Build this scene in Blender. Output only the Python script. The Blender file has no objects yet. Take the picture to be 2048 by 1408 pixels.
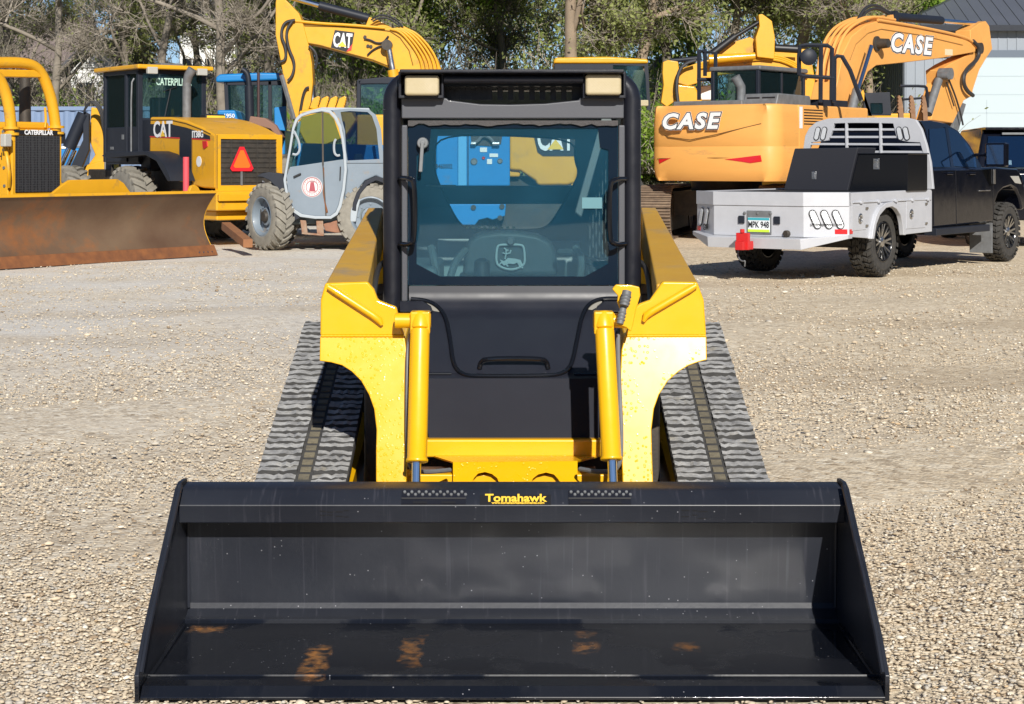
import bpy, bmesh, math, random
import numpy as np
from mathutils import Vector, Matrix, Euler
R = math.radians
S = bpy.context.scene
COL = S.collection

# ---------------------------------------------------------------- camera, sky, sun
FPX, HX, HY, EYE = 3500.0, 1024.0, 325.0, 1.54      # focal length and principal point in photo pixels, eye height
cam_data = bpy.data.cameras.new('camera')
cam = bpy.data.objects.new('camera', cam_data)
COL.objects.link(cam)
cam.location = (0, 0, EYE)
cam.rotation_euler = (R(90), 0, 0)
cam_data.sensor_width = 36
cam_data.lens = 36 * FPX / 2048
cam_data.shift_y = -(704 - HY) / 2048
cam_data.clip_start = 0.1
cam_data.clip_end = 2000
S.camera = cam

SUN_EL, SUN_AZ = 29.0, 9.0        # behind the camera, a little to the right
W = bpy.data.worlds.new('World'); S.world = W; W.use_nodes = True
nt = W.node_tree; nt.nodes.clear()
sky = nt.nodes.new('ShaderNodeTexSky'); sky.sky_type = 'NISHITA'; sky.sun_disc = False
sky.sun_elevation = R(SUN_EL); sky.sun_rotation = R(180 - SUN_AZ)
sky.air_density = 0.65; sky.dust_density = 0.0; sky.ozone_density = 3.0; sky.altitude = 300
bgn = nt.nodes.new('ShaderNodeBackground'); bgn.inputs['Strength'].default_value = 0.075
outn = nt.nodes.new('ShaderNodeOutputWorld')
nt.links.new(sky.outputs[0], bgn.inputs[0]); nt.links.new(bgn.outputs[0], outn.inputs[0])
sl = bpy.data.lights.new('sun', 'SUN'); sl.energy = 5.0; sl.angle = R(0.5); sl.color = (1.0, 0.955, 0.88)
so = bpy.data.objects.new('sun', sl); COL.objects.link(so)
sd = Vector((math.sin(R(SUN_AZ)) * math.cos(R(SUN_EL)), -math.cos(R(SUN_AZ)) * math.cos(R(SUN_EL)), math.sin(R(SUN_EL))))
so.rotation_euler = sd.to_track_quat('Z', 'Y').to_euler(); so.location = (0, 0, 30)
S.view_settings.view_transform = 'Standard'; S.view_settings.look = 'None'
S.view_settings.exposure = 0.2; S.view_settings.gamma = 1.0
S.cycles.max_bounces = 8; S.cycles.transparent_max_bounces = 16

# ---------------------------------------------------------------- helpers
def PX(px, py, d):
    return Vector(((px - HX) / FPX * d, d, EYE - (py - HY) / FPX * d))

class Fr:
    """local frame of a machine: x right, y forward, z up; can trace photo pixels onto its own planes"""
    def __init__(s, ox, oy, fx=0.0, fy=1.0, oz=0.0):
        n = math.hypot(fx, fy); fx /= n; fy /= n
        s.o = Vector((ox, oy, oz)); s.f = Vector((fx, fy, 0)); s.r = Vector((fy, -fx, 0))
    def w(s, p):
        return s.o + s.r * p[0] + s.f * p[1] + Vector((0, 0, p[2]))
    def _hit(s, px, py, n, c):
        e = Vector((0, 0, EYE)); dr = Vector(((px - HX) / FPX, 1, -(py - HY) / FPX))
        t = (c - (e - s.o).dot(n)) / dr.dot(n)
        q = e + dr * t - s.o
        return (q.dot(s.r), q.dot(s.f), q.z)
    def sx(s, x, px, py):            # on the plane local x = const -> (y, z)
        q = s._hit(px, py, s.r, x); return (q[1], q[2])
    def fy(s, y, px, py):            # on the plane local y = const -> (x, z)
        q = s._hit(px, py, s.f, y); return (q[0], q[2])
    def tz(s, z, px, py):            # on the plane z = const -> (x, y)
        q = s._hit(px, py, Vector((0, 0, 1)), z); return (q[0], q[1])
    def sxp(s, x, pts): return [s.sx(x, *p) for p in pts]
    def fyp(s, y, pts): return [s.fy(y, *p) for p in pts]
WF = Fr(0, 0)

class B:
    """collects shapes for ONE mesh"""
    def __init__(s, fr=WF): s.v = []; s.f = []; s.fr = fr; s.m = None; s.mi = []; s.cur = 0
    def add(s, pts, faces, local=True):
        o = len(s.v)
        for p in pts:
            p = Vector(p)
            if s.m is not None: p = s.m @ p
            s.v.append(s.fr.w(p) if local else p)
        s.f += [tuple(o + i for i in f) for f in faces]
        s.mi += [s.cur] * len(faces)
        return s
    def ring2(s, a, b):
        n = len(a)
        s.add(list(a) + list(b), [tuple(range(n))[::-1], tuple(range(n, 2 * n))] + [(i, (i + 1) % n, n + (i + 1) % n, n + i) for i in range(n)])
        return s
    def prism(s, pts, vec):
        vec = Vector(vec); return s.ring2([Vector(p) for p in pts], [Vector(p) + vec for p in pts])
    def xp(s, yz, x0, x1): return s.ring2([(x0, p[0], p[1]) for p in yz], [(x1, p[0], p[1]) for p in yz])
    def yp(s, xz, y0, y1): return s.ring2([(p[0], y0, p[1]) for p in xz], [(p[0], y1, p[1]) for p in xz])
    def zp(s, xy, z0, z1): return s.ring2([(p[0], p[1], z0) for p in xy], [(p[0], p[1], z1) for p in xy])
    def box(s, x0, x1, y0, y1, z0, z1): return s.zp([(x0, y0), (x1, y0), (x1, y1), (x0, y1)], z0, z1)
    def obox(s, c, size, rot=(0, 0, 0)):
        m = Euler(rot).to_matrix(); c = Vector(c); a, b, d = [t / 2 for t in size]
        p = [c + m @ Vector(q) for q in ((-a, -b, -d), (a, -b, -d), (a, b, -d), (-a, b, -d), (-a, -b, d), (a, -b, d), (a, b, d), (-a, b, d))]
        return s.ring2(p[:4], p[4:])
    def bar(s, p0, p1, w, h, up=(0, 0, 1)):
        p0, p1 = Vector(p0), Vector(p1); d = (p1 - p0).normalized(); a = d.cross(Vector(up))
        if a.length < 1e-4: a = d.cross(Vector((1, 0, 0)))
        a.normalize(); b = a.cross(d)
        q = [(-w / 2, -h / 2), (w / 2, -h / 2), (w / 2, h / 2), (-w / 2, h / 2)]
        return s.ring2([p0 + a * i + b * j for i, j in q], [p1 + a * i + b * j for i, j in q])
    def tube(s, path, r, n=10, cap=True, closed=False):
        path = [Vector(p) for p in path]; m = len(path)
        rr = r if isinstance(r, (list, tuple)) else [r] * m
        t0 = (path[1] - path[0]).normalized()
        a = t0.cross(Vector((0, 0, 1)))
        if a.length < .1: a = t0.cross(Vector((1, 0, 0)))
        a.normalize(); pts = []
        for i, p in enumerate(path):
            if closed: t = path[(i + 1) % m] - path[i - 1]
            else: t = path[min(i + 1, m - 1)] - path[max(i - 1, 0)]
            t.normalize(); a = (a - t * a.dot(t)).normalized(); b = t.cross(a)
            pts += [p + (a * math.cos(2 * math.pi * k / n) + b * math.sin(2 * math.pi * k / n)) * rr[i] for k in range(n)]
        fs = [(i * n + k, i * n + (k + 1) % n, (i + 1) * n + (k + 1) % n, (i + 1) * n + k) for i in range(m - 1) for k in range(n)]
        if closed: fs += [((m - 1) * n + k, (m - 1) * n + (k + 1) % n, (k + 1) % n, k) for k in range(n)]
        elif cap: fs += [tuple(range(n))[::-1], tuple(range((m - 1) * n, m * n))]
        return s.add(pts, fs)
    def cyl(s, p0, p1, r, r1=None, n=16): return s.tube([p0, p1], [r, r if r1 is None else r1], n)
    def lathe(s, c, ax, prof, n=32, closed=False, caps=True):
        c = Vector(c); ax = Vector(ax).normalized(); a = ax.cross(Vector((0, 0, 1)))
        if a.length < .1: a = ax.cross(Vector((1, 0, 0)))
        a.normalize(); b = ax.cross(a); m = len(prof); pts = []
        for (r, h) in prof:
            pts += [c + ax * h + (a * math.cos(2 * math.pi * k / n) + b * math.sin(2 * math.pi * k / n)) * r for k in range(n)]
        fs = [(i * n + k, i * n + (k + 1) % n, ((i + 1) % m) * n + (k + 1) % n, ((i + 1) % m) * n + k) for i in range(m if closed else m - 1) for k in range(n)]
        if not closed and caps: fs += [tuple(range(n))[::-1], tuple(range((m - 1) * n, m * n))]
        return s.add(pts, fs)
    def holeplate(s, outer, inner, c, axis, y0, y1, n=64):
        """plate with a hole; outer, inner: 2D polygons, star-shaped about c; axis 'y' or 'x' extrusion"""
        def hit(poly, ang):
            dx, dy = math.cos(ang), math.sin(ang); best = None
            for i in range(len(poly)):
                x1, z1 = poly[i][0] - c[0], poly[i][1] - c[1]; x2, z2 = poly[(i + 1) % len(poly)][0] - c[0], poly[(i + 1) % len(poly)][1] - c[1]
                ex, ez = x2 - x1, z2 - z1; det = dx * ez - dy * ex
                if abs(det) < 1e-12: continue
                t = (x1 * ez - z1 * ex) / det; u = (x1 * dy - z1 * dx) / det
                if t > 0 and -1e-6 <= u <= 1 + 1e-6 and (best is None or t < best): best = t
            return (c[0] + dx * best, c[1] + dy * best)
        angs = sorted(set([round(2 * math.pi * k / n, 5) for k in range(n)] + [round(math.atan2(p[1] - c[1], p[0] - c[0]) % (2 * math.pi), 5) for p in list(outer) + list(inner)]))
        O = [hit(outer, a) for a in angs]; I = [hit(inner, a) for a in angs]; k = len(angs)
        f = (lambda p, t: (p[0], t, p[1])) if axis == 'y' else (lambda p, t: (t, p[0], p[1]))
        pts = [f(p, y0) for p in O] + [f(p, y0) for p in I] + [f(p, y1) for p in O] + [f(p, y1) for p in I]
        fs = []
        for i in range(k):
            j = (i + 1) % k
            fs += [(i, j, k + j, k + i), (2 * k + i, 3 * k + i, 3 * k + j, 2 * k + j), (i, 2 * k + i, 2 * k + j, j), (k + i, k + j, 3 * k + j, 3 * k + i)]
        return s.add(pts, fs)
    def build(s, name, mat, parent=None, bevel=0.0, seg=2, smooth=35, label=None, recalc=True, sub=0):
        off = parent_loc(parent) if parent else Vector((0, 0, 0))
        me = bpy.data.meshes.new(name)
        me.from_pydata([tuple(p - off) for p in s.v], [], s.f)
        mats = mat if isinstance(mat, (list, tuple)) else [mat]
        if me.validate(): print('INVALID', name)
        for m_ in mats: me.materials.append(m_)
        if len(mats) > 1: me.polygons.foreach_set('material_index', s.mi)
        if recalc:
            bm = bmesh.new(); bm.from_mesh(me); bmesh.ops.recalc_face_normals(bm, faces=bm.faces); bm.to_mesh(me); bm.free()
        if smooth:
            me.polygons.foreach_set('use_smooth', [True] * len(me.polygons)); me.set_sharp_from_angle(angle=R(smooth))
        o = bpy.data.objects.new(name, me); COL.objects.link(o)
        if parent: o.parent = parent
        if bevel:
            md = o.modifiers.new('bevel', 'BEVEL'); md.width = bevel; md.segments = seg; md.limit_method = 'ANGLE'; md.angle_limit = R(40); md.harden_normals = True
        if label: o['label'] = label
        return o
def parent_loc(o):
    t = Vector((0, 0, 0))
    while o: t = t + o.location; o = o.parent
    return t
def thing(name, label, cat, loc, group=None):
    o = bpy.data.objects.new(name, None); COL.objects.link(o); o.location = loc; o.empty_display_size = 0.2
    o['label'] = label; o['category'] = cat
    if group: o['group'] = group
    return o
def tag(o, label, cat, group=None, kind=None):
    if label: o['label'] = label
    if cat: o['category'] = cat
    if group: o['group'] = group
    if kind: o['kind'] = kind
    return o
def struct(o): o['kind'] = 'structure'; return o

def text(name, s, size, loc, right, up, mat, parent, bold=0.0, shear=0.0, ext=0.002, sx=1.0, align='CENTER', space=1.0):
    """raised or printed lettering as a mesh; loc, right, up in world axes"""
    cu = bpy.data.curves.new('t', 'FONT'); cu.body = s; cu.size = size; cu.offset = bold; cu.shear = shear; cu.extrude = 0.5; cu.space_character = space
    cu.align_x = align; cu.align_y = 'CENTER'; cu.resolution_u = 3
    o = bpy.data.objects.new('t', cu); COL.objects.link(o)
    dg = bpy.context.evaluated_depsgraph_get(); dg.update()
    me = bpy.data.meshes.new_from_object(o.evaluated_get(dg)); bpy.data.objects.remove(o); bpy.data.curves.remove(cu)
    right = Vector(right).normalized(); up = Vector(up).normalized(); nrm = right.cross(up); off = Vector(loc) - (parent_loc(parent) if parent else Vector((0, 0, 0)))
    for v in me.vertices:
        c = v.co.copy(); v.co = off + right * (c.x * sx) + up * c.y + nrm * (c.z * 2 * ext)
    me.name = name; me.materials.clear(); me.materials.append(mat)
    me.polygons.foreach_set('use_smooth', [False] * len(me.polygons))
    ob = bpy.data.objects.new(name, me); COL.objects.link(ob)
    if parent: ob.parent = parent
    return ob

# ---------------------------------------------------------------- materials
def mat(name, col, rough=0.5, metal=0.0, col2=None, nscale=3.0, namt=0.5, bump=0.0, bscale=60.0, coat=0.0, dirt=None, dscale=1.2, damt=0.0, spec=0.5, coords='Object', rvar=0.0, stretch=None, detail=6, streak=0.0):
    m = bpy.data.materials.new(name); m.use_nodes = True; t = m.node_tree; N = t.nodes; L = t.links
    b = N['Principled BSDF']
    b.inputs['Base Color'].default_value = (*col, 1); b.inputs['Roughness'].default_value = rough; b.inputs['Metallic'].default_value = metal
    b.inputs['Coat Weight'].default_value = coat; b.inputs['Coat Roughness'].default_value = 0.08; b.inputs['Specular IOR Level'].default_value = spec
    tc = N.new('ShaderNodeTexCoord'); src = tc.outputs[coords]
    if stretch:
        mp = N.new('ShaderNodeMapping'); mp.inputs['Scale'].default_value = stretch; L.new(src, mp.inputs[0]); src = mp.outputs[0]
    def noise(sc, det=detail, ro=0.6):
        n = N.new('ShaderNodeTexNoise'); n.inputs['Scale'].default_value = sc; n.inputs['Detail'].default_value = det; n.inputs['Roughness'].default_value = ro
        L.new(src, n.inputs['Vector']); return n.outputs['Fac']
    def ramp(inp, a, c):
        r = N.new('ShaderNodeMapRange'); r.inputs['From Min'].default_value = a; r.inputs['From Max'].default_value = c; L.new(inp, r.inputs['Value']); return r.outputs[0]
    cur = None
    if col2:
        mx = N.new('ShaderNodeMix'); mx.data_type = 'RGBA'; mx.inputs[6].default_value = (*col, 1); mx.inputs[7].default_value = (*col2, 1)
        L.new(ramp(noise(nscale), 0.5 - 0.25 / max(namt, .01) * .5, 0.5 + 0.25 / max(namt, .01) * .5), mx.inputs[0]); cur = mx.outputs[2]
    if dirt:
        mx = N.new('ShaderNodeMix'); mx.data_type = 'RGBA'
        if cur: L.new(cur, mx.inputs[6])
        else: mx.inputs[6].default_value = (*col, 1)
        mx.inputs[7].default_value = (*dirt, 1); L.new(ramp(noise(dscale, 10, .7), 0.62 - damt * .3, 0.78 - damt * .3), mx.inputs[0]); cur = mx.outputs[2]
    if cur: L.new(cur, b.inputs['Base Color'])
    if rvar:
        r = N.new('ShaderNodeMapRange'); r.inputs['From Min'].default_value = .3; r.inputs['From Max'].default_value = .7
        r.inputs['To Min'].default_value = max(.02, rough - rvar); r.inputs['To Max'].default_value = min(1, rough + rvar); L.new(noise(nscale * 2.3), r.inputs[0]); L.new(r.outputs[0], b.inputs['Roughness'])
    if bump:
        bp = N.new('ShaderNodeBump'); bp.inputs['Strength'].default_value = bump; bp.inputs['Distance'].default_value = 0.01
        L.new(noise(bscale, 4), bp.inputs['Height']); L.new(bp.outputs[0], b.inputs['Normal'])
    return m
M = {}
M['jd'] = mat('yellow_paint', (.82, .44, .004), .34, coat=.35, col2=(.78, .41, .004), nscale=4, bump=.08, bscale=9, rvar=.08)
M['cat'] = mat('construction_yellow', (.76, .385, .012), .45, coat=.2, col2=(.68, .335, .012), nscale=2.5, dirt=(.30, .19, .06), dscale=2.2, damt=.15, rvar=.1)
M['case'] = mat('orange_yellow_paint', (.80, .385, .095), .55, coat=.05, col2=(.73, .345, .085), nscale=2, dirt=(.33, .19, .07), dscale=3, damt=.04, rvar=.1)
M['black'] = mat('black_powder_paint', (.009, .010, .015), .36, spec=.4, col2=(.014, .015, .022), nscale=6, bump=.05, bscale=300, rvar=.1)
M['blackgloss'] = mat('black_gloss', (.006, .007, .010), .16, spec=.5)
M['rubber'] = mat('tyre_rubber', (.028, .027, .026), .8, col2=(.06, .055, .048), nscale=12, bump=.3, bscale=80)
M['dusty_rubber'] = mat('dusty_rubber', (.15, .14, .12), .9, col2=(.26, .24, .20), nscale=9, bump=.4, bscale=60)
M['darkmetal'] = mat('dark_greasy_metal', (.035, .033, .03), .6, .3, col2=(.08, .065, .05), nscale=9, bump=.2, bscale=60)
M['steel'] = mat('bare_steel', (.55, .55, .55), .3, 1.0, rvar=.1)
M['chrome'] = mat('chrome_rod', (.75, .76, .8), .08, 1.0)
M['grey'] = mat('grey_paint', (.20, .245, .29), .5, col2=(.17, .21, .25), nscale=3, dirt=(.25, .2, .15), dscale=4, damt=.1, rvar=.1, coat=.2)
M['dgrey'] = mat('charcoal_plastic', (.014, .017, .026), .5, spec=.3, col2=(.02, .024, .034), nscale=4)
M['mgrey'] = mat('weathered_grey', (.20, .21, .22), .6, .2, col2=(.12, .12, .12), nscale=8)
M['blue'] = mat('bright_blue_paint', (.012, .22, .55), .38, coat=.3, col2=(.014, .19, .48), nscale=2, dirt=(.12, .16, .2), dscale=3, damt=.1)
M['rust'] = mat('rusty_steel', (.27, .10, .03), .85, col2=(.13, .05, .022), nscale=6, bump=.3, bscale=60)
M['white'] = mat('white_panel', (.75, .75, .73), .5)
M['red'] = mat('red_paint', (.55, .02, .02), .4)
M['redlens'] = mat('red_lens', (.6, .015, .02), .2, coat=.5)
M['orange'] = mat('orange_reflector', (.95, .12, .01), .4)
M['pink'] = mat('faded_red_plastic', (.75, .08, .10), .6)
M['lens'] = mat('clear_lamp_lens', (.45, .44, .40), .2, coat=.6)
M['vinylblack'] = mat('black_decal', (.012, .012, .014), .45)
M['vinylwhite'] = mat('white_decal', (.8, .8, .8), .5)
M['vinylyellow'] = mat('yellow_decal', (.85, .55, .05), .5)
M['vinylred'] = mat('red_decal', (.6, .03, .03), .5)
M['hose'] = mat('hydraulic_hose', (.03, .03, .032), .5)
M['seat'] = mat('seat_vinyl', (.03, .03, .035), .55, bump=.1, bscale=100)
M['interior'] = mat('cab_interior', (.15, .185, .19), .6, col2=(.10, .125, .13))
M['alu'] = mat('aluminium', (.52, .53, .56), .55, .15, col2=(.46, .47, .50), nscale=5, rvar=.06)
M['wood'] = mat('weathered_timber', (.34, .15, .06), .8, col2=(.22, .09, .04))

def glass(name, tint, refl=.25, alpha=.5, sky_paint=(.1, .2, .25), sky_amt=.1):
    m = bpy.data.materials.new(name); m.use_nodes = True; t = m.node_tree; N = t.nodes; L = t.links; N.clear()
    tr = N.new('ShaderNodeBsdfTransparent'); tr.inputs[0].default_value = (*tint, 1)
    gl = N.new('ShaderNodeBsdfGlossy'); gl.inputs['Roughness'].default_value = .02; gl.inputs[0].default_value = (.8, .92, 1, 1)
    df = N.new('ShaderNodeBsdfDiffuse'); df.inputs[0].default_value = (*sky_paint, 1)  # diffuse colour painted in for the sky reflected by the glass
    lw = N.new('ShaderNodeFresnel'); lw.inputs[0].default_value = 1.5
    ad = N.new('ShaderNodeMath'); ad.operation = 'ADD'; ad.inputs[1].default_value = refl; L.new(lw.outputs[0], ad.inputs[0])
    m1 = N.new('ShaderNodeMixShader'); m1.inputs[0].default_value = sky_amt; L.new(tr.outputs[0], m1.inputs[1]); L.new(df.outputs[0], m1.inputs[2])
    m2 = N.new('ShaderNodeMixShader'); L.new(ad.outputs[0], m2.inputs[0]); L.new(m1.outputs[0], m2.inputs[1]); L.new(gl.outputs[0], m2.inputs[2])
    o = N.new('ShaderNodeOutputMaterial'); L.new(m2.outputs[0], o.inputs[0]); return m
def dusty_sky_glass(m, lo, hi):  # dust noise and specks vary the painted sky reflection
    t = m.node_tree; N = t.nodes; L = t.links
    tc = N.new('ShaderNodeTexCoord'); n = N.new('ShaderNodeTexNoise'); n.inputs['Scale'].default_value = 3.5; n.inputs['Detail'].default_value = 7; L.new(tc.outputs['Object'], n.inputs['Vector'])
    v = N.new('ShaderNodeTexVoronoi'); v.inputs['Scale'].default_value = 60; L.new(tc.outputs['Object'], v.inputs['Vector'])
    r = N.new('ShaderNodeMapRange'); r.inputs[1].default_value = .3; r.inputs[2].default_value = .7; r.inputs[3].default_value = lo; r.inputs[4].default_value = hi; L.new(n.outputs['Fac'], r.inputs[0])
    r2 = N.new('ShaderNodeMapRange'); r2.inputs[1].default_value = .09; r2.inputs[2].default_value = .04; r2.inputs[4].default_value = .35; L.new(v.outputs['Distance'], r2.inputs[0])
    a = N.new('ShaderNodeMath'); a.operation = 'ADD'; L.new(r.outputs[0], a.inputs[0]); L.new(r2.outputs[0], a.inputs[1])
    mx = [q for q in N if q.type == 'MIX_SHADER' and not q.inputs[0].is_linked][0]; L.new(a.outputs[0], mx.inputs[0]); return m
M['glass'] = glass('tinted_cab_glass', (.50, .68, .70), .02, sky_paint=(.06, .14, .17), sky_amt=.08)
M['heroglass'] = glass('tinted_sky_painted_cab_glass', (.74, .86, .88), .0, sky_paint=(.045, .19, .31), sky_amt=.12)  # slight tint; most of the blue is the painted sky reflection
dusty_sky_glass(M['heroglass'], .085, .15)
M['carglass'] = glass('dark_car_glass', (.42, .52, .58), .03, sky_paint=(.02, .07, .20), sky_amt=.12)

# ---------------------------------------------------------------- ground
def ground_material():
    m = bpy.data.materials.new('crushed_limestone'); m.use_nodes = True; t = m.node_tree; N = t.nodes; L = t.links
    b = N['Principled BSDF']; b.inputs['Roughness'].default_value = .95; b.inputs['Specular IOR Level'].default_value = .2
    g = N.new('ShaderNodeNewGeometry')
    def vor(sc, rnd=1.0):
        v = N.new('ShaderNodeTexVoronoi'); v.inputs['Scale'].default_value = sc; v.inputs['Randomness'].default_value = rnd; L.new(g.outputs['Position'], v.inputs['Vector']); return v
    def noi(sc, det=6, vec=None):
        n = N.new('ShaderNodeTexNoise'); n.inputs['Scale'].default_value = sc; n.inputs['Detail'].default_value = det; L.new(vec or g.outputs['Position'], n.inputs['Vector']); return n.outputs['Fac']
    def mix(f, a, c, blend='MIX'):
        x = N.new('ShaderNodeMix'); x.data_type = 'RGBA'; x.blend_type = blend
        if isinstance(f, float): x.inputs[0].default_value = f
        else: L.new(f, x.inputs[0])
        for i, q in ((6, a), (7, c)):
            if isinstance(q, tuple): x.inputs[i].default_value = (*q, 1)
            else: L.new(q, x.inputs[i])
        return x.outputs[2]
    def mr(i, a, c, d=0., e=1.):
        r = N.new('ShaderNodeMapRange'); L.new(i, r.inputs[0]); r.inputs[1].default_value = a; r.inputs[2].default_value = c; r.inputs[3].default_value = d; r.inputs[4].default_value = e; return r.outputs[0]
    v1 = vor(42); v2 = vor(80); v3 = vor(17)
    cr = N.new('ShaderNodeValToRGB'); sp = N.new('ShaderNodeSeparateColor'); L.new(v1.outputs['Color'], sp.inputs[0]); L.new(sp.outputs[0], cr.inputs[0])
    e = cr.color_ramp.elements; e[0].position = 0; e[0].color = (.24, .18, .12, 1); e[1].position = 1; e[1].color = (1, .95, .82, 1)
    for p, c in ((.14, (.52, .44, .34, 1)), (.45, (.74, .645, .51, 1)), (.72, (.82, .73, .58, 1)), (.85, (.64, .61, .56, 1))):
        q = e.new(p); q.color = c
    cr2 = N.new('ShaderNodeValToRGB'); sp2 = N.new('ShaderNodeSeparateColor'); L.new(v2.outputs['Color'], sp2.inputs[0]); L.new(sp2.outputs[0], cr2.inputs[0])
    e = cr2.color_ramp.elements; e[0].color = (.46, .39, .30, 1); e[1].color = (.86, .78, .65, 1)
    base = mix(mr(noi(7, 5), .42, .58), cr.outputs[0], cr2.outputs[0])
    sp3 = N.new('ShaderNodeSeparateColor'); L.new(v3.outputs['Color'], sp3.inputs[0]); base = mix(mr(sp3.outputs[1], .75, .95, 0, .45), base, (.98, .93, .82)); base = mix(mr(sp3.outputs[2], .80, .98, 0, .5), base, (.30, .24, .18))
    # fines: patches of smooth grey stone dust
    fines = mr(noi(.55, 6), .53, .66, 0, .6)
    base = mix(fines, base, mix(mr(noi(38, 3), .4, .6), (.62, .56, .47), (.82, .76, .66)))
    mp = N.new('ShaderNodeMapping'); mp.inputs['Scale'].default_value = (.10, .55, 1); mp.inputs['Rotation'].default_value = (0, 0, .12); L.new(g.outputs['Position'], mp.inputs[0])
    band = mr(noi(1.0, 5, mp.outputs[0]), .52, .64, 0, .5)
    base = mix(band, base, mix(.7, base, (.42, .34, .25)))
    # greyer, paler stone towards the left back of the lot
    sx_ = N.new('ShaderNodeSeparateXYZ'); L.new(g.outputs['Position'], sx_.inputs[0])
    lf = mr(sx_.outputs[0], 0.5, -3.5); bk = mr(sx_.outputs[1], 11, 15.5)
    mu = N.new('ShaderNodeMath'); mu.operation = 'MULTIPLY'; L.new(lf, mu.inputs[0]); L.new(bk, mu.inputs[1])
    mu2 = N.new('ShaderNodeMath'); mu2.operation = 'MULTIPLY'; L.new(mu.outputs[0], mu2.inputs[0]); L.new(mr(noi(.8, 5), .3, .6), mu2.inputs[1])
    base = mix(mu2.outputs[0], base, mix(.55, base, (.74, .75, .76)))
    base = mix(.45, base, mix(1.0, base, (.97, .91, .80), 'MULTIPLY'))
    warm = mr(sx_.outputs[0], -2, 3.0, 0, .6)
    base = mix(warm, base, mix(1.0, base, (1.0, .93, .80), 'MULTIPLY'))
    L.new(base, b.inputs['Base Color'])
    d1 = N.new('ShaderNodeMath'); d1.operation = 'MULTIPLY'; L.new(mr(v1.outputs['Distance'], 0, .7, 1, 0), d1.inputs[0]); L.new(mr(fines, 0, .75, 1, .2), d1.inputs[1])
    bp = N.new('ShaderNodeBump'); bp.inputs['Strength'].default_value = .4; bp.inputs['Distance'].default_value = .012; L.new(d1.outputs[0], bp.inputs['Height'])
    bp2 = N.new('ShaderNodeBump'); bp2.inputs['Strength'].default_value = .35; bp2.inputs['Distance'].default_value = .03; L.new(noi(6, 8), bp2.inputs['Height']); L.new(bp.outputs[0], bp2.inputs['Normal'])
    L.new(bp2.outputs[0], b.inputs['Normal']); return m
M['gravel'] = ground_material()
rnd = random.Random(7)
def make_ground():
    xs = [-400, -120, -60] + [x * .5 for x in range(-60, 61)] + [60, 120, 400]
    ys = [-200, -60, -20] + [y * .5 for y in range(-20, 100)] + [70, 120, 500]
    v = []
    for y in ys:
        for x in xs:
            z = 0.0
            if abs(x) < 30 and 6 < y < 48: z = .012 * math.sin(x * .9 + y * .37) * math.sin(y * 1.3 - x * .2) + .008 * math.sin(x * 2.1 - y * 1.7)
            v.append((x, y, z - .012))
    n = len(xs)
    f = [(j * n + i, j * n + i + 1, (j + 1) * n + i + 1, (j + 1) * n + i) for j in range(len(ys) - 1) for i in range(n - 1)]
    b = B(); b.v = [Vector(p) for p in v]; b.f = f; b.mi = [0] * len(f)
    struct(b.build('ground', M['gravel'], recalc=False))
make_ground()

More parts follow.
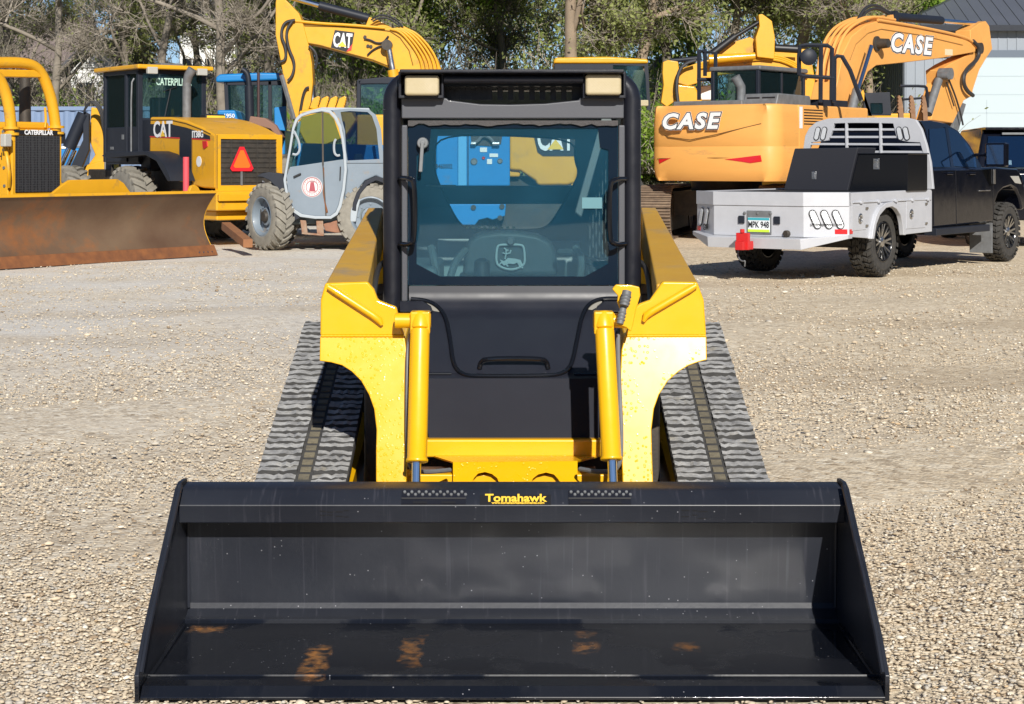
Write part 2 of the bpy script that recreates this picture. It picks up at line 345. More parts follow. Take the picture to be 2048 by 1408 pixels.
def make_pebbles():
    """loose stones lying on the near part of the lot"""
    rg = np.random.default_rng(3)
    ico_v, ico_f = [], []
    bm = bmesh.new(); bmesh.ops.create_icosphere(bm, subdivisions=1, radius=1.0); bm.verts.ensure_lookup_table()
    ico_v = np.array([v.co[:] for v in bm.verts]); ico_f = np.array([[v.index for v in f.verts] for f in bm.faces]); bm.free()
    pts = []
    for (y0, y1, n) in ((4.7, 6.5, 30000), (6.5, 9, 26000), (9, 14, 22000), (14, 27, 22000)):
        y = rg.uniform(y0, y1, n); x = rg.uniform(-1, 1, n) * (y * .31 + .1); pts.append(np.stack([x, y], 1))
    P = np.concatenate(pts); n = len(P)
    keep = ~((np.abs(P[:, 0]) < 1.04) & (P[:, 1] > 5.02) & (P[:, 1] < 8.3)); P = P[keep]; n = len(P)
    dens = (np.sin(P[:, 0] * 1.7 + P[:, 1] * .9) + np.sin(P[:, 0] * .8 - P[:, 1] * 1.9 + 1) + rg.normal(0, .7, n)) > -1.1
    P = P[dens]; n = len(P)
    sz = rg.lognormal(math.log(.0056), .36, n) * np.where(P[:, 1] > 9, 1.3, 1.0) * np.where(P[:, 1] > 14, 1.2, 1.0)
    rot = rg.uniform(0, 2 * math.pi, n); sc = np.stack([rg.uniform(.8, 1.6, n), rg.uniform(.6, 1.1, n), rg.uniform(.3, .6, n)], 1)
    V = ico_v[None] * (1 + rg.uniform(-.28, .28, (n, len(ico_v), 1)))
    V = V * sc[:, None, :] * sz[:, None, None]
    c, s_ = np.cos(rot), np.sin(rot)
    X = V[..., 0] * c[:, None] - V[..., 1] * s_[:, None]; Y = V[..., 0] * s_[:, None] + V[..., 1] * c[:, None]
    X += P[:, :1]; Y += P[:, 1:]; Z = V[..., 2] + (sz * .25)[:, None] - .004
    allv = np.stack([X, Y, Z], -1).reshape(-1, 3)
    F = (ico_f[None] + (np.arange(n) * len(ico_v))[:, None, None]).reshape(-1, 3)
    me = bpy.data.meshes.new('pebbles'); me.vertices.add(len(allv)); me.vertices.foreach_set('co', allv.ravel())
    me.loops.add(len(F) * 3); me.loops.foreach_set('vertex_index', F.ravel().astype(np.int32)); me.polygons.add(len(F))
    me.polygons.foreach_set('loop_start', np.arange(len(F), dtype=np.int32) * 3); me.polygons.foreach_set('loop_total', np.full(len(F), 3, dtype=np.int32)); me.update(calc_edges=True)
    ca = me.color_attributes.new('tone', 'FLOAT_COLOR', 'POINT')
    pal = np.array([.80, .77, .72]) * np.array([(.70, .61, .48), (.78, .70, .57), (.60, .51, .39), (.62, .59, .54), (.90, .86, .77), (.40, .31, .22), (.66, .50, .32), (.74, .64, .50)])
    k = rg.choice(len(pal), n, p=[.27, .17, .17, .13, .06, .05, .02, .13]); C = pal[k] * rg.uniform(.82, 1.12, (n, 1))
    CC = np.concatenate([np.repeat(C, len(ico_v), 0), np.ones((len(allv), 1))], 1); ca.data.foreach_set('color', CC.ravel())
    m = bpy.data.materials.new('limestone_chips'); m.use_nodes = True; t = m.node_tree; at = t.nodes.new('ShaderNodeVertexColor'); at.layer_name = 'tone'
    bb = t.nodes['Principled BSDF']; bb.inputs['Roughness'].default_value = .9; t.links.new(at.outputs[0], bb.inputs[0]); me.materials.append(m)
    o = bpy.data.objects.new('loose_gravel', me); COL.objects.link(o)
    tag(o, 'loose pale limestone chips scattered over the gravel lot', 'gravel', kind='stuff')
make_pebbles()
# ================================================================ the compact track loader in front
def seatpath(pts, d, r=None): return [PX(x, y, d) for x, y in pts]
def smoothpath(pts, it=2, closed=False):
    pts = [Vector(p) for p in pts]
    for _ in range(it):
        out = [] if closed else [pts[0]]
        m = len(pts)
        for i in range(m if closed else m - 1):
            a, c = pts[i], pts[(i + 1) % m]; out += [a * .75 + c * .25, a * .25 + c * .75]
        if not closed: out.append(pts[-1])
        pts = out
    return pts
def hull2(circles, n=40):
    P = []
    for (y, z, r) in circles:
        P += [(y + r * math.cos(2 * math.pi * k / n), z + r * math.sin(2 * math.pi * k / n)) for k in range(n)]
    P = sorted(P); 
    def half(P):
        h = []
        for p in P:
            while len(h) > 1 and (h[-1][0] - h[-2][0]) * (p[1] - h[-2][1]) - (h[-1][1] - h[-2][1]) * (p[0] - h[-2][0]) <= 1e-9: h.pop()
            h.append(p)
        return h[:-1]
    return half(P) + half(P[::-1])
def resample(loop, step):
    L = [Vector((*p, 0)) for p in loop]; n = len(L); seg = [(L[(i + 1) % n] - L[i]).length for i in range(n)]; tot = sum(seg); k = max(8, round(tot / step)); out = []
    i = 0; acc = 0
    for j in range(k):
        t = tot * j / k
        while acc + seg[i] < t: acc += seg[i]; i += 1
        a, c = L[i], L[(i + 1) % n]; u = (t - acc) / seg[i]; p = a.lerp(c, u); tg = (c - a).normalized(); out.append((p.x, p.y, tg.x, tg.y))
    return out

def droplets_paint():
    """yellow paint wetted by the morning's wash: small raised drops"""
    m = mat('wet_yellow_paint', (.82, .44, .004), .26, spec=.32, coat=.18, col2=(.78, .41, .004), nscale=4, rvar=.05)
    t = m.node_tree; N = t.nodes; L = t.links; b = N['Principled BSDF']; b.inputs['Coat Roughness'].default_value = .09
    tc = N.new('ShaderNodeTexCoord'); v = N.new('ShaderNodeTexVoronoi'); v.inputs['Scale'].default_value = 70; L.new(tc.outputs['Object'], v.inputs['Vector'])
    n = N.new('ShaderNodeTexNoise'); n.inputs['Scale'].default_value = 7; n.inputs['Detail'].default_value = 4; L.new(tc.outputs['Object'], n.inputs['Vector'])
    r = N.new('ShaderNodeMapRange'); L.new(v.outputs['Distance'], r.inputs[0]); r.inputs[1].default_value = .32; r.inputs[2].default_value = .18
    r2 = N.new('ShaderNodeMapRange'); L.new(n.outputs['Fac'], r2.inputs[0]); r2.inputs[1].default_value = .44; r2.inputs[2].default_value = .54
    mu = N.new('ShaderNodeMath'); mu.operation = 'MULTIPLY'; L.new(r.outputs[0], mu.inputs[0]); L.new(r2.outputs[0], mu.inputs[1])
    bp = N.new('ShaderNodeBump'); bp.inputs['Strength'].default_value = .32; bp.inputs['Distance'].default_value = .004; L.new(mu.outputs[0], bp.inputs['Height'])
    L.new(bp.outputs[0], b.inputs['Normal']); L.new(bp.outputs[0], b.inputs['Coat Normal']); return m
M['wet'] = droplets_paint()
M['skysheenjd'] = mat('sky_dulled_yellow_paint', (.50, .27, .035), .5, col2=(.60, .34, .03), nscale=2.5, dirt=(.36, .25, .12), dscale=3, damt=.3, rvar=.1)  # duller brown-yellow, dirt mask included, paints in a grazing sky reflection
def bucket_paint():
    """black bucket paint: dust specks, drip streaks, worn rusty spots on the floor, wet patches"""
    m = bpy.data.materials.new('bucket_black_paint'); m.use_nodes = True; t = m.node_tree; N = t.nodes; L = t.links; b = N['Principled BSDF']
    b.inputs['Coat Weight'].default_value = .05; b.inputs['Coat Roughness'].default_value = .2
    tc = N.new('ShaderNodeTexCoord'); P = tc.outputs['Object']
    def noi(sc, det=5, st=None):
        src = P
        if st: mp = N.new('ShaderNodeMapping'); mp.inputs['Scale'].default_value = st; L.new(P, mp.inputs[0]); src = mp.outputs[0]
        n = N.new('ShaderNodeTexNoise'); n.inputs['Scale'].default_value = sc; n.inputs['Detail'].default_value = det; L.new(src, n.inputs['Vector']); return n.outputs['Fac']
    def mr(i, a, c, d=0., e=1.):
        r = N.new('ShaderNodeMapRange'); L.new(i, r.inputs[0]); r.inputs[1].default_value = a; r.inputs[2].default_value = c; r.inputs[3].default_value = d; r.inputs[4].default_value = e; return r.outputs[0]
    def mth(op, a, c):
        x = N.new('ShaderNodeMath'); x.operation = op
        for i, q in enumerate((a, c)):
            if isinstance(q, (int, float)): x.inputs[i].default_value = q
            else: L.new(q, x.inputs[i])
        return x.outputs[0]
    def mix(f, a, c):
        x = N.new('ShaderNodeMix'); x.data_type = 'RGBA'; L.new(f, x.inputs[0])
        for i, q in ((6, a), (7, c)):
            if isinstance(q, tuple): x.inputs[i].default_value = (*q, 1)
            else: L.new(q, x.inputs[i])
        return x.outputs[2]
    c = mix(mr(noi(2.2), .35, .65), (.012, .014, .021), (.021, .024, .033))
    c = mix(mr(noi(9, 3, (9, 1, .25)), .60, .72, 0, .35), c, (.06, .06, .075))
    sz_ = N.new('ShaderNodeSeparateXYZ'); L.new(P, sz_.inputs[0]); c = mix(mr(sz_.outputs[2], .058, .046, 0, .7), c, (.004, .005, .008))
    v = N.new('ShaderNodeTexVoronoi'); v.inputs['Scale'].default_value = 38; L.new(P, v.inputs['Vector'])
    speck = mth('MULTIPLY', mr(v.outputs['Distance'], .10, .05), mr(noi(5), .50, .56)); c = mix(mth('MULTIPLY', speck, .6), c, (.42, .42, .45))
    sp = N.new('ShaderNodeSeparateXYZ'); L.new(P, sp.inputs[0]); wob = noi(14, 6)
    tot = None
    # worn, rusted spots: centre x, centre y (object space), half sizes
    for (cx, cy, hx, hy, k) in ((-.595, -1.72, .035, .16, 1), (-.31, -1.60, .032, .13, .75), (.235, -1.56, .04, .06, .75), (.235, -1.42, .03, .04, .4), (.54, -1.55, .035, .05, .5), (-.98, -1.36, .05, .035, .8)):
        dx = mth('DIVIDE', mth('ABSOLUTE', mth('SUBTRACT', sp.outputs[0], cx), 0), hx); dy = mth('DIVIDE', mth('ABSOLUTE', mth('SUBTRACT', sp.outputs[1], cy), 0), hy)
        mm = mth('ADD', mth('MAXIMUM', dx, dy), mth('MULTIPLY', mth('SUBTRACT', wob, .5), 1.6)); mm = mr(mm, 1.2, .75, 0, k * .9)
        tot = mm if tot is None else mth('MAXIMUM', tot, mm)
    lowz = mr(sp.outputs[2], .085, .075); tot = mth('MULTIPLY', tot, lowz); tot = mth('MULTIPLY', tot, mr(noi(26, 8), .36, .56))
    c = mix(tot, c, mix(mr(noi(30), .4, .6), (.36, .15, .035), (.15, .08, .035)))
    L.new(c, b.inputs['Base Color'])
    wet = mth('MULTIPLY', mr(noi(2.6, 7), .47, .53), mr(sp.outputs[2], .06, .05))
    ro = mth('ADD', mr(wet, 0, 1, .40, .08), mth('MULTIPLY', tot, .4)); L.new(ro, b.inputs['Roughness'])
    bp = N.new('ShaderNodeBump'); bp.inputs['Strength'].default_value = .12; bp.inputs['Distance'].default_value = .003; L.new(mth('ADD', noi(45, 3), wet), bp.inputs['Height']); L.new(bp.outputs[0], b.inputs['Normal'])
    return m
M['bucket'] = bucket_paint()
def track_rubber():
    m = mat('dusty_track_rubber', (.13, .13, .135), .75, col2=(.44, .44, .43), nscale=16, bump=.8, bscale=45, dirt=(.26, .23, .16), dscale=6, damt=.1)
    return m
M['track'] = track_rubber()
M['trackband'] = mat('dark_track_rubber', (.028, .028, .03), .85, col2=(.075, .073, .068), nscale=20, bump=.4, bscale=40)
M['tracklink'] = mat('muddy_track_core', (.22, .19, .125), .9, col2=(.10, .09, .07), nscale=12, bump=.6, bscale=50)

JD = thing('compact_track_loader', 'yellow compact track loader with black cab and wide black bucket on the gravel in front', 'track loader', (0, 7.0, 0))

# --- tracks
def make_track(sg):
    loop = hull2([(6.185, .205, .185), (7.715, .525, .30), (7.68, .215, .19)])
    b = B()
    x0, x1 = (.586, .914)
    inner = resample(loop, .035); n = len(inner)
    out = []
    for (y, z, ty, tz) in inner:
        for x, h in ((x0, -.03), (x0, 0), (x0 + .008, .0), (x1 - .008, .0), (x1, 0), (x1, -.03)):
            out.append((sg * x, y + tz * h, z - ty * h))
    k = 6; fs = []
    for i in range(n):
        j = (i + 1) % n
        for a in range(k): fs.append((i * k + a, i * k + (a + 1) % k, j * k + (a + 1) % k, j * k + a))
    b.add(out, fs)
    rg = random.Random(5 + sg); b.cur = 1
    lug = resample(loop, .050)
    for idx, (y, z, ty, tz) in enumerate(lug):
        ny, nz = tz, -ty       # outward normal
        for (a, c) in ((.588, .712), (.772, .912)):
            wid = .0140 + rg.uniform(-.0025, .002); h = .014 + rg.uniform(-.004, .003); big = False
            if big: h += .004
            seg = 9; pts = []; js0 = rg.uniform(-.002, .002)
            for q in range(seg + 1):
                x = a + (c - a) * q / seg; js = js0 + rg.uniform(-.003, .003); hh = h + rg.uniform(-.005, .003)
                for (s_, u) in ((-wid, 0), (-wid * .86, hh), (wid * .86, hh - .003), (wid, 0)):
                    pts.append((sg * x, y + ty * (s_ + js) + ny * u, z + tz * (s_ + js) + nz * u))
            fs = [(q * 4 + e, q * 4 + (e + 1) % 4, q * 4 + 4 + (e + 1) % 4, q * 4 + 4 + e) for q in range(seg) for e in range(4)] + [(0, 1, 2, 3), (seg * 4 + 3, seg * 4 + 2, seg * 4 + 1, seg * 4)]
            b.add(pts, fs); n_ = len(fs); b.mi[-n_:] = [1 if (i_ % 4 == 1 and i_ < 4 * seg) else 0 for i_ in range(n_)]  # lug sides take the dark band rubber to paint in crevice shade
    b.cur = 2
    for idx, (y, z, ty, tz) in enumerate(resample(loop, .060)):
        ny, nz = tz, -ty
        b.add([(sg * x, y + ty * s_ + ny * u, z + tz * s_ + nz * u) for u in (0, .004) for (x, s_) in ((.724, -.017), (.762, -.017), (.762, .017), (.724, .017))],
              [(0, 1, 2, 3), (4, 5, 6, 7), (0, 1, 5, 4), (1, 2, 6, 5), (2, 3, 7, 6), (3, 0, 4, 7)])
    t = b.build('track', [M['trackband'], M['track'], M['tracklink']], JD, smooth=30)
    w = B()
    for (y, z, r) in ((6.185, .205, .155), (7.715, .525, .26), (7.68, .215, .15), (6.5, .16, .11), (6.78, .16, .11), (7.06, .16, .11), (7.34, .16, .11)):
        w.lathe((sg * .62, y, z), (sg, 0, 0), [(r, .0), (r, .07), (r * .6, .08), (r * .6, .18), (r, .19), (r, .26)], 28)
    w.build('track_wheel', M['darkmetal'], t)
    fr = B(); fr.xp([(6.3, .16), (7.5, .2), (7.5, .48), (6.35, .30)], sg * .60, sg * .86); fr.build('track_frame', M['jd'], t)
for sg in (-1, 1): make_track(sg)

# --- belly and lower body
b = B(); b.box(-.56, .56, 6.62, 8.25, .22, .80); b.box(-.60, .60, 7.2, 8.3, .3, 1.0)
b.build('chassis', M['darkmetal'], JD, bevel=.01)
b = B()
b.box(-.50, .50, 7.96, 8.45, .85, 1.08)
b.build('engine_cover', M['jd'], JD, bevel=.02)
for sg in (-1, 1):
    b = B(); b.xp([(7.7, .75), (8.25, .75), (8.2, 1.31), (7.9, 1.31)], sg * .53, sg * .66); b.build('rear_tower', M['jd'], JD, bevel=.015)

# --- cab shell
def arch(inset, top, r, n=8):
    X = .5 - inset; pts = [(-X, .93)]
    for k in range(n + 1):
        a = math.pi - math.pi / 2 * k / n; pts.append((-X + r + r * math.cos(a), top - r + r * math.sin(a)))
    for k in range(n + 1):
        a = math.pi / 2 - math.pi / 2 * k / n; pts.append((X - r + r * math.cos(a), top - r + r * math.sin(a)))
    pts.append((X, .93)); return pts
def archshell(b, i0, i1, t0, t1, r0, r1, y0, y1, roundf=0):
    A = arch(i0, t0, r0); C = arch(i1, t1, r1); n = len(A)
    rows = [[(p[0], y1, p[1]) for p in A], [(p[0], y0 + roundf, p[1]) for p in A]]
    if roundf:
        for a in (30, 60, 90):
            s_, c_ = math.sin(R(a)), math.cos(R(a)); k = (1 - c_) * .5
            rows.append([(p[0] + (q[0] - p[0]) * k, y0 + roundf * (1 - s_), p[1] + (q[1] - p[1]) * k) for p, q in zip(A, C)])
        for a in (60, 30, 0):
            s_, c_ = math.sin(R(a)), math.cos(R(a)); k = .5 + c_ * .5
            rows.append([(p[0] + (q[0] - p[0]) * k, y0 + roundf * (1 - s_), p[1] + (q[1] - p[1]) * k) for p, q in zip(A, C)])
    rows.append([(p[0], y1, p[1]) for p in C])
    pts = [p for r_ in rows for p in r_]; m = len(rows)
    fs = [(j * n + i, j * n + i + 1, ((j + 1) % m) * n + i + 1, ((j + 1) % m) * n + i) for j in range(m) for i in range(n - 1)]
    fs += [tuple(j * n for j in range(m)), tuple(j * n + n - 1 for j in range(m))[::-1]]
    b.add(pts, fs)
CAB = B(); archshell(CAB, 0, .072, 1.895, 1.835, .115, .06, 6.75, 6.90, .035)
cab = CAB.build('cab', M['black'], JD, smooth=50)
b = B()     # seam rings on the pillars, roof skin, rear posts
for sg in (-1, 1): b.box(sg * .502, sg * .44, 6.762, 6.86, 1.742, 1.746)
archshell(b, 0.01, .05, 1.885, 1.86, .10, .08, 7.72, 7.98)
b.box(-.44, .44, 6.90, 7.74, 1.862, 1.884)
for sg in (-1, 1):
    b.box(sg * .49, sg * .46, 6.9, 7.74, .90, 1.10); b.box(sg * .49, sg * .455, 6.9, 7.74, 1.78, 1.80)
    for k in range(9): b.box(sg * .485, sg * .475, 6.95 + k * .09, 6.962 + k * .09, 1.10, 1.78)
    for k in range(7): b.box(sg * .483, sg * .477, 6.9, 7.74, 1.18 + k * .09, 1.188 + k * .09)
for k in range(13):   # the row of louvres along the roof edge
    x = PX(905 + k * 21, 145, 6.78)[0]; b.box(x - .012, x + .012, 6.78, 6.86, 1.884, 1.897)
b.build('roof', M['black'], cab, smooth=40)
# rear wall with its shaped window opening
hole = [(875, 272), (1000, 270), (1150, 279), (1149, 320), (1158, 345), (1150, 365), (1107, 440), (1090, 456), (1060, 460), (940, 458), (922, 450), (905, 425), (870, 350), (868, 318)]
D2 = 7.90
b = B(); b.holeplate([(-.47, .70), (.47, .70), (.47, 1.86), (-.47, 1.86)], [(PX(x, y, D2)[0], PX(x, y, D2)[2]) for x, y in hole], (0, 1.42), 'y', D2, D2 + .04, 40)
b.build('rear_wall', M['interior'], cab, smooth=0)
b = B(); b.box(-.42, .42, D2 + .06, D2 + .16, PX(0, 408, D2 + .06)[2], PX(0, 372, D2 + .06)[2])
b.build('rear_guard_bar', M['interior'], cab, bevel=.01)
b = B(); b.tube(smoothpath([PX(x, y, D2 - .005) for x, y in hole], 2, True), .0045, 6, closed=True); b.build('window_seal', M['rubber'], cab)
b = B(); 
for k in range(9): b.box(PX(932 + k * 11.5, 0, D2)[0], PX(938 + k * 11.5, 0, D2)[0], D2 - .012, D2 - .004, PX(0, 457, D2)[2], PX(0, 453, D2)[2])
b.build('warning_strip', mat('yellow_tape', (.75, .6, .2), .6), cab)
# header, light housings, visor
b = B(); d = 6.735
b.yp([(PX(x, y, d)[0], PX(x, y, d)[2]) for x, y in ((803, 196), (893, 196), (897, 200), (960, 208), (1020, 209), (1090, 207), (1158, 200), (1160, 195), (1248, 195), (1248, 237), (803, 237))], d, d + .05)
b.yp([(PX(x, y, d)[0], PX(x, y, d)[2]) for x, y in ((803, 250), (815, 250), (815, 603), (803, 603))], d, d + .03)
b.yp([(PX(x, y, d)[0], PX(x, y, d)[2]) for x, y in ((1237, 250), (1250, 250), (1250, 603), (1237, 603))], d, d + .03)
b.build('front_header', mat('satin_black_header', (.075, .078, .09), .4, coat=.1, bump=.05, bscale=200), cab, bevel=.006)
b = B()
b.box(-.425, .425, 6.62, 6.80, 1.879, 1.893)
for x0, x1 in ((797, 888), (1165, 1252)):
    a, c = PX(x0, 0, 6.70)[0], PX(x1, 0, 6.70)[0]; z0, z1 = PX(0, 197, 6.70)[2], PX(0, 143, 6.70)[2]
    b.holeplate([(a, z0), (c, z0), (c, z1), (a, z1)], [(a + .012, z0 + .012), (c - .012, z0 + .012), (c - .012, z1 - .012), (a + .012, z1 - .012)], ((a + c) / 2, (z0 + z1) / 2), 'y', 6.69, 6.80, 8)
    b.box(a + .01, c - .01, 6.76, 6.80, z0 + .01, z1 - .01)
b.box(-.28, .30, 6.80, 6.86, PX(0, 166, 6.8)[2], 1.88)
b.build('visor', M['black'], cab, bevel=.004)
b = B(); a, c = PX(888, 158, 6.68), PX(1166, 158, 6.68); b.cyl(a, c, .016); b.build('visor_tube', M['black'], cab)
b = B()      # the perforated grille in the visor opening
z0, z1 = PX(0, 200, 6.84)[2], PX(0, 162, 6.84)[2]
xs = [PX(x, 0, 6.84)[0] for x in [905 + 21.2 * k for k in range(12)]]
prev = PX(888, 0, 6.84)[0]
for i, x in enumerate(xs):
    b.box(prev, x - .010, 6.84, 6.845, z0, z1); prev = x + .010
b.box(prev, PX(1168, 0, 6.84)[0], 6.84, 6.845, z0, z1); b.box(PX(888, 0, 6.84)[0], prev, 6.846, 6.85, PX(0, 176, 6.84)[2], PX(0, 171, 6.84)[2]); b.box(PX(888, 0, 6.84)[0], PX(975, 0, 6.84)[0], 6.846, 6.85, z0, PX(0, 178, 6.84)[2])
b.build('visor_grille', M['black'], cab, smooth=0)
def lens_mat():
    m = mat('yellowed_work_lamp_lens', (.46, .38, .22), .4, coat=.3, col2=(.52, .44, .29), nscale=14)
    t = m.node_tree; N = t.nodes; L = t.links; tc = N.new('ShaderNodeTexCoord'); v = N.new('ShaderNodeTexChecker'); v.inputs['Scale'].default_value = 180; L.new(tc.outputs['Object'], v.inputs['Vector'])
    bp = N.new('ShaderNodeBump'); bp.inputs['Strength'].default_value = .35; bp.inputs['Distance'].default_value = .003; L.new(v.outputs['Fac'], bp.inputs['Height']); L.new(bp.outputs[0], N['Principled BSDF'].inputs['Normal']); return m
M['worklens'] = lens_mat()
for (x0, x1, y0, y1) in ((809, 878, 150, 191), (1171, 1243, 148, 190)):
    b = B(); d = 6.655; a, c = PX(x0, y1, d), PX(x1, y0, d); b.box(a[0], c[0], d, d + .07, a[2], c[2]); b.build('work_lamp', M['worklens'], cab, bevel=.012, seg=3)
# door glass, wrinkled seal strip, handle, latch
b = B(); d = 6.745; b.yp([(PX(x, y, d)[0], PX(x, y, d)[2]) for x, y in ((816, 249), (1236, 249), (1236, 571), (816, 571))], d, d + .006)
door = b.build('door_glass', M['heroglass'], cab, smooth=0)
b = B(); rg = random.Random(2); top = []; bot = []
for k in range(41):
    x = 816 + 420 * k / 40; top.append((x, 241)); bot.append((x, 249 + rg.uniform(-2.5, 3.5)))
b.yp([(PX(x, y, 6.728)[0], PX(x, y, 6.728)[2]) for x, y in top + bot[::-1]], 6.728, 6.742); b.build('door_seal', mat('cracked_rubber_seal', (.07, .065, .065), .8, bump=.6, bscale=90), cab)
# black enamel border printed on the glass
b = B(); d = 6.7405
out = [(PX(x, y, d)[0], PX(x, y, d)[2]) for x, y in ((817, 250), (1235, 250), (1235, 570), (817, 570))]
inn = [(PX(x, y, d)[0], PX(x, y, d)[2]) for x, y in ((862, 256), (1196, 256), (1200, 295), (1217, 300), (1217, 527), (1170, 553), (880, 553), (833, 528), (833, 310), (858, 300))]
b.holeplate(out, inn, (0, 1.36), 'y', d, d + .002, 24); b.build('glass_border', mat('navy_glass_enamel', (.005, .013, .026), .2, spec=.25), door, smooth=0)
b = B(); c = PX(845, 286, 6.70); b.lathe(c, (0, 1, 0), [(.020, 0), (.022, .008), (.022, .03), (.014, .032)], 20); b.bar(c + Vector((0, -.008, 0)), PX(841, 344, 6.69), .014, .012, (0, 1, 0)); b.lathe(c + Vector((0, -.006, 0)), (0, 1, 0), [(.010, 0), (.010, .01)], 12)
b.build('door_handle', M['mgrey'], door, bevel=.003)
b = B(); a = PX(1164, 395, 6.741); c = PX(1204, 417, 6.741); b.box(a[0], c[0], 6.7405, 6.7435, c[2], a[2]); b.build('sticker', mat('faded_green_sticker', (.10, .24, .28), .5), door)
for pts in ([(799, 356), (822, 356), (832, 366), (832, 478), (822, 488), (799, 488)], [(1252, 358), (1227, 358), (1217, 368), (1217, 478), (1227, 488), (1252, 488)]):
    b = B(); p = [PX(x, y, 6.73) for x, y in pts]; p = [Vector((q[0], 6.665 if 0 < i < 5 else 6.74, q[2])) for i, q in enumerate(p)]
    b.tube(smoothpath(p, 3), .0095, 10); b.build('grab_handle', M['blackgloss'], cab)
# --- front footwell panels
def dpan(y):
    P = ((571, 6.742), (596, 6.735), (622, 6.70), (636, 6.66), (748, 6.47), (757, 6.44), (877, 6.40), (900, 6.40))
    for (a, b_), (c, e) in zip(P, P[1:]):
        if y <= c: return b_ + (e - b_) * (y - a) / (c - a)
    return P[-1][1]
def panel(b, rows, thick=.02):
    n = len(rows); pts = []
    for (y, x0, x1) in rows:
        d = dpan(y); pts += [PX(x0, y, d), PX(x1, y, d)]
    back = [p + Vector((0, thick, 0)) for p in pts]; m = len(pts)
    fs = [(2 * i, 2 * i + 1, 2 * i + 3, 2 * i + 2) for i in range(n - 1)] + [(m + 2 * i, m + 2 * i + 2, m + 2 * i + 3, m + 2 * i + 1) for i in range(n - 1)]
    fs += [(2 * i, 2 * i + 2, m + 2 * i + 2, m + 2 * i) for i in range(n - 1)] + [(2 * i + 1, m + 2 * i + 1, m + 2 * i + 3, 2 * i + 3) for i in range(n - 1)] + [(0, m, m + 1, 1), (m - 2, m - 1, 2 * m - 1, 2 * m - 2)]
    b.add(pts + back, fs)
M['panel'] = mat('scuffed_black_panel', (.011, .012, .019), .4, spec=.4, col2=(.014, .016, .025), nscale=3, dirt=(.10, .10, .12), dscale=55, damt=-.28, rvar=.05)
b = B(); panel(b, [(572, 818, 1236), (584, 818, 1236), (596, 818, 1236), (606, 818, 1236), (614, 816, 1238), (622, 814, 1240), (630, 812, 1240), (640, 812, 1240), (748, 838, 1215)])
foot = b.build('footwell_panel', M['panel'], JD, smooth=60)
b = B(); panel(b, [(746, 838, 1212), (752, 838, 1212), (757, 838, 1212), (877, 858, 1202)]); b.build('lower_panel', mat('matt_black_panel', (.012, .013, .021), .68, spec=.18, col2=(.017, .019, .028), nscale=4, dirt=(.09, .09, .11), dscale=60, damt=-.22), JD, smooth=40)
def onpanel(x, y, off=.012): d = dpan(y); return PX(x, y, d - off)
b = B()
gas = [(822, 598), (848, 600), (868, 607), (884, 622), (893, 640), (898, 665), (902, 690), (905, 718), (912, 738), (928, 750), (950, 753), (1100, 752), (1125, 747), (1140, 735), (1147, 715), (1152, 690), (1158, 660), (1163, 635), (1174, 612), (1190, 601), (1208, 597), (1236, 597)]
b.tube(smoothpath([onpanel(x, y, .006) for x, y in gas], 2), .0085, 10); b.build('door_gasket', M['blackgloss'], foot)
b = B(); b.tube(smoothpath([onpanel(959, 738, 0), onpanel(961, 725, .02), onpanel(972, 717, .05), onpanel(1084, 717, .05), onpanel(1094, 725, .02), onpanel(1096, 738, 0)], 2), .0095, 10); b.build('step_handle', M['blackgloss'], foot)
pt_ = mat('dusty_pale_trim', (.22, .21, .18), .6)
for pts in (((850, 604), (868, 612), (880, 624), (868, 622), (852, 614)), ((1172, 618), (1186, 606), (1204, 601), (1202, 610), (1184, 620))):
    b = B(); b.prism([onpanel(x, y, .004) for x, y in pts], (0, .003, 0)); b.build('sill_port', pt_, foot)
for pts in ([(800, 601), (846, 601), (862, 612), (866, 622), (800, 622)], [(1252, 601), (1208, 601), (1194, 612), (1190, 622), (1252, 622)]): b = B(); b.prism([onpanel(x, y, .01) for x, y in pts], (0, -.03, 0)); b.build('door_bracket', M['black'], foot, bevel=.003)

# --- interior
M['seatback'] = mat('grey_seat_back', (.06, .075, .08), .5, bump=.1, bscale=60)
b = B(); sc = []
for (x, y) in ((925, 553), (928, 500), (938, 478), (958, 466), (1000, 461), (1035, 462), (1075, 468), (1100, 480), (1112, 500), (1118, 553)): sc.append(PX(x, y, 7.4))
b.prism(sc, (0, .12, 0)); seat = b.build('seat', M['seatback'], JD, bevel=.025, seg=3)
b = B(); b.box(-.24, .25, 6.98, 7.42, .80, 1.0); b.build('seat_cushion', M['seat'], seat, bevel=.03, seg=3)
M['emblem'] = mat('grey_emblem', (.55, .60, .58), .5)
b = B(); sh = [(994, 494), (1000, 489), (1042, 489), (1048, 494), (1050, 520), (1047, 532), (1022, 541), (996, 532), (992, 520)]
b.tube(smoothpath([PX(x, y, 7.388) for x, y in sh], 2, True), .005, 6, closed=True)
b.prism([PX(x, y, 7.392) for x, y in ((1000, 519), (1008, 522), (1016, 516), (1030, 517), (1041, 520), (1046, 530), (1042, 531), (1036, 524), (1028, 528), (1018, 527), (1008, 531), (1004, 527))], (0, -.006, 0))
for pts in (((1010, 518), (1012, 508), (1005, 506)), ((1012, 508), (1012, 499), (1008, 496)), ((1012, 508), (1020, 506), (1022, 500)), ((1012, 502), (1017, 500)), ((1004, 524), (999, 529)), ((1034, 523), (1040, 533), (1046, 536)), ((1010, 526), (1016, 533))):
    b.tube([PX(x, y, 7.388) for x, y in pts], .0035, 5)
b.build('seat_emblem', M['emblem'], seat)
b = B(); b.lathe(PX(1021, 482, 7.40), (0, -1, 0), [(.016, 0), (.019, .02), (.012, .03)], 12); b.build('seat_knob', M['mgrey'], seat)
b = B()
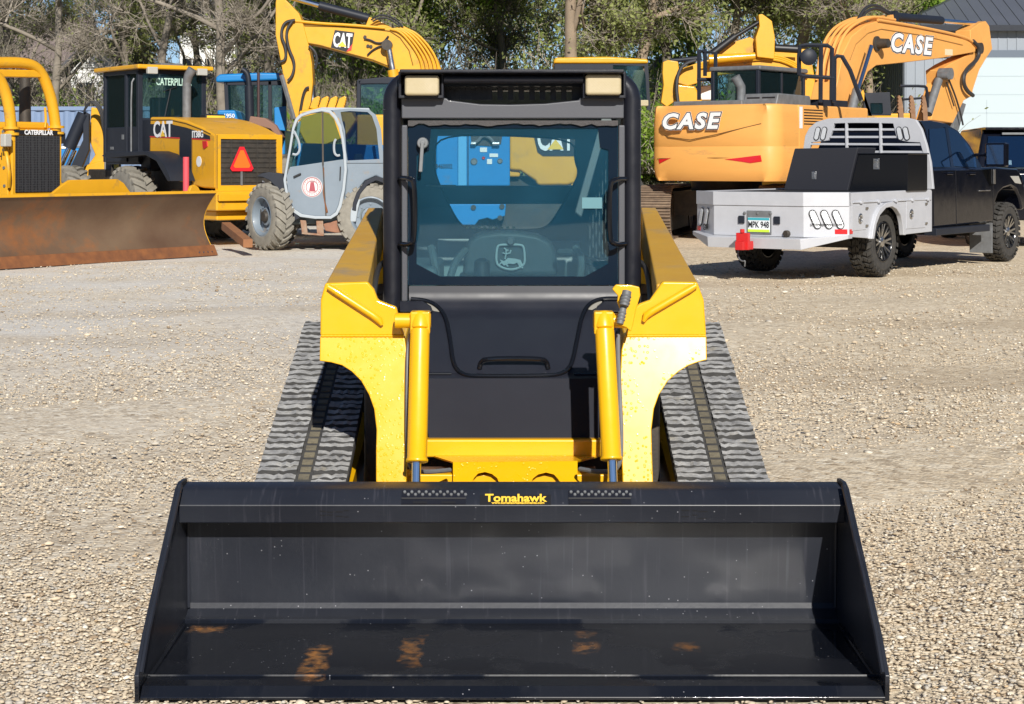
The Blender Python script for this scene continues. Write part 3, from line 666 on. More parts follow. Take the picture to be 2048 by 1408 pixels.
for sg in (-1, 1): b.box(sg * .46, sg * .30, 7.0, 7.75, .72, 1.12)
b.box(-.46, .46, 6.80, 7.85, .70, .74)
b.build('side_console', M['interior'], JD, bevel=.02)
b = B(); lv = mat('control_lever_plastic', (.10, .12, .12), .5)
for pts in (((874, 556, 7.1), (868, 520, 7.1), (862, 494, 7.15)), ((900, 556, 7.2), (912, 520, 7.25), (932, 500, 7.3)), ((1160, 556, 7.1), (1166, 520, 7.1), (1150, 495, 7.15)), ((1215, 550, 6.95), (1185, 527, 7.1), (1150, 505, 7.2), (1120, 505, 7.3))):
    b = B(); b.tube(smoothpath([PX(*p) for p in pts], 2), .016, 8); b.build('control_lever', lv, JD)
b = B(); b.tube([PX(964, 572, 6.90), PX(964, 540, 6.90), PX(964, 522, 6.90), PX(964, 516, 6.90)], [.036, .033, .030, .012], 16); b.build('head_reflection_shape', M['vinylblack'], JD)  # added dark shape standing in for a head-shaped reflection in the glass
b = B(); b.tube([PX(850, 372, 7.86), PX(912, 372, 7.86)], .006, 6); b.box(PX(875, 0, 7.8)[0], PX(945, 0, 7.8)[0], 7.8, 7.85, PX(0, 553, 7.8)[2], PX(0, 478, 7.8)[2]); b.box(PX(1100, 0, 7.8)[0], PX(1160, 0, 7.8)[0], 7.8, 7.85, PX(0, 553, 7.8)[2], PX(0, 482, 7.8)[2]); b.build('rear_panel_trim', mat('pale_cab_trim', (.34, .38, .36), .6), JD, bevel=.01)

# --- lift arms
UP_L = [(650, 566), (735, 563), (748, 578), (756, 600), (776, 608), (793, 614), (797, 632), (801, 650), (809, 672), (640, 672), (641, 600)]
LO_L = [(809, 672), (813, 700), (816, 735), (817, 800), (815, 870), (812, 985), (752, 985), (752, 900), (753, 860), (748, 818), (738, 790), (722, 762), (703, 743), (684, 731), (662, 725), (639, 722), (640, 672)]
UP_R = [(1236 + 170, 566), (1320, 563), (1306, 578), (1298, 600), (1282, 610), (1266, 620), (1262, 650), (1250, 672), (1412, 672), (1411, 600)]
UP_R = [(1395, 564), (1325, 563), (1312, 582), (1300, 600), (1280, 607), (1268, 616), (1262, 640), (1250, 672), (1413, 672), (1408, 600)]
LO_R = [(1250, 672), (1243, 700), (1240, 760), (1241, 850), (1246, 985), (1307, 985), (1304, 900), (1303, 860), (1308, 818), (1318, 790), (1336, 762), (1358, 743), (1378, 731), (1398, 724), (1414, 720), (1413, 672)]
def dlo(y): return 6.10 - .135 * max(0, y - 672) / 303
for up, lo, sg in ((UP_L, LO_L, -1), (UP_R, LO_R, 1)):
    arm = B(); arm.prism([PX(x, y, 6.10) for x, y in up], (0, .03, 0))
    # front casting and the long beam that runs back along the cab
    xo, xi = sg * .655, sg * .505
    A = [(xo, 6.13, 1.115), (xi, 6.13, 1.115), (xi, 6.13, .93), (xo, 6.13, .93)]; xj = sg * .585; C = [(xo, 7.95, 1.335), (xj, 7.95, 1.335), (xj, 7.95, 1.16), (xo, 7.95, 1.16)]
    a_ = arm.build('lift_arm', M['jd'], JD, bevel=.008, seg=3)
    bm_ = B(); bm_.ring2(A, C); bm_.build('arm_beam', M['skysheenjd'], a_, bevel=.008, seg=3)
    f = B(); f.prism([PX(x, y, dlo(y)) for x, y in lo], (0, .03, 0))
    side = [p for p in lo if p[0] > 752 and p[1] > 690] if sg < 0 else [p for p in lo if p[0] < 1300 and p[1] > 690]
    f.build('arm_plate', M['wet'], a_, bevel=.004, seg=2)
    g = B(); xa, xc = (PX(758, 700, 6.1)[0], PX(806, 700, 6.1)[0]) if sg < 0 else (PX(1255, 700, 6.1)[0], PX(1300, 700, 6.1)[0])
    g.ring2([(xa, 6.14, .90), (xc, 6.14, .90), (xc, 6.55, .95), (xa, 6.55, .95)], [(xa, 6.00, .15), (xc, 6.00, .15), (xc, 6.12, .15), (xa, 6.12, .15)])
    g.build('arm_box', M['jd'], a_, bevel=.01)
    h = B(); pts = [(656, 573), (668, 580), (745, 630), (758, 640), (764, 650)] if sg < 0 else [(1392, 571), (1380, 578), (1305, 622), (1292, 631), (1287, 643)]
    h.tube([PX(x, y, 6.085) for x, y in pts], [.010, .0125, .0125, .0125, .006], 12); h.build('arm_grab_bar', M['jd'], a_)
    # cylinder
    if sg < 0: t0, t1, r0, r1, pin = (841, 624, 6.02), (834, 925, 5.86), (833, 920, 5.87), (832, 1000, 5.84), (790, 862)
    else: t0, t1, r0, r1, pin = (1207, 624, 6.02), (1223, 921, 5.86), (1224, 916, 5.87), (1227, 1000, 5.84), (1262, 1186)
    cy = B(); p0, p1 = PX(*t0), PX(*t1); ax = (p1 - p0).normalized()
    cy.lathe(p0, ax, [(.028, 0), (.0345, .012), (.0345, .06)], 24); cy.lathe(p0 + ax * .06, ax, [(.0335, 0), (.0335, (p1 - p0).length - .075), (.037, (p1 - p0).length - .07), (.037, (p1 - p0).length - .06)], 28)
    cy.box(min(p0[0] - .034, p0[0] + .034), p0[0] + .034, 5.985, 6.05, p0[2] - .075, p0[2] + .004)
    cyo = cy.build('lift_cylinder', M['jd'], JD, bevel=.006, seg=3)
    q = B(); q.cyl(PX(pin[0], 641, 6.03), PX(pin[1], 641, 6.03), .026, n=20); q.lathe(PX(t0[0], 646, 5.985), (0, -1, 0), [(.0135, 0), (.0135, .006), (.010, .009)], 16); q.build('cylinder_pin', M['jd'], cyo, bevel=.003)
    rd = B(); rd.cyl(PX(*r0), PX(*r1), .0155, n=24); rd.build('cylinder_rod', M['chrome'], cyo)
    hb = B()
    if sg < 0: hp_ = [(822, 668, 6.07), (816, 700, 6.05), (815, 800, 6.0), (815, 880, 5.96), (818, 940, 5.94), (850, 945, 6.0), (900, 940, 6.1)]
    else: hp_ = [(1236, 668, 6.07), (1236, 720, 6.05), (1240, 800, 6.0), (1243, 880, 5.96), (1240, 940, 5.94), (1200, 945, 6.0), (1160, 938, 6.1)]
    hb.tube(smoothpath([PX(*p) for p in hp_], 2), .008, 8); hb.build('hydraulic_line', M['mgrey'], JD)
    hb = B(); hb.tube(smoothpath([(sg * .515, 7.0, 1.14), (sg * .52, 6.75, 1.13), (sg * .515, 6.5, 1.05), (sg * .50, 6.3, .98)], 3), .011, 8); hb.build('hose', M['hose'], JD)
# hydraulic coupler plate and couplers beside the right arm
b = B(); b.prism([PX(x, y, 6.0) for x, y in ((1224, 578), (1232, 569), (1262, 570), (1279, 574), (1281, 590), (1272, 620), (1266, 650), (1262, 664), (1252, 655), (1238, 650), (1240, 620), (1234, 604), (1236, 592))], (0, .02, 0)); cp = b.build('coupler_plate', M['jd'], JD, bevel=.004)
b = B()
for (x0, y0, x1, y1, r) in ((1254, 583, 1248, 612, .016), (1247, 614, 1240, 648, .012)):
    p, q = PX(x0, y0, 5.96), PX(x1, y1, 5.94); b.cyl(p, q, r, n=18); m_ = (p + q) / 2; ax = (q - p).normalized()
    for k in (-.012, 0, .012): b.lathe(m_ + ax * k, ax, [(r + .0015, 0), (r + .003, .003), (r + .0015, .006)], 18)
b.build('hydraulic_coupler', M['mgrey'], cp)
# --- yellow cross member between the arms, step plate with two half-round cut-outs
b = B()
b.prism([PX(x, y, 6.36) for x, y in ((800, 879), (1262, 879), (1262, 915), (800, 915))], (0, .10, 0))
b.prism([PX(x, y, 6.20) for x, y in ((800, 948), (1262, 948), (1262, 1010), (800, 1010))], (0, .10, 0))
xm = b.build('cross_member', M['jd'], JD, bevel=.008, seg=3)
b = B(); pl = [(906, 924)] + [(1155, 922), (1155, 964), (1122, 967), (1116, 958), (1108, 949), (1092, 945), (1076, 949), (1066, 957), (1062, 966), (999, 967), (994, 956), (984, 948), (970, 944), (956, 947), (948, 956), (944, 966), (906, 966)]
b.prism([PX(x, y, 6.17) for x, y in pl], (0, .012, 0)); 
b.ring2([PX(906, 924, 6.17), PX(1155, 922, 6.17), PX(1155, 925, 6.18), PX(906, 927, 6.18)], [PX(868, 912, 6.355), PX(1196, 912, 6.355), PX(1196, 915, 6.36), PX(868, 915, 6.36)])
b.build('step_plate', M['wet'], xm, smooth=0)
b = B(); b.box(-.33, .30, 6.28, 6.33, PX(0, 950, 6.3)[2], PX(0, 936, 6.3)[2]); b.build('dirty_bracket', mat('oily_brown_steel', (.10, .06, .05), .5, .2), xm)
for x in (790, 1258): b = B(); b.prism([PX(x + k, y, 6.33) for k, y in ((-14, 930), (18, 905), (30, 912), (30, 930), (10, 945))], (0, .05, 0)); b.build('stop_block', M['jd'], xm, bevel=.005)

# --- bucket
def bk(y_px, d): return (d, EYE - (y_px - HY) / FPX * d)
WB = 1.065
b = B()
def sheetx(b, prof, t, x0, x1):
    """bent plate: profile (y,z) list with thickness t below/behind"""
    n = len(prof); nor = []
    for i in range(n):
        a = prof[max(i - 1, 0)]; c = prof[min(i + 1, n - 1)]; dy, dz = c[0] - a[0], c[1] - a[1]; l = math.hypot(dy, dz); nor.append((dz / l, -dy / l))
    back = [(p[0] + q[0] * t, p[1] + q[1] * t) for p, q in zip(prof, nor)]
    b.ring2([(x0, *p) for p in prof + back[::-1]], [(x1, *p) for p in prof + back[::-1]])
arc = []
for k in range(9):
    a = R(-8 + 90 * k / 8); arc.append((5.70 + .07 * math.sin(a) + .02, .125 - .075 * math.cos(a) - .012))
prof = [(5.045, .030), (5.30, .031), (5.55, .033), (5.66, .036), (5.695, .040), (5.705, .052), (5.735, .062), (5.755, .074), (5.765, .090)] + [(5.765 - .035 * (z - .09) / .27, z) for z in (.12, .20, .30, .36)]
sheetx(b, prof, .012, -WB, WB)
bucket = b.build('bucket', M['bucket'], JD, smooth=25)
b = B(); b.xp([(5.0, .004), (5.0, .012), (5.03, .036), (5.12, .037), (5.14, .031), (5.14, .004)], -WB + .002, WB + .012); b.build('cutting_edge', M['bucket'], bucket, bevel=.002)
for k in range(1):
    b = B(); b.tube([( -WB, 5.125, .036), (WB, 5.125, .036)], .006, 6); b.build('weld_bead', M['bucket'], bucket)
b = B(); top = bk(976, 5.64); m1 = bk(1011, 5.585); m2 = bk(1046, 5.60)
b.xp([top, (top[0] - .012, top[1] - .008), m1, (m1[0] + .002, m1[1] - .006), m2, (5.735, m2[1] - .004), (5.735, top[1] + .004)], -WB, WB); rail = b.build('top_rail', M['bucket'], bucket, bevel=.004, seg=3)
for sg in (-1, 1):
    b = B(); x = sg * WB
    b.xp([(5.0, .0), (4.995, .075), (5.10, .165), (5.60, .498), (5.65, .510), (5.74, .505), (5.79, .36), (5.80, .06), (5.74, .01)], x, x + sg * .014)
    b.build('side_plate', M['bucket'], bucket, bevel=.003)
    b = B(); b.tube([(x - sg * .004, 5.005, .08), (x - sg * .004, 5.10, .17), (x - sg * .004, 5.605, .505)], .007, 6); b.tube([(x - sg * .003, 5.11, .034), (x - sg * .003, 5.68, .04)], .006, 6); b.tube([(x - sg * .003, 5.745, .08), (x - sg * .003, 5.735, .36)], .006, 6)
    b.build('side_weld', M['bucket'], bucket)
    b = B(); b.xp([(5.78, .06), (5.93, .08), (5.93, .40), (5.78, .45)], sg * .42, sg * .44); b.build('mounting_rib', M['bucket'], bucket)
for (x0, x1) in ((803, 932), (1137, 1262)):
    b = B()
    sp = []
    a0, a1 = PX(x0, 0, 5.6)[0], PX(x1, 0, 5.6)[0]
    tp = Vector((0, top[0] - .012, top[1] - .008)); bt = Vector((0, m1[0], m1[1])); nrm = Vector((0, -(tp - bt).z, (tp - bt).y)).normalized()
    if nrm.y > 0: nrm = -nrm
    def on(t, x, o=.004): p = tp.lerp(bt, t) + nrm * o; return Vector((x, p.y, p.z))
    b.ring2([on(.0, a0), on(.0, a1), on(.95, a1), on(.95, a0)], [on(.0, a0, 0), on(.0, a1, 0), on(.95, a1, 0), on(.95, a0, 0)])
    sp = b.build('grip_plate', M['black'], rail, smooth=0)
    b = B(); rgx = 9
    for k in range(rgx):
        for (t, dx) in ((.12, 0), (.30, .012)):
            x = a0 + (a1 - a0) * (k + .4) / rgx + dx; b.lathe(on(t, x, .004), nrm, [(.0055, 0), (.0045, .004), (.0025, .0045)], 8)
    b.build('grip_stud', M['mgrey'], sp)
    b = B(); b.tube([on(.58, a0, .006), on(.58, a1, .006)], .0022, 6); 
    for u in (.18, .62): b.prism([on(.78, a0 + (a1 - a0) * u, .005), on(.78, a0 + (a1 - a0) * (u + .22), .005), on(.93, a0 + (a1 - a0) * (u + .22), .005), on(.93, a0 + (a1 - a0) * u, .005)], nrm * .001)
    b.build('plate_slot', M['vinylblack'], sp)
b = B(); a0, a1 = PX(960, 0, 5.6)[0], PX(1102, 0, 5.6)[0]; b.ring2([on(.28, a0, .002), on(.28, a1, .002), on(.97, a1, .002), on(.97, a0, .002)], [on(.28, a0, 0), on(.28, a1, 0), on(.97, a1, 0), on(.97, a0, 0)]); st = b.build('brand_sticker', M['vinylblack'], rail, smooth=0)
upv = (tp - bt).normalized()
text('brand_lettering', 'Tomahawk', .042, on(.55, PX(1031, 0, 5.6)[0], .004), (1, 0, 0), upv, M['vinylyellow'], st, bold=.0012, ext=.0005, sx=1.03)
text('web_address', 'www.tomahawkattachments.com', .0125, on(.87, PX(1036, 0, 5.6)[0], .004), (1, 0, 0), upv, M['vinylyellow'], st, bold=.0004, ext=.0005, sx=1.0)
b = B(); tpw = Vector((0, m1[0], m1[1])); btw = Vector((0, m2[0], m2[1]))
for x0, x1 in ((640, 652), (654, 666), (672, 686), (688, 698), (1362, 1378), (1384, 1394), (1396, 1414)):
    u0, u1 = rnd.uniform(.25, .4), rnd.uniform(.5, .75); xa, xb = PX(x0, 0, 5.6)[0], PX(x1, 0, 5.6)[0]
    for (v0, v1) in ((u0, u0 + .06), (u1, u1 + .05)):
        p = tpw.lerp(btw, v0), tpw.lerp(btw, v1); b.add([(xa, p[0].y - .0006, p[0].z), (xb, p[0].y - .0006, p[0].z), (xb, p[1].y - .0006, p[1].z), (xa, p[1].y - .0006, p[1].z)], [(0, 1, 2, 3)])
b.build('paint_scuff', M['vinylblack'], rail, smooth=0, recalc=False)
for (a, c) in ((800, 903), (1148, 1252)):
    b = B(); b.tube([onpanel(max(a, 846), 748, .004), onpanel(min(c, 1208), 748, .004)], .006, 8); b.build('panel_lip', M['blackgloss'], foot)
for up_edge in (((642, 672), (808, 672)), ((1251, 672), (1412, 672))):
    b = B(); p_ = [PX(*q, 6.097) for q in up_edge]; n_ = 40; b.tube([p_[0].lerp(p_[1], k / n_) for k in range(n_ + 1)], [.0032 + .0012 * (k % 2) for k in range(n_ + 1)], 6); b.build('weld_bead', M['jd'], JD)
# ================================================================ shared machine pieces
def wheel(fr, c, r, w, parent, out=1, rim=.55, tm=None, rm=None, style='ag', dish=.3, name='wheel', spokes=0):
    """wheel with its axle along local x; out = +1 when the outer face looks along +x"""
    tm = tm or M['rubber']; rm = rm or M['grey']
    b = B(fr); h = w / 2; rr = r * rim; R1 = r * .93
    prof = [(rr, -h * .8), (rr * 1.08, -h * .95), (r * .80, -h * 1.0), (R1 * .97, -h * .86), (R1, -h * .6), (R1, h * .6), (R1 * .97, h * .86), (r * .80, h * 1.0), (rr * 1.08, h * .95), (rr, h * .8)]
    b.lathe(c, (out, 0, 0), prof, 40, closed=True)
    n = {'ag': 22, 'mud': 30}[style]
    for k in range(n):
        for sd in (-1, 1):
            a0 = 2 * math.pi * (k + (.5 if sd > 0 else 0)) / n
            for (u0, u1, da0, da1) in (((.98, .52, -.10, .02), (.52, .04, .02, .13)) if style == 'ag' else ((1.02, .66, -.03, .03), (.58, .30, .01, -.03), (.24, -.05, -.05, .04))):
                wd = .055 if style == 'ag' else .062; pts = []
                for rad in (R1 * .97, r * (1.0 if style == 'ag' else .995)):
                    for (u, da) in ((u0, da0), (u1, da1)):
                        for e in (-wd, wd):
                            a = a0 + da + e; rq = rad - (r * .04 if u > .9 else 0); pts.append((c[0] + sd * h * u, c[1] + rq * math.cos(a), c[2] + rq * math.sin(a)))
                b.add(pts, [(0, 1, 3, 2), (4, 5, 7, 6), (0, 1, 5, 4), (2, 3, 7, 6), (0, 2, 6, 4), (1, 3, 7, 5)])
    root = thing_part(name, parent, fr.w(c))
    if style == 'ag': hb_ = B(fr); hb_.lathe(c, (out, 0, 0), [(rr * .34, h * -.2), (rr * .34, h * .55), (rr * .26, h * .78), (rr * .12, h * .8)], 12); hb_.build('hub', M['darkmetal'], root, bevel=.008)
    b.build('tyre', tm, root, smooth=30)
    g = B(fr); g.lathe(c, (out, 0, 0), [(rr * 1.04, h * .85), (rr * 1.06, h * .9), (rr * .98, h * .93), (rr * .93, h * .8), (rr * .88, h * (.8 - dish * 1.6)), (rr * .5, h * (.8 - dish * 1.9)), (rr * .46, h * (.8 - dish)), (rr * .3, h * (.85 - dish)), (.001, h * (.86 - dish))], 36, caps=False)
    g.lathe(c, (out, 0, 0), [(rr * 1.0, -h * .8), (rr * 1.0, h * .84), (rr * .96, h * .84), (rr * .96, -h * .8)], 24, closed=True)
    for k in range(8):
        a = 2 * math.pi * k / 8; p = (c[0] + out * h * (.8 - dish * 1.85), c[1] + rr * .66 * math.cos(a), c[2] + rr * .66 * math.sin(a)); g.lathe(p, (out, 0, 0), [(rr * .055, -.01), (rr * .055, .025)], 6)
    g.build('rim', rm, root, smooth=35)
    if spokes:
        s_ = B(fr)
        for k in range(spokes):
            a = 2 * math.pi * k / spokes
            for e in (-.16, .16):
                p0 = (c[0] + out * h * .70, c[1] + rr * .25 * math.cos(a), c[2] + rr * .25 * math.sin(a)); p1 = (c[0] + out * h * .88, c[1] + rr * .93 * math.cos(a + e), c[2] + rr * .93 * math.sin(a + e)); s_.bar(p0, p1, rr * .10, rr * .07, (1, 0, 0))
        s_.lathe((c[0] + out * h * .6, c[1], c[2]), (out, 0, 0), [(rr * .28, 0), (rr * .26, .04), (rr * .12, .055)], 16)
        s_.build('spokes', M['steel'], root, smooth=0)
    return root
def thing_part(name, parent, loc):
    o = bpy.data.objects.new(name, None); COL.objects.link(o); o.parent = parent; o.location = Vector(loc) - parent_loc(parent); o.empty_display_size = .1
    return o
def crawler(fr, x0, x1, y0, y1, ztop, parent, padm, r=None):
    r = r or ztop / 2
    loop = hull2([(y0 + r, r, r - .03), (y1 - r, r, r - .03)], 32); b = B(fr)
    for (y, z, ty, tz) in resample(loop, .19):
        ny, nz = tz, -ty
        for (s0, s1, h) in ((-.088, .088, .022), (-.07, -.05, .055), (-.01, .01, .055), (.05, .07, .055)):
            b.add([(x, y + ty * q + ny * u, z + tz * q + nz * u) for u in (0, h) for (x, q) in ((x0, s0), (x1, s0), (x1, s1), (x0, s1))], [(0, 1, 2, 3), (4, 5, 6, 7), (0, 1, 5, 4), (1, 2, 6, 5), (2, 3, 7, 6), (3, 0, 4, 7)])
    t = b.build('crawler_track', padm, parent, smooth=0)
    g = B(fr); g.xp([(y0 + r * .6, .15), (y1 - r * .6, .15), (y1 - r * .6, ztop - .18), (y0 + r * .6, ztop - .18)], x0 + .1, x1 - .1)
    for yy in (y0 + r, y1 - r): g.lathe((x0 + .08, yy, r), (1, 0, 0), [(r - .08, 0), (r - .08, x1 - x0 - .16)], 24)
    g.build('track_frame', M['darkmetal'], t)
    return t
def decal(fr, pts3, mat_, parent, off=.004, name='decal', nrm=None):
    """thin sheet lying on a surface"""
    p = [fr.w(q) for q in pts3]; n = (p[1] - p[0]).cross(p[2] - p[0]).normalized() if nrm is None else nrm
    if n.dot(Vector((0, 0, EYE)) - p[0]) < 0: n = -n
    b = B(WF); b.ring2([q + n * off for q in p], [q + n * .0005 for q in p]); return b.build(name, mat_, parent, smooth=0)
def catlogo(loc, right, up, w, h, parent, plate=True, yellow=True):
    right = Vector(right).normalized(); up = Vector(up).normalized(); n = right.cross(up); c = Vector(loc)
    if plate:
        b = B(); b.ring2([c + right * x * w + up * y * h + n * .004 for x, y in ((-.42, .55), (.55, .5), (.5, -.1), (.22, -.55), (-.55, -.42))], [c + right * x * w + up * y * h for x, y in ((-.42, .55), (.55, .5), (.5, -.1), (.22, -.55), (-.55, -.42))]); b.build('logo_plate', M['vinylblack'], parent, smooth=0)
        b = B(); b.ring2([c + right * x * w + up * y * h + n * .004 for x, y in ((.5, -.1), (.47, -.45), (.22, -.55))], [c + right * x * w + up * y * h for x, y in ((.5, -.1), (.47, -.45), (.22, -.55))]); b.build('logo_corner', M['vinylred'], parent, smooth=0)
    k = .72 if plate else 1.0
    text('logo_lettering', 'CAT', h * k * 1.42, c + n * .006, right, up, M['vinylwhite'], parent, bold=h * .035, ext=.001, sx=(.45 if plate else .60) * w / h)
    if yellow:
        q = c + n * .011 - right * 0 - up * h * .22 * k; b = B(); s_ = h * .26 * k; b.ring2([q - right * s_ * 1.25 - up * s_ * .75, q + right * s_ * 1.25 - up * s_ * .75, q + up * s_ * .8], [q - right * s_ * 1.25 - up * s_ * .75 - n * .003, q + right * s_ * 1.25 - up * s_ * .75 - n * .003, q + up * s_ * .8 - n * .003]); b.build('logo_triangle', M['vinylyellow'], parent, smooth=0)
def case_letters(loc, right, up, h, parent, sx=1.0):
    n = Vector(right).cross(Vector(up)).normalized()
    text('lettering_border', 'CASE', h * 1.38, Vector(loc) + n * .004, right, up, M['vinylwhite'], parent, bold=h * .125, shear=.22, ext=.0008, sx=sx * .94, space=1.18)
    text('lettering_shadow', 'CASE', h * 1.38, Vector(loc) + n * .007, right, up, M['vinylblack'], parent, bold=h * .11, shear=.22, ext=.0008, sx=sx * .94, space=1.18)
    text('lettering', 'CASE', h * 1.38, Vector(loc) + n * .010, right, up, M['vinylwhite'], parent, bold=h * .055, shear=.22, ext=.001, sx=sx * .94, space=1.18)

# ================================================================ flatbed truck
T = Fr(4.195, 24.19, .593, .805)
TR = thing('flatbed_truck', 'black crew cab pickup truck with silver aluminium flatbed and black toolboxes', 'truck', T.w((0, 0, 0)))
for (c, o_) in (((1.0 - .14, 0, .47), 1), ((-1.0 + .14, 0, .47), -1), ((1.0 - .14, 4.65, .46), 1), ((-1.0 + .14, 4.65, .46), -1)):
    wheel(T, c, .465, .33, TR, out=o_, rim=.57, style='mud', rm=M['blackgloss'], dish=.25, spokes=8)
M['deck'] = mat('black_deck_coating', (.022, .024, .028), .7, bump=.3, bscale=90)
sx = 1.13
side = T.sxp(sx, [(1698, 385.4), (1864, 378.8), (1864, 463), (1806, 469.5), (1803, 446), (1798, 428), (1789, 416), (1781, 413), (1768, 416), (1757, 430), (1749, 448), (1743, 477), (1703, 474)])
yr, zr = side[0]; yf, zf = side[1]; zr = (zr + zf) / 2; zb = side[-1][1]
b = B(T); b.xp(side, sx - .04, sx); bs = b.build('bed_side', M['alu'], TR, bevel=.006)
b = B(T); b.xp(side, -sx, -sx + .04); b.build('bed_side', M['alu'], TR, bevel=.006)
b = B(T); arc = T.sxp(sx + .03, [(1741, 478), (1745, 452), (1750, 432), (1758, 416), (1770, 406), (1784, 403), (1796, 412), (1804, 428), (1808, 448), (1810, 470), (1805, 470), (1803, 448), (1799, 430), (1791, 418), (1782, 413), (1770, 416), (1758, 430), (1751, 448), (1746, 478)])
b.xp(arc, sx - .02, sx + .05); b.build('fender_flare', M['alu'], bs, bevel=.01)
for (px0, px1, py0, py1) in ((1703, 1731, 412, 462), (1812, 1850, 402, 458)):
    q = T.sxp(sx, [(px0, py0), (px1, py0 - 3), (px1, py1 - 3), (px0, py1)]); b = B(T); b.xp(q, sx, sx + .008); dd = b.build('locker_door', M['alu'], bs, bevel=.004)
    cy_, cz_ = T.sx(sx, (px0 + px1) / 2 - 2 + (4 if px0 < 1800 else -8), (py0 + py1) / 2 - (0 if px0 < 1800 else 2)); b = B(T); b.lathe((sx + .008, cy_, cz_), (1, 0, 0), [(.062, 0), (.068, .01), (.05, .014), (.046, .004), (.02, .003), (.018, .016), (.001, .018)], 18); b.build('lock', M['steel'], dd)
    for e in (.15, .85):
        p_ = (sx + .01, q[1][0], q[1][1] + (q[2][1] - q[1][1]) * e); b = B(T); b.box(p_[0], p_[0] + .01, p_[1] - .03, p_[1] + .05, p_[2] - .015, p_[2] + .015); b.build('hinge', M['steel'], dd)
b = B(T); b.box(sx, sx + .02, yr + .1, yf - .05, zr - .14, zr - .125)
for k in range(5): yy = yr + .3 + k * (yf - yr - .5) / 4; b.box(sx, sx + .035, yy, yy + .06, zr - .15, zr - .11)
b.build('rub_rail', M['alu'], bs, bevel=.003)
hw = .66; yc = yr - .36
deck = [(-sx + .045, yf), (-sx + .045, yr + .03), (-hw, yc + .055), (hw, yc + .055), (sx - .045, yr + .03), (sx - .045, yf)]
b = B(T); b.zp(deck, zr - .10, zr - .012); b.build('deck', M['deck'], TR, bevel=.004)
b = B(T)
rim_ = [((-sx, yr), (-hw, yc)), ((-hw, yc), (hw, yc)), ((hw, yc), (sx, yr))]
for (a, c) in rim_: b.ring2([(a[0], a[1], zr), (c[0], c[1], zr), (c[0], c[1], zr - .18), (a[0], a[1], zr - .18)], [(a[0], a[1] + .05, zr), (c[0], c[1] + .05, zr), (c[0], c[1] + .05, zr - .18), (a[0], a[1] + .05, zr - .18)])
for (a, c) in rim_: b.ring2([(a[0] * .995, a[1] + .015, zr - .18), (c[0] * .995, c[1] + .015, zr - .18), (c[0] * .995, c[1] + .015, zb), (a[0] * .995, a[1] + .015, zb)], [(a[0], a[1] + .05, zr - .18), (c[0], c[1] + .05, zr - .18), (c[0], c[1] + .05, zb), (a[0], a[1] + .05, zb)])
tail = b.build('tailboard', M['alu'], TR, bevel=.004)
b = B(T); b.ring2([(-sx - .02, yr - .06, zb + .03), (-hw - .02, yc - .12, zb - .02), (hw + .02, yc - .12, zb - .02), (sx + .02, yr - .06, zb + .03), (sx, yr + .1, zb + .03), (-sx, yr + .1, zb + .03)], [(-sx - .02, yr - .06, zb - .02), (-hw - .02, yc - .10, zb - .16), (hw + .02, yc - .10, zb - .16), (sx + .02, yr - .06, zb - .02), (sx, yr + .1, zb - .02), (-sx, yr + .1, zb - .02)])
bump_ = b.build('rear_bumper', M['alu'], TR, bevel=.006)
M['led'] = mat('led_cluster', (.72, .74, .76), .25, .3, coat=.6, bump=.5, bscale=130)
M['rubring'] = M['vinylblack']
def pill(fr, p0, p1, r, nrm, parent):
    p0, p1 = Vector(p0), Vector(p1); n = Vector(nrm).normalized()
    def outline(rr, o): 
        ax = (p1 - p0).normalized(); sd_ = n.cross(ax); L_ = []
        for k in range(9): a = math.pi * k / 8; L_.append(p1 + n * o + (sd_ * math.cos(a) + ax * math.sin(a)) * rr)
        for k in range(9): a = math.pi + math.pi * k / 8; L_.append(p0 + n * o + (sd_ * math.cos(a) + ax * math.sin(a)) * rr)
        return L_
    b = B(); b.ring2(outline(r, .001), outline(r, .012)); g = b.build('lamp_bezel', M['rubring'], parent, smooth=0)
    b = B(); b.ring2(outline(r * .74, .013), outline(r * .74, .018)); b.build('tail_lamp', M['led'], parent, smooth=0)
def fw(p): return T.w(p)
nR = (T.r * .36 * 1.0 - T.f * .47).normalized()
# normals of the chamfered corners
eR = (T.w((sx, yr, 0)) - T.w((hw, yc, 0))).normalized(); nR = eR.cross(Vector((0, 0, 1)))
if nR.y > 0: nR = -nR
eL = (T.w((-hw, yc, 0)) - T.w((-sx, yr, 0))).normalized(); nL = eL.cross(Vector((0, 0, 1)))
if nL.y > 0: nL = -nL
zm = (zr - .18 + zb) / 2 + .03
for u in (.25, .5, .75):
    q = T.w((hw, yc + .015, 0)).lerp(T.w((sx, yr + .015, 0)), u); pill(T, q + Vector((0, 0, zm + .075)) - eR * .035 * 1, q + Vector((0, 0, zm - .075)) + eR * .03, .050, nR, tail)
for u in (.3, .62):
    q = T.w((-sx, yr + .015, 0)).lerp(T.w((-hw, yc + .015, 0)), u); pill(T, q + Vector((0, 0, zm + .075)) + eL * .03, q + Vector((0, 0, zm - .075)) - eL * .03, .050, nL, tail)
def onrear(x, z, off=0): return T.w((x, yc + .015 - off, z))
b = B(T); b.box(-.16, .20, yc + .005, yc + .02, zb + .02, zb + .33); b.build('plate_recess', M['mgrey'], tail, bevel=.004)
b = B(T); b.box(-.14, .18, yc - .004, yc + .008, zb + .05, zb + .21 + .03); lp = b.build('license_plate', mat('licence_plate', (.75, .80, .82), .4), tail, bevel=.004)
b = B(T); b.box(-.138, .178, yc - .006, yc - .003, zb + .052, zb + .085); b.build('plate_band', mat('lime_band', (.55, .75, .05), .5), lp, smooth=0)
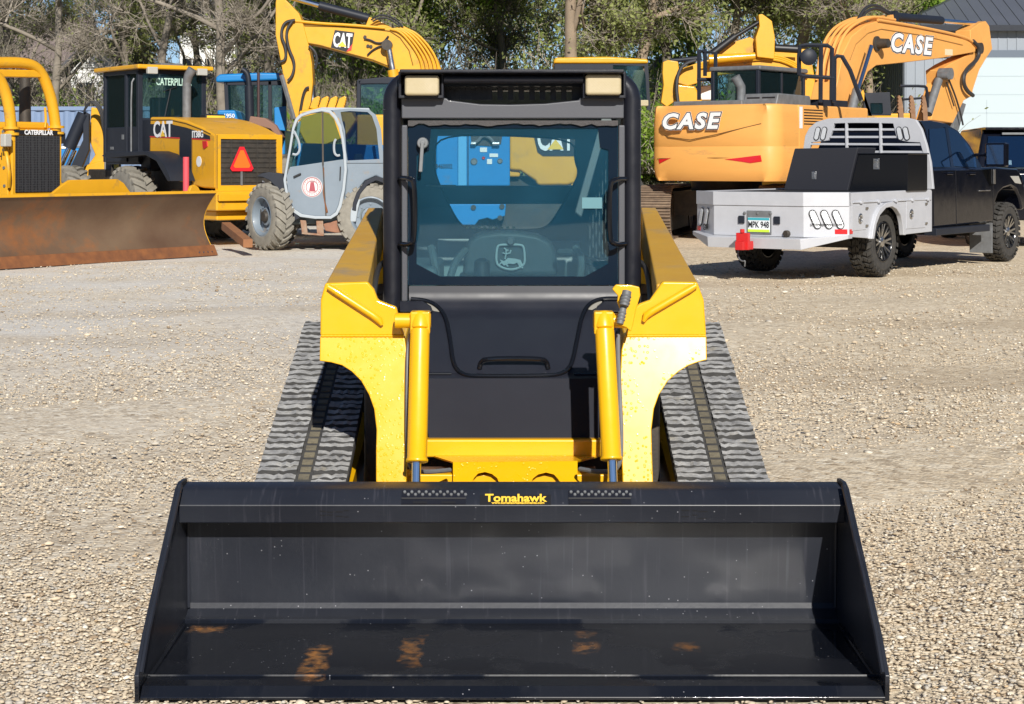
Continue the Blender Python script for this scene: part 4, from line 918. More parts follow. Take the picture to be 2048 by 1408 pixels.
b = B(T); b.box(-.138, .178, yc - .006, yc - .003, zb + .205, zb + .238); b.build('plate_header', mat('teal_band', (.05, .35, .42), .5), lp, smooth=0)
text('plate_number', 'MPK 948', .115, T.w((.02, yc - .008, zb + .145)), T.r, (0, 0, 1), M['vinylblack'], lp, bold=.002, ext=.0006, sx=.72)
for x in (-.28, .24): b = B(T); b.box(x, x + .09, yc - .012, yc + .01, zb + .16, zb + .26); b.build('socket', M['dgrey'], tail, bevel=.008)
for x in (-.19, 0, .19): b = B(T); b.lathe((x, yc + .01, zr - .28), (0, -1, 0), [(.02, 0), (.02, .012), (.012, .016)], 12); b.build('marker_lamp', M['mgrey'], tail)
b = B(T); b.box(-.10, .02, yc - .42, yc - .14, zb - .17, zb - .06); b.box(-.13, .05, yc - .34, yc - .28, zb - .17, zb + .05); b.box(-.07, .0, yc - .2, yc, zb - .14, zb - .08); b.lathe((-.04, yc - .33, zb + .05), (0, 0, 1), [(.03, 0), (.03, .05), (.012, .05)], 10)
b.build('tow_hitch', M['red'], TR, bevel=.008)
b = B(T); b.tube(smoothpath([(-.2, yc - .14, zb - .12), (-.12, yc - .3, zb - .28), (-.02, yc - .36, zb - .32), (.02, yc - .36, zb - .30), (.0, yc - .34, zb - .38)], 2), .010, 6); b.build('tow_chain', M['mgrey'], TR)
for (u0, n_, e_, A_, mm) in ((.80, nR, eR, (hw, yc + .015), 'redlens'),):
    q = T.w((hw, yc + .015, 0)).lerp(T.w((sx, yr + .015, 0)), .80) + Vector((0, 0, zb + .07)); b = B(); b.ring2([q - eR * .07 + Vector((0, 0, z)) + nR * .004 for z in (-.03,)] + [q + eR * .09 + Vector((0, 0, -.03)) + nR * .004, q + eR * .09 + Vector((0, 0, .03)) + nR * .004, q - eR * .07 + Vector((0, 0, .03)) + nR * .004], [q - eR * .07 + Vector((0, 0, -.03)), q + eR * .09 + Vector((0, 0, -.03)), q + eR * .09 + Vector((0, 0, .03)), q - eR * .07 + Vector((0, 0, .03))]); b.build('reflector', M['redlens'], tail, smooth=0)
b = B(T); b.box(sx, sx + .006, yr + .02, yr + .10, zb + .04, zb + .10); b.build('reflector', M['redlens'], bs, smooth=0)
q = T.w((-sx, yr + .015, 0)).lerp(T.w((-hw, yc + .015, 0)), .12) + Vector((0, 0, zb + .07)); b = B(); b.ring2([q - eL * .04 + nL * .004 + Vector((0, 0, -.03)), q + eL * .06 + nL * .004 + Vector((0, 0, -.03)), q + eL * .06 + nL * .004 + Vector((0, 0, .03)), q - eL * .04 + nL * .004 + Vector((0, 0, .03))], [q - eL * .04 + Vector((0, 0, -.03)), q + eL * .06 + Vector((0, 0, -.03)), q + eL * .06 + Vector((0, 0, .03)), q - eL * .04 + Vector((0, 0, .03))]); b.build('reflector', M['redlens'], tail, smooth=0)
q = T.w((-sx, yr, 0)).lerp(T.w((-hw, yc, 0)), .6) + Vector((0, 0, zb + .09)) + nL * .01
text('maker_lettering', 'GM', .12, q, -eL if eL.x < 0 else eL, (0, 0, 1), M['vinylblack'], tail, bold=.002, ext=.0008, sx=1.1)
q = T.w((hw, yc, 0)).lerp(T.w((sx, yr, 0)), .5) + Vector((0, 0, zb + .16)) + nR * .01
text('dealer_lettering', 'DOWNEASTERNCO.COM', .035, q, eR, (0, 0, 1), M['vinylblack'], tail, bold=.001, ext=.0008)
# headache rack
def rk(pts, y=None): return T.fyp(yf - .06, pts)
b = B(T)
outer = [(1606, 300), (1610, 272), (1618, 256), (1632, 244), (1657, 237), (1700, 235.5), (1780, 235), (1815, 235.5), (1832, 240), (1843, 258), (1853, 290), (1861, 325), (1866, 378)]
inner = [(1852, 378), (1850, 330), (1846, 306), (1840, 285), (1818, 284), (1800, 281), (1793, 275), (1786, 247), (1740, 246), (1700, 246), (1668, 247), (1664, 262), (1656, 281), (1640, 283), (1622, 285), (1618, 300)]
n_ = T.fyp(yf - .06, outer + inner); b.yp(n_, yf - .06, yf - .0)
rack = b.build('headache_rack', M['alu'], TR, bevel=.006)
b = B(T)
for (x0, x1, y) in ((1664, 1790, 259), (1660, 1794, 274), (1620, 1842, 288), (1650, 1846, 303)):
    a, c = T.fy(yf - .05, x0, y), T.fy(yf - .05, x1, y + (1 if y > 280 else 0)); b.bar((a[0], yf - .03, a[1]), (c[0], yf - .03, c[1]), .04, .032)
for x in (1693, 1761):
    a, c = T.fy(yf - .05, x, 246), T.fy(yf - .05, x + 1, 308); b.bar((a[0], yf - .045, a[1]), (c[0], yf - .045, c[1]), .05, .03, (1, 0, 0))
b.build('rack_bars', M['alu'], rack, bevel=.004)
for x in (1635, 1648, 1800, 1813):
    s_ = -3 if x < 1700 else 3; a, c = T.fy(yf - .06, x - s_ * .6, 259), T.fy(yf - .06, x + s_ * .6, 275); pill(T, T.w((a[0], yf - .06, a[1])), T.w((c[0], yf - .06, c[1])), .042, -T.f, rack)
# toolboxes
zd = zr - .012
q = T.fyp(yf - .95, [(1567, 372), (1589, 297), (1716, 295), (1695, 372)]); q = [(p[0], max(p[1], zd)) for p in q]; q[0] = (q[0][0], zd); q[3] = (q[3][0], zd)
b = B(T); b.yp(q, yf - .95, yf - .35); tb = b.build('toolbox', mat('satin_black_toolbox', (.022, .023, .03), .5, coat=.1), TR, bevel=.012)
a = T.fy(yf - .95, 1628, 351); b = B(T); b.box(a[0] - .035, a[0] + .035, yf - .958, yf - .95, a[1] - .055, a[1] + .055); b.box(a[0] - .02, a[0] + .02, yf - .966, yf - .958, a[1] - .035, a[1] + .03); b.build('latch', M['steel'], tb, bevel=.004)
q0 = T.fy(yf - .90, 1690, 309); q1 = T.fy(yf - .90, 1815, 309)
b = B(T); b.box(q0[0], q1[0], yf - .90, yf - .22, zd, q0[1]); b.box(q0[0] - .01, q1[0] + .02, yf - .915, yf - .2, q0[1], q0[1] + .02); tb = b.build('toolbox', M['blackgloss'], TR, bevel=.008)
a = T.fy(yf - .90, 1753, 328); b = B(T); b.box(a[0] - .045, a[0] + .045, yf - .910, yf - .90, a[1] - .075, a[1] + .075); b.box(a[0] - .02, a[0] + .02, yf - .922, yf - .91, a[1] - .05, a[1] + .05); b.build('latch', M['steel'], tb, bevel=.004)
# cab body
M['tpaint'] = mat('black_truck_paint', (.004, .005, .010), .10, spec=.45, rvar=.03)
xs_ = 1.02
low = T.sxp(xs_, [(1866, 457), (1985, 444), (1989, 436), (1991, 405), (1997, 388), (2007, 378), (2022, 373), (2033, 380), (2040, 398), (2044, 420), (2050, 418), (2050, 378), (2045, 352), (2035, 336), (1990, 333), (1953, 336), (1920, 336), (1866, 337)])
b = B(T); b.xp(low, -xs_, xs_); tc_ = b.build('cab_body', M['tpaint'], TR, bevel=.04, seg=3)
UPX = [(1860, 338), (1858, 300), (1852, 262), (1843, 246), (1838, 242), (1862, 241), (1892, 247), (1916, 261), (1940, 290), (1962, 330), (1968, 338)]
upo = T.sxp(.9, UPX)
zt = max(p[1] for p in upo); zl = min(p[1] for p in upo)
def retrace(px_pts, x0):
    out = []
    for p_ in px_pts:
        q_ = T.sx(x0, *p_)
        for _ in range(3): q_ = T.sx(x0 * (1 - .20 * (q_[1] - zl) / (zt - zl)), *p_)
        out.append(q_)
    return out
upo = retrace(UPX, .96)
b = B(T)
def tumble(p, s_, off=0): t = (p[1] - zl) / (zt - zl); return (s_ * (1.0 - .20 * t + off), p[0], p[1])
b.ring2([tumble(p, -.96) for p in upo], [tumble(p, .96) for p in upo]); up_ = b.build('cab_roof', M['tpaint'], TR, bevel=.04, seg=3)
for wpts in ([(1862, 334), (1859, 300), (1858, 258), (1889, 256), (1901, 322), (1900, 334)], [(1895, 255), (1912, 262), (1932, 285), (1950, 315), (1953, 335), (1906, 332), (1903, 318)]):
    w_ = retrace(wpts, .965); b = B(T); b.ring2([tumble(p, .96, .005) for p in w_], [tumble(p, .96, .011) for p in w_]); b.build('window', M['carglass'], up_, smooth=0)
b = B(T); w_ = retrace([(1889, 254), (1895, 255), (1906, 333), (1901, 334)], .965); b.ring2([tumble(p, .96, .005) for p in w_], [tumble(p, .96, .016) for p in w_]); b.build('door_pillar', M['tpaint'], up_, smooth=0)
for px_ in (1866, 1911, 1985):
    a, c = T.sx(xs_, px_, 340), T.sx(xs_, px_ + 2, 450 if px_ < 1980 else 436); b = B(T); b.bar((xs_ + .001, *a), (xs_ + .001, *c), .008, .006, (1, 0, 0)); b.build('door_seam', M['vinylblack'], tc_, smooth=0)
for px_ in (1905, 1950): a = T.sx(xs_, px_ - 8, 347); b = B(T); b.box(xs_, xs_ + .035, a[0] - .12, a[0] + .10, a[1] - .02, a[1] + .015); b.build('door_handle', M['tpaint'], tc_, bevel=.008)
a = T.sx(xs_, 1974, 381); b = B(T); b.box(xs_, xs_ + .012, a[0] - .35, a[0] + .12, a[1] - .008, a[1] + .008); a = T.sx(xs_, 1987, 352); b.box(xs_, xs_ + .02, a[0] - .04, a[0] + .04, a[1] - .12, a[1] + .10); b.build('fender_badge', M['steel'], tc_, bevel=.003)
a, c = T.sx(xs_ + .05, 1868, 464), T.sx(xs_ + .05, 1975, 452); b = B(T); b.box(xs_ - .1, xs_ + .09, a[0], c[0], a[1] - .05, a[1] + .05); b.build('running_board', M['dgrey'], TR, bevel=.01)
b = B(T); a = T.sx(xs_ - .06, 1972, 478); b.box(xs_ - .32, xs_ + .04, a[0] - .01, a[0] + .02, .16, .62); b.build('mud_flap', M['mgrey'], TR, bevel=.006)
b = B(T); a = T.sx(1.30, 1997, 307); b.box(1.10, 1.42, a[0] - .03, a[0] + .12, a[1] - .20, a[1] + .16); b.bar((.9, a[0] + .05, a[1] - .02), (1.15, a[0] + .05, a[1] - .02), .06, .05); mr_ = b.build('wing_mirror', M['tpaint'], TR, bevel=.03, seg=3)
b = B(T); b.box(1.13, 1.39, a[0] - .036, a[0] - .030, a[1] - .16, a[1] + .13); b.build('mirror_glass', M['chrome'], mr_, smooth=0)
b = B(T); w_ = T.sxp(xs_, [(2020, 352), (2037, 352), (2043, 368), (2030, 366)]); b.xp(w_, xs_ - .05, xs_ + .004); b.build('headlight', M['lens'], tc_, bevel=.004)
b = B(T); b.box(-.42, .42, yc + .05, 5.4, .62, .80); b.box(-.85, .85, -.12, .12, .38, .56); b.box(-.85, .85, 4.55, 4.78, .38, .56); b.box(-.9, .9, yr + .1, yf - .1, zb + .1, zb + .16); b.cyl((.5, yc + .35, .62), (.42, yc - .03, .62), .045); b.build('chassis', M['darkmetal'], TR, bevel=.01)
b = B(T)
for s_ in (-.45, .45): b.box(s_ - .22, s_ + .22, 3.0, 3.12, 1.25, 1.75); b.box(s_ - .13, s_ + .13, 3.0, 3.1, 1.78, 1.98)
b.build('seats', M['interior'], TR, bevel=.04)
# ================================================================ orange-yellow tracked excavator behind the truck
E = Fr(3.78, 33.9, .62, .78)
EX = thing('tracked_excavator', 'orange-yellow tracked excavator with white lettering on its counterweight, behind the flatbed truck', 'excavator', E.w((0, 1.5, 0)), 'excavators parked along the back of the lot')
U = Fr(3.2, 35.2, .22, .975)
crawler(U, -.62, .03, -.35, 4.3, 1.05, EX, mat('rusty_crawler_pads', (.24, .17, .11), .85, col2=(.13, .09, .065), nscale=9, bump=.4, bscale=40))
crawler(U, 1.75, 2.4, -.35, 4.3, 1.05, EX, bpy.data.materials['rusty_crawler_pads'])
b = B(U); b.box(-.5, 2.3, 1.0, 3.2, .45, .95); b.lathe((.9, 2.1, .95), (0, 0, 1), [(.75, 0), (.75, .3)], 28); b.build('undercarriage', M['darkmetal'], EX)
zt, zb_ = 2.66, 1.18
def cw_outline(grow=0.0, rear=0.0):
    P = []; X = 1.45 + grow
    P += [(-X, 1.0), (-X, .45)]
    for k in range(1, 8): a = R(180 + 62 * k / 8 * 1.0); P.append((-X + .42 + .42 * math.cos(a), .45 + .42 * math.sin(a)))
    for k in range(13): x = -1.15 + 2.3 * k / 12; P.append((x, -.02 - rear + .10 * (x / 1.15) ** 2))
    for k in range(7, 0, -1): a = R(360 - 62 * k / 8); P.append((X - .42 + .42 * math.cos(a), .45 + .42 * math.sin(a)))
    P += [(X, .45), (X, 1.0)]; return P
def counterweight(fr, m, parent, zb, zt, levels):
    b = B(fr); rows = []
    for (z, g, r_) in levels: rows.append([(x, y, z) for x, y in cw_outline(g, r_)])
    n = len(rows[0]); pts = [p for r_ in rows for p in r_]; k = len(rows)
    fs = [(j * n + i, j * n + (i + 1) % n, (j + 1) * n + (i + 1) % n, (j + 1) * n + i) for j in range(k - 1) for i in range(n)] + [tuple(range(n))[::-1], tuple(range((k - 1) * n, k * n))]
    b.add(pts, fs); return b.build('counterweight', m, parent, smooth=50)
M['casecw'] = mat('scraped_counterweight_paint', (.80, .385, .095), .52, coat=.08, col2=(.74, .35, .085), nscale=2, dirt=(.34, .20, .09), dscale=2.2, damt=.02, rvar=.1, stretch=(.5, .5, 2.5))
cw = counterweight(E, M['casecw'], EX, zb_, zt, [(1.18, -.09, -.10), (1.26, -.04, -.04), (1.40, 0, 0), (1.84, 0, .015), (1.85, -.004, .008), (1.86, 0, .015), (2.2, 0, .0), (2.45, -.01, -.04), (2.60, -.02, -.06), (2.64, -.035, -.08), (2.66, -.07, -.11)])
case_letters(E.w((-.36, -.085, 2.33)), E.r, (0, -.06, 1), .30, cw, sx=1.28)
b = B(E)
crs = [(-1.30, 2.16), (-.9, 2.04), (-.35, 1.98), (.25, 2.08), (1.15, 2.28)]
b.tube([(x, -.045 - .02 + .10 * (x / 1.15) ** 2 + (.12 * abs(x / 1.3) ** 6), z) for x, z in crs], .010, 6); b.tube([(-1.2, -.02 + .08, 1.62), (.2, -.035, 1.63), (1.1, .06, 1.62)], .006, 6)
b.build('crease_line', mat('dark_seam', (.16, .08, .02), .7), cw)
for pts in ([(.42, 1.60), (1.15, 1.68), (1.17, 1.56), (.95, 1.53)], [(-1.17, 1.6), (-.85, 1.63), (-1.15, 1.52)]):
    b = B(E); f_ = lambda x: -.02 - .018 + .10 * (x / 1.15) ** 2; b.ring2([(x, f_(x), z) for x, z in pts], [(x, f_(x) + .02, z) for x, z in pts]); b.build('reflector', M['redlens'], cw, smooth=0)
b = B(E); b.box(1.20, 1.448, 1.0, 3.9, 1.2, 2.66); b.box(.35, 1.2, 1.0, 2.2, 1.2, 2.64); b.xp([(3.9, 1.2), (4.1, 1.2), (4.1, 2.0), (3.9, 2.4)], .5, 1.44); b.box(-1.448, .35, 1.0, 1.9, 1.2, 2.3)
hs = b.build('engine_housing', M['case'], EX, bevel=.04, seg=3)
b = B(E)
for k in range(6): b.box(1.448, 1.456, 1.2, 1.95, 2.28 + k * .055, 2.30 + k * .055)
b.build('vent_slots', M['vinylblack'], hs, smooth=0)
decal(E, [(1.45, 1.02, 2.62), (1.45, 1.14, 2.62), (1.45, 1.14, 2.2), (1.45, 1.02, 2.2)], M['white'], hs, name='label_strip')
b = B(E); b.box(-1.15, .45, .55, 1.5, 2.64, 2.76); b.xp([(.6, 2.64), (2.0, 2.64), (1.95, 2.86), (.7, 2.88)], .42, 1.18); hd = b.build('engine_hood', M['mgrey'], EX, bevel=.03, seg=3)
b = B(E)
for k in range(2):
    for j in range(2): b.box(.5 + j * .34, .78 + j * .34, .655 + k * .0, .665, 2.70 + k * .08, 2.73 + k * .08)
b.build('hood_slots', M['vinylblack'], hd, smooth=0)
b = B(E); b.tube([(-.02, 1.3, 2.7), (-.02, 1.3, 3.05), (-.1, 1.2, 3.25)], [.09, .09, .10], 14); b.build('exhaust_pipe', M['mgrey'], EX)
# cab
b = B(E); cx0, cx1, cy0, cy1 = -1.17, -.10, 2.1, 3.95; z0, z1 = 1.3, 3.42
for (x, y) in ((cx0, cy0), (cx1, cy0), (cx0, cy1), (cx1, cy1)): b.box(x - .04, x + .04, y - .04, y + .04, z0, z1)
b.box(cx0, cx1, cy0, cy1, z0, 2.35)
b.box(cx0 - .02, cx1 + .02, 3.0, 3.08, z0, z1)
ec = b.build('cab', M['dgrey'], EX, bevel=.015)
b = B(E); b.zp([(cx0 - .08, cy0 - .05), (cx1 + .08, cy0 - .05), (cx1 + .08, cy1 + .1), (cx0 - .08, cy1 + .1)], z1, z1 + .10); b.build('cab_roof', M['mgrey'], ec, bevel=.04, seg=3)
b = B(E); b.box(cx0 + .04, cx1 - .04, cy0 - .01, cy0, 2.35, z1); b.box(cx1, cx1 + .01, cy0 + .05, cy1 - .05, 2.35, z1); b.build('cab_glass', M['glass'], ec, smooth=0)
b = B(E); b.box(-.85, -.40, 2.7, 2.85, 2.0, 2.9); b.box(-.85, -.4, 2.8, 3.3, 1.9, 2.05); b.build('seat', M['seat'], ec, bevel=.05)
# boom, stick and cylinders
bx0, bx1 = -.16, .40
side_b = E.sxp(bx1, [(1660, 232), (1676, 160), (1686, 108), (1703, 73), (1731, 50), (1756, 42), (1841, 57), (1920, 74), (1952, 86), (1951, 104), (1884, 116), (1810, 125), (1753, 131), (1736, 144), (1722, 175), (1704, 232)])
b = B(E); b.xp(side_b, bx0, bx1); boom = b.build('boom', M['case'], EX, bevel=.02)
stick = E.sxp(.32, [(1941, 60), (1960, 46), (1972, 42), (1979, 52), (1985, 98), (1972, 118), (1959, 140), (1946, 180), (1945, 192), (1928, 201), (1906, 246), (1862, 240), (1884, 166), (1882, 140), (1900, 128), (1941, 107)])
b = B(E); b.xp(stick, -.08, .32); st_ = b.build('stick', M['case'], EX, bevel=.02)
def ep(x, px, py): q = E.sx(x, px, py); return Vector((x, q[0], q[1]))
rid = [(1676, 165), (1682, 120), (1694, 82), (1712, 58), (1738, 44), (1758, 38), (1800, 45)]
for k in range(4):
    b = B(E); xx = .30 - k * .13; path = [ep(bx1, *p) for p in rid]; path = [Vector((xx, p[1] - .05, p[2] + .06)) for p in path]; b.tube(smoothpath(path, 2), .035, 8); b.build('hydraulic_pipe', M['case'], boom)
b = B(E); b.tube(smoothpath([ep(.42, *p) for p in ((1756, 40), (1841, 54), (1925, 72), (1945, 82), (1956, 98))], 2), .035, 8); b.build('hydraulic_pipe', M['case'], boom)
for pts in (((1706, 62), (1716, 38), (1728, 18), (1742, 10), (1758, 12), (1772, 22), (1790, 30)), ((1712, 60), (1722, 36), (1734, 22), (1748, 16), (1764, 20), (1782, 32))):
    b = B(E); b.tube(smoothpath([ep(.1, *p) for p in pts], 2), .035, 6); b.build('hose', M['hose'], boom)
b = B(E); b.tube([ep(bx1 + .005, *p) for p in ((1700, 120), (1712, 88), (1736, 66), (1762, 58), (1840, 70), (1925, 90))], .012, 5); b.build('weld_line', mat('seam_orange', (.35, .17, .04), .7), boom)
b = B(E); b.cyl(ep(.12, 1786, 33), ep(.12, 1882, 41), .10); b.lathe(ep(.12, 1786, 33), (1, 0, 0), [(.13, -.1), (.13, .1)], 16); cyl_ = b.build('stick_cylinder', M['dgrey'], EX)
b = B(E); b.cyl(ep(.12, 1880, 41), ep(.12, 1970, 49), .055); b.build('cylinder_rod', M['chrome'], cyl_)
b = B(E); b.xp(E.sxp(.3, [(1772, 45), (1783, 30), (1790, 29), (1793, 46)]), .0, .06); b.xp(E.sxp(.3, [(1772, 45), (1783, 30), (1790, 29), (1793, 46)]), .2, .26); b.build('cylinder_lug', M['case'], boom)
for x in (.62, -.38):
    b = B(E); b.cyl(ep(x, 1714, 180), ep(x, 1698, 240), .10); cyl_ = b.build('boom_cylinder', M['mgrey'], EX)
    b = B(E); b.cyl(ep(x, 1742, 92), ep(x, 1714, 182), .055); b.build('cylinder_rod', M['chrome'], cyl_)
b = B(E); b.lathe(ep(.30, 1744, 88), (1, 0, 0), [(.17, 0), (.17, .14), (.12, .16), (.10, .40)], 20); b.build('cylinder_pin', M['darkmetal'], boom)
b = B(E); b.cyl(ep(.44, 1877, 160), ep(.44, 1856, 228), .10); b.lathe(ep(.3, 1884, 148), (1, 0, 0), [(.14, -.06), (.14, .24)], 16); b.lathe(ep(.3, 1877, 152), (1, 0, 0), [(.09, .0), (.09, .26)], 14); b.build('bucket_cylinder', M['mgrey'], st_)
b = B(E); b.tube(smoothpath([ep(.44, *p) for p in ((1946, 82), (1958, 95), (1957, 118), (1930, 140), (1926, 165), (1934, 182), (1946, 191))], 3), .05, 8); b.build('hose', M['hose'], st_)
b = B(E); b.tube(smoothpath([ep(.40, *p) for p in ((1898, 160), (1912, 195), (1922, 230), (1926, 250))], 2), .025, 6); b.tube([ep(.40, 1893, 165), ep(.40, 1908, 212)], .02, 6); b.build('hose', M['hose'], st_)
b = B(E); b.lathe(ep(.28, 1951, 97), (1, 0, 0), [(.14, 0), (.14, .16)], 18); b.build('stick_pin', M['darkmetal'], st_)
b = B(E); b.xp(E.sxp(.3, [(1912, 236), (1926, 205), (1934, 208), (1922, 250), (1910, 290), (1896, 300)]), 0, .28); b.build('linkage', M['mgrey'], EX, bevel=.01)
q0, q1 = ep(bx1 + .002, 1779, 92), ep(bx1 + .002, 1865, 92)
pc = E.w(ep(bx1 + .002, 1821, 90)); rt = (E.w(ep(bx1, 1860, 94)) - E.w(ep(bx1, 1780, 86))).normalized(); up3 = Vector((0, 0, 1)) - rt * rt.z
case_letters(pc, rt, up3.normalized(), .41, boom, sx=1.52)
decal(E, [ep(bx1, *p) for p in ((1890, 98), (1905, 99), (1905, 111), (1890, 110))], mat('cream_label', (.7, .6, .4), .6), boom, name='label')
# guard rails
for tubes in ([(1398, 200), (1398, 100), (1407, 104), (1431, 106), (1432, 198)], [(1410, 152), (1410, 98)], [(1394, 103), (1402, 103)], [(1394, 159), (1430, 159)]):
    b = B(); b.tube([PX(x, y, 36.6) for x, y in tubes], .045, 6); b.build('hand_rail', M['dgrey'], EX)
for tubes in ([(1598, 112), (1600, 92), (1612, 90), (1655, 91), (1664, 97), (1663, 200)], [(1598, 112), (1598, 148), (1606, 152), (1668, 156)], [(1642, 90), (1641, 205)], [(1668, 205), (1669, 118), (1674, 112), (1684, 113), (1700, 140), (1722, 200)]):
    b = B(); b.tube([PX(x, y, 34.2) for x, y in tubes], .045, 6); b.build('hand_rail', M['dgrey'], EX)
b = B(); b.lathe(PX(1617, 114, 34.1), (0, -1, 0), [(.16, 0), (.165, .03), (.12, .06), (.02, .07)], 24); b.build('round_mirror', M['dgrey'], EX)
b = B(E); b.box(.55, 1.25, 2.2, 3.4, 2.64, 2.8); b.build('tread_box', M['dgrey'], EX, bevel=.02)

# ================================================================ CAT excavator on the left, arm raised
K = Fr(-.2, 36.0, -1, .0)       # forward = image left; local x right = away from camera
CE = thing('tracked_excavator', 'yellow tracked excavator with raised boom and toothed bucket, right of the blue tractor', 'excavator', (-.4, 37, 0), 'excavators parked along the back of the lot')
def kp(px, py, d): return PX(px, py, d)
def slab(pts, d0, d1, fac=True):
    """photo outline traced at distance d0, as thick as d1 - d0"""
    b = B(); b.prism([PX(x, y, d0) for x, y in pts], (0, d1 - d0, 0)); return b
boomp = [(578, 41), (607, 46), (674, 48), (740, 52), (787, 56), (808, 52), (832, 64), (858, 92), (875, 117), (886, 150), (890, 260), (800, 260), (792, 160), (785, 139), (746, 123), (705, 111), (644, 94), (615, 88), (582, 80), (573, 68)]
boom = slab(boomp, 36.0, 36.5).build('boom', M['cat'], CE, bevel=.02)
stick = [(551, 6), (553, -6), (568, -4), (582, 10), (598, 27), (606, 46), (612, 70), (618, 92), (624, 127), (626, 164), (622, 205), (608, 245), (588, 245), (576, 205), (562, 127), (551, 70)]
st_ = slab(stick, 35.95, 36.45).build('stick', M['cat'], CE, bevel=.02)
b = B(); b.cyl(PX(638, 11, 36.25), PX(738, 37, 36.25), .095); cy_ = b.build('stick_cylinder', M['dgrey'], CE, bevel=.01)
b = B(); b.cyl(PX(570, -8, 36.25), PX(640, 11.5, 36.25), .055); b.build('cylinder_rod', M['chrome'], cy_)
slab([(730, 54), (738, 34), (752, 38), (790, 58)], 36.15, 36.35).build('cylinder_lug', M['cat'], boom, bevel=.01)
for (d, nm) in ((35.85, 0), (36.65, 1)):
    b = B(); b.cyl(PX(785, 140, d), PX(800, 230, d), .11); cy_ = b.build('boom_cylinder', M['cat'], CE)
    b = B(); b.cyl(PX(777, 92, d), PX(786, 142, d), .06); b.build('cylinder_rod', M['steel'], cy_)
b = B(); b.lathe(PX(775, 91, 36.0), (0, -1, 0), [(.11, 0), (.11, .22)], 16); b.build('cylinder_pin', M['darkmetal'], boom)
for k in range(5):
    b = B(); o = k * 8; b.tube(smoothpath([PX(x, y, 35.96) for x, y in ((780 + o * .9, 58 - o * .02), (800 + o, 62 + o * .1), (826 + o, 92), (842 + o, 120), (846 + o, 150))], 2), .026, 8); b.build('hydraulic_pipe', M['cat'], boom)
b = B(); b.tube(smoothpath([PX(x, y, 35.95) for x, y in ((590, 42), (640, 47), (700, 50), (770, 56))], 1), .03, 8); b.build('hydraulic_pipe', M['cat'], boom)
for pts in (((590, 40), (568, 44), (561, 70), (572, 95), (572, 120), (560, 124)), ((585, 42), (572, 60), (576, 95), (590, 125), (586, 150), (576, 162)), ((618, 92), (632, 105), (634, 125), (630, 138)), ((600, 225), (606, 190), (612, 176), (618, 175))):
    b = B(); b.tube(smoothpath([PX(x, y, 35.88) for x, y in pts], 3), .03, 7); b.build('hose', M['hose'], st_)
b = B(); b.cyl(PX(622, 170, 36.2), PX(629, 240, 36.2), .085); b.build('bucket_cylinder', M['steel'], st_)
b = B(); b.tube([PX(563, 150, 35.9), PX(588, 238, 35.9)], .05, 6); b.build('steel_line', M['mgrey'], st_)
b = B(); b.tube([PX(x, y, 35.985) for x, y in ((606, 84), (640, 90), (700, 107), (745, 119), (785, 135))], .010, 5); b.tube([PX(x, y, 35.985) for x, y in ((606, 51), (674, 53), (740, 57), (780, 62), (800, 75), (818, 100), (826, 130))], .010, 5); b.build('weld_line', mat('seam_yellow', (.30, .16, .02), .7), boom)
for pts in (((742, 40), (757, 30), (778, 31), (796, 42), (806, 54)), ((745, 43), (760, 35), (780, 37), (800, 52)), ((728, 77), (742, 80), (752, 86), (766, 86), (777, 72)), ((735, 110), (745, 100), (760, 92), (772, 92))):
    b = B(); b.tube(smoothpath([PX(x, y, 35.96) for x, y in pts], 2), .02, 6); b.build('hose', M['hose'], boom)
for (x, y) in ((736, 92), (742, 93), (730, 74)): b = B(); b.lathe(PX(x, y, 35.99), (0, -1, 0), [(.035, 0), (.035, .02)], 10); b.build('fitting', M['darkmetal'], boom)
c = PX(685, 82, 35.99); catlogo(c, (1, 0, -.08), (.08, 0, 1), .42, .39, boom)
b = B(); b.prism([PX(x, y, 35.99) for x, y in ((578, 49), (604, 52), (606, 76), (582, 72))], (0, -.012, 0)); b.build('reinforcing_plate', M['cat'], boom, bevel=.006)
bk_ = slab([(598, 222), (640, 214), (700, 216), (712, 240), (690, 275), (650, 290), (612, 288), (598, 262)], 34.7, 35.9); bko = bk_.build('bucket', M['cat'], CE, bevel=.03)
for k in range(4):
    o = k * 17.5; b = slab([(619 + o, 216), (626 + o, 197), (636 + o, 192), (640 + o, 194), (638 + o, 206), (634 + o, 218)], 34.75 + k * .0, 34.95)
    for j in range(4): b.prism([PX(x, y, 34.74) for x, y in ((638 + o - j * 1.6, 198 + j * 5), (641 + o - j * 1.6, 200 + j * 5), (637 + o - j * 1.6, 202 + j * 5))], (0, .1, 0))
    b.build('bucket_tooth', M['cat'], bko, bevel=.01)
# cab
b = B()
for (x, y0_, x2, y1_) in ((718, 160, 716, 300), (800, 160, 800, 300)):
    for d in (35.3, 36.6): b.bar(PX(x, y0_, d), PX(x2, y1_, d), .09, .09)
for d in (35.3, 36.6): b.bar(PX(716, 164, d), PX(802, 160, d), .09, .12); b.bar(PX(720, 240, d), PX(802, 240, d), .09, .1)
b.prism([PX(x, y, 35.25) for x, y in ((716, 168), (722, 158), (765, 154), (805, 154), (805, 168))], (0, 1.5, 0)); kc = b.build('cab', M['dgrey'], CE, bevel=.02)
slab([(722, 166), (798, 166), (798, 300), (722, 300)], 35.28, 35.29).build('cab_glass', M['glass'], kc, smooth=0)
slab([(722, 240), (800, 240), (800, 320), (722, 320)], 35.35, 36.6).build('cab_door', M['cat'], kc, bevel=.02)
b = B(); b.box(*sorted((PX(722, 0, 36)[0], PX(1040, 0, 36)[0])), 35.0, 37.6, 1.25, 2.5); b.build('engine_housing', M['cat'], CE, bevel=.04)
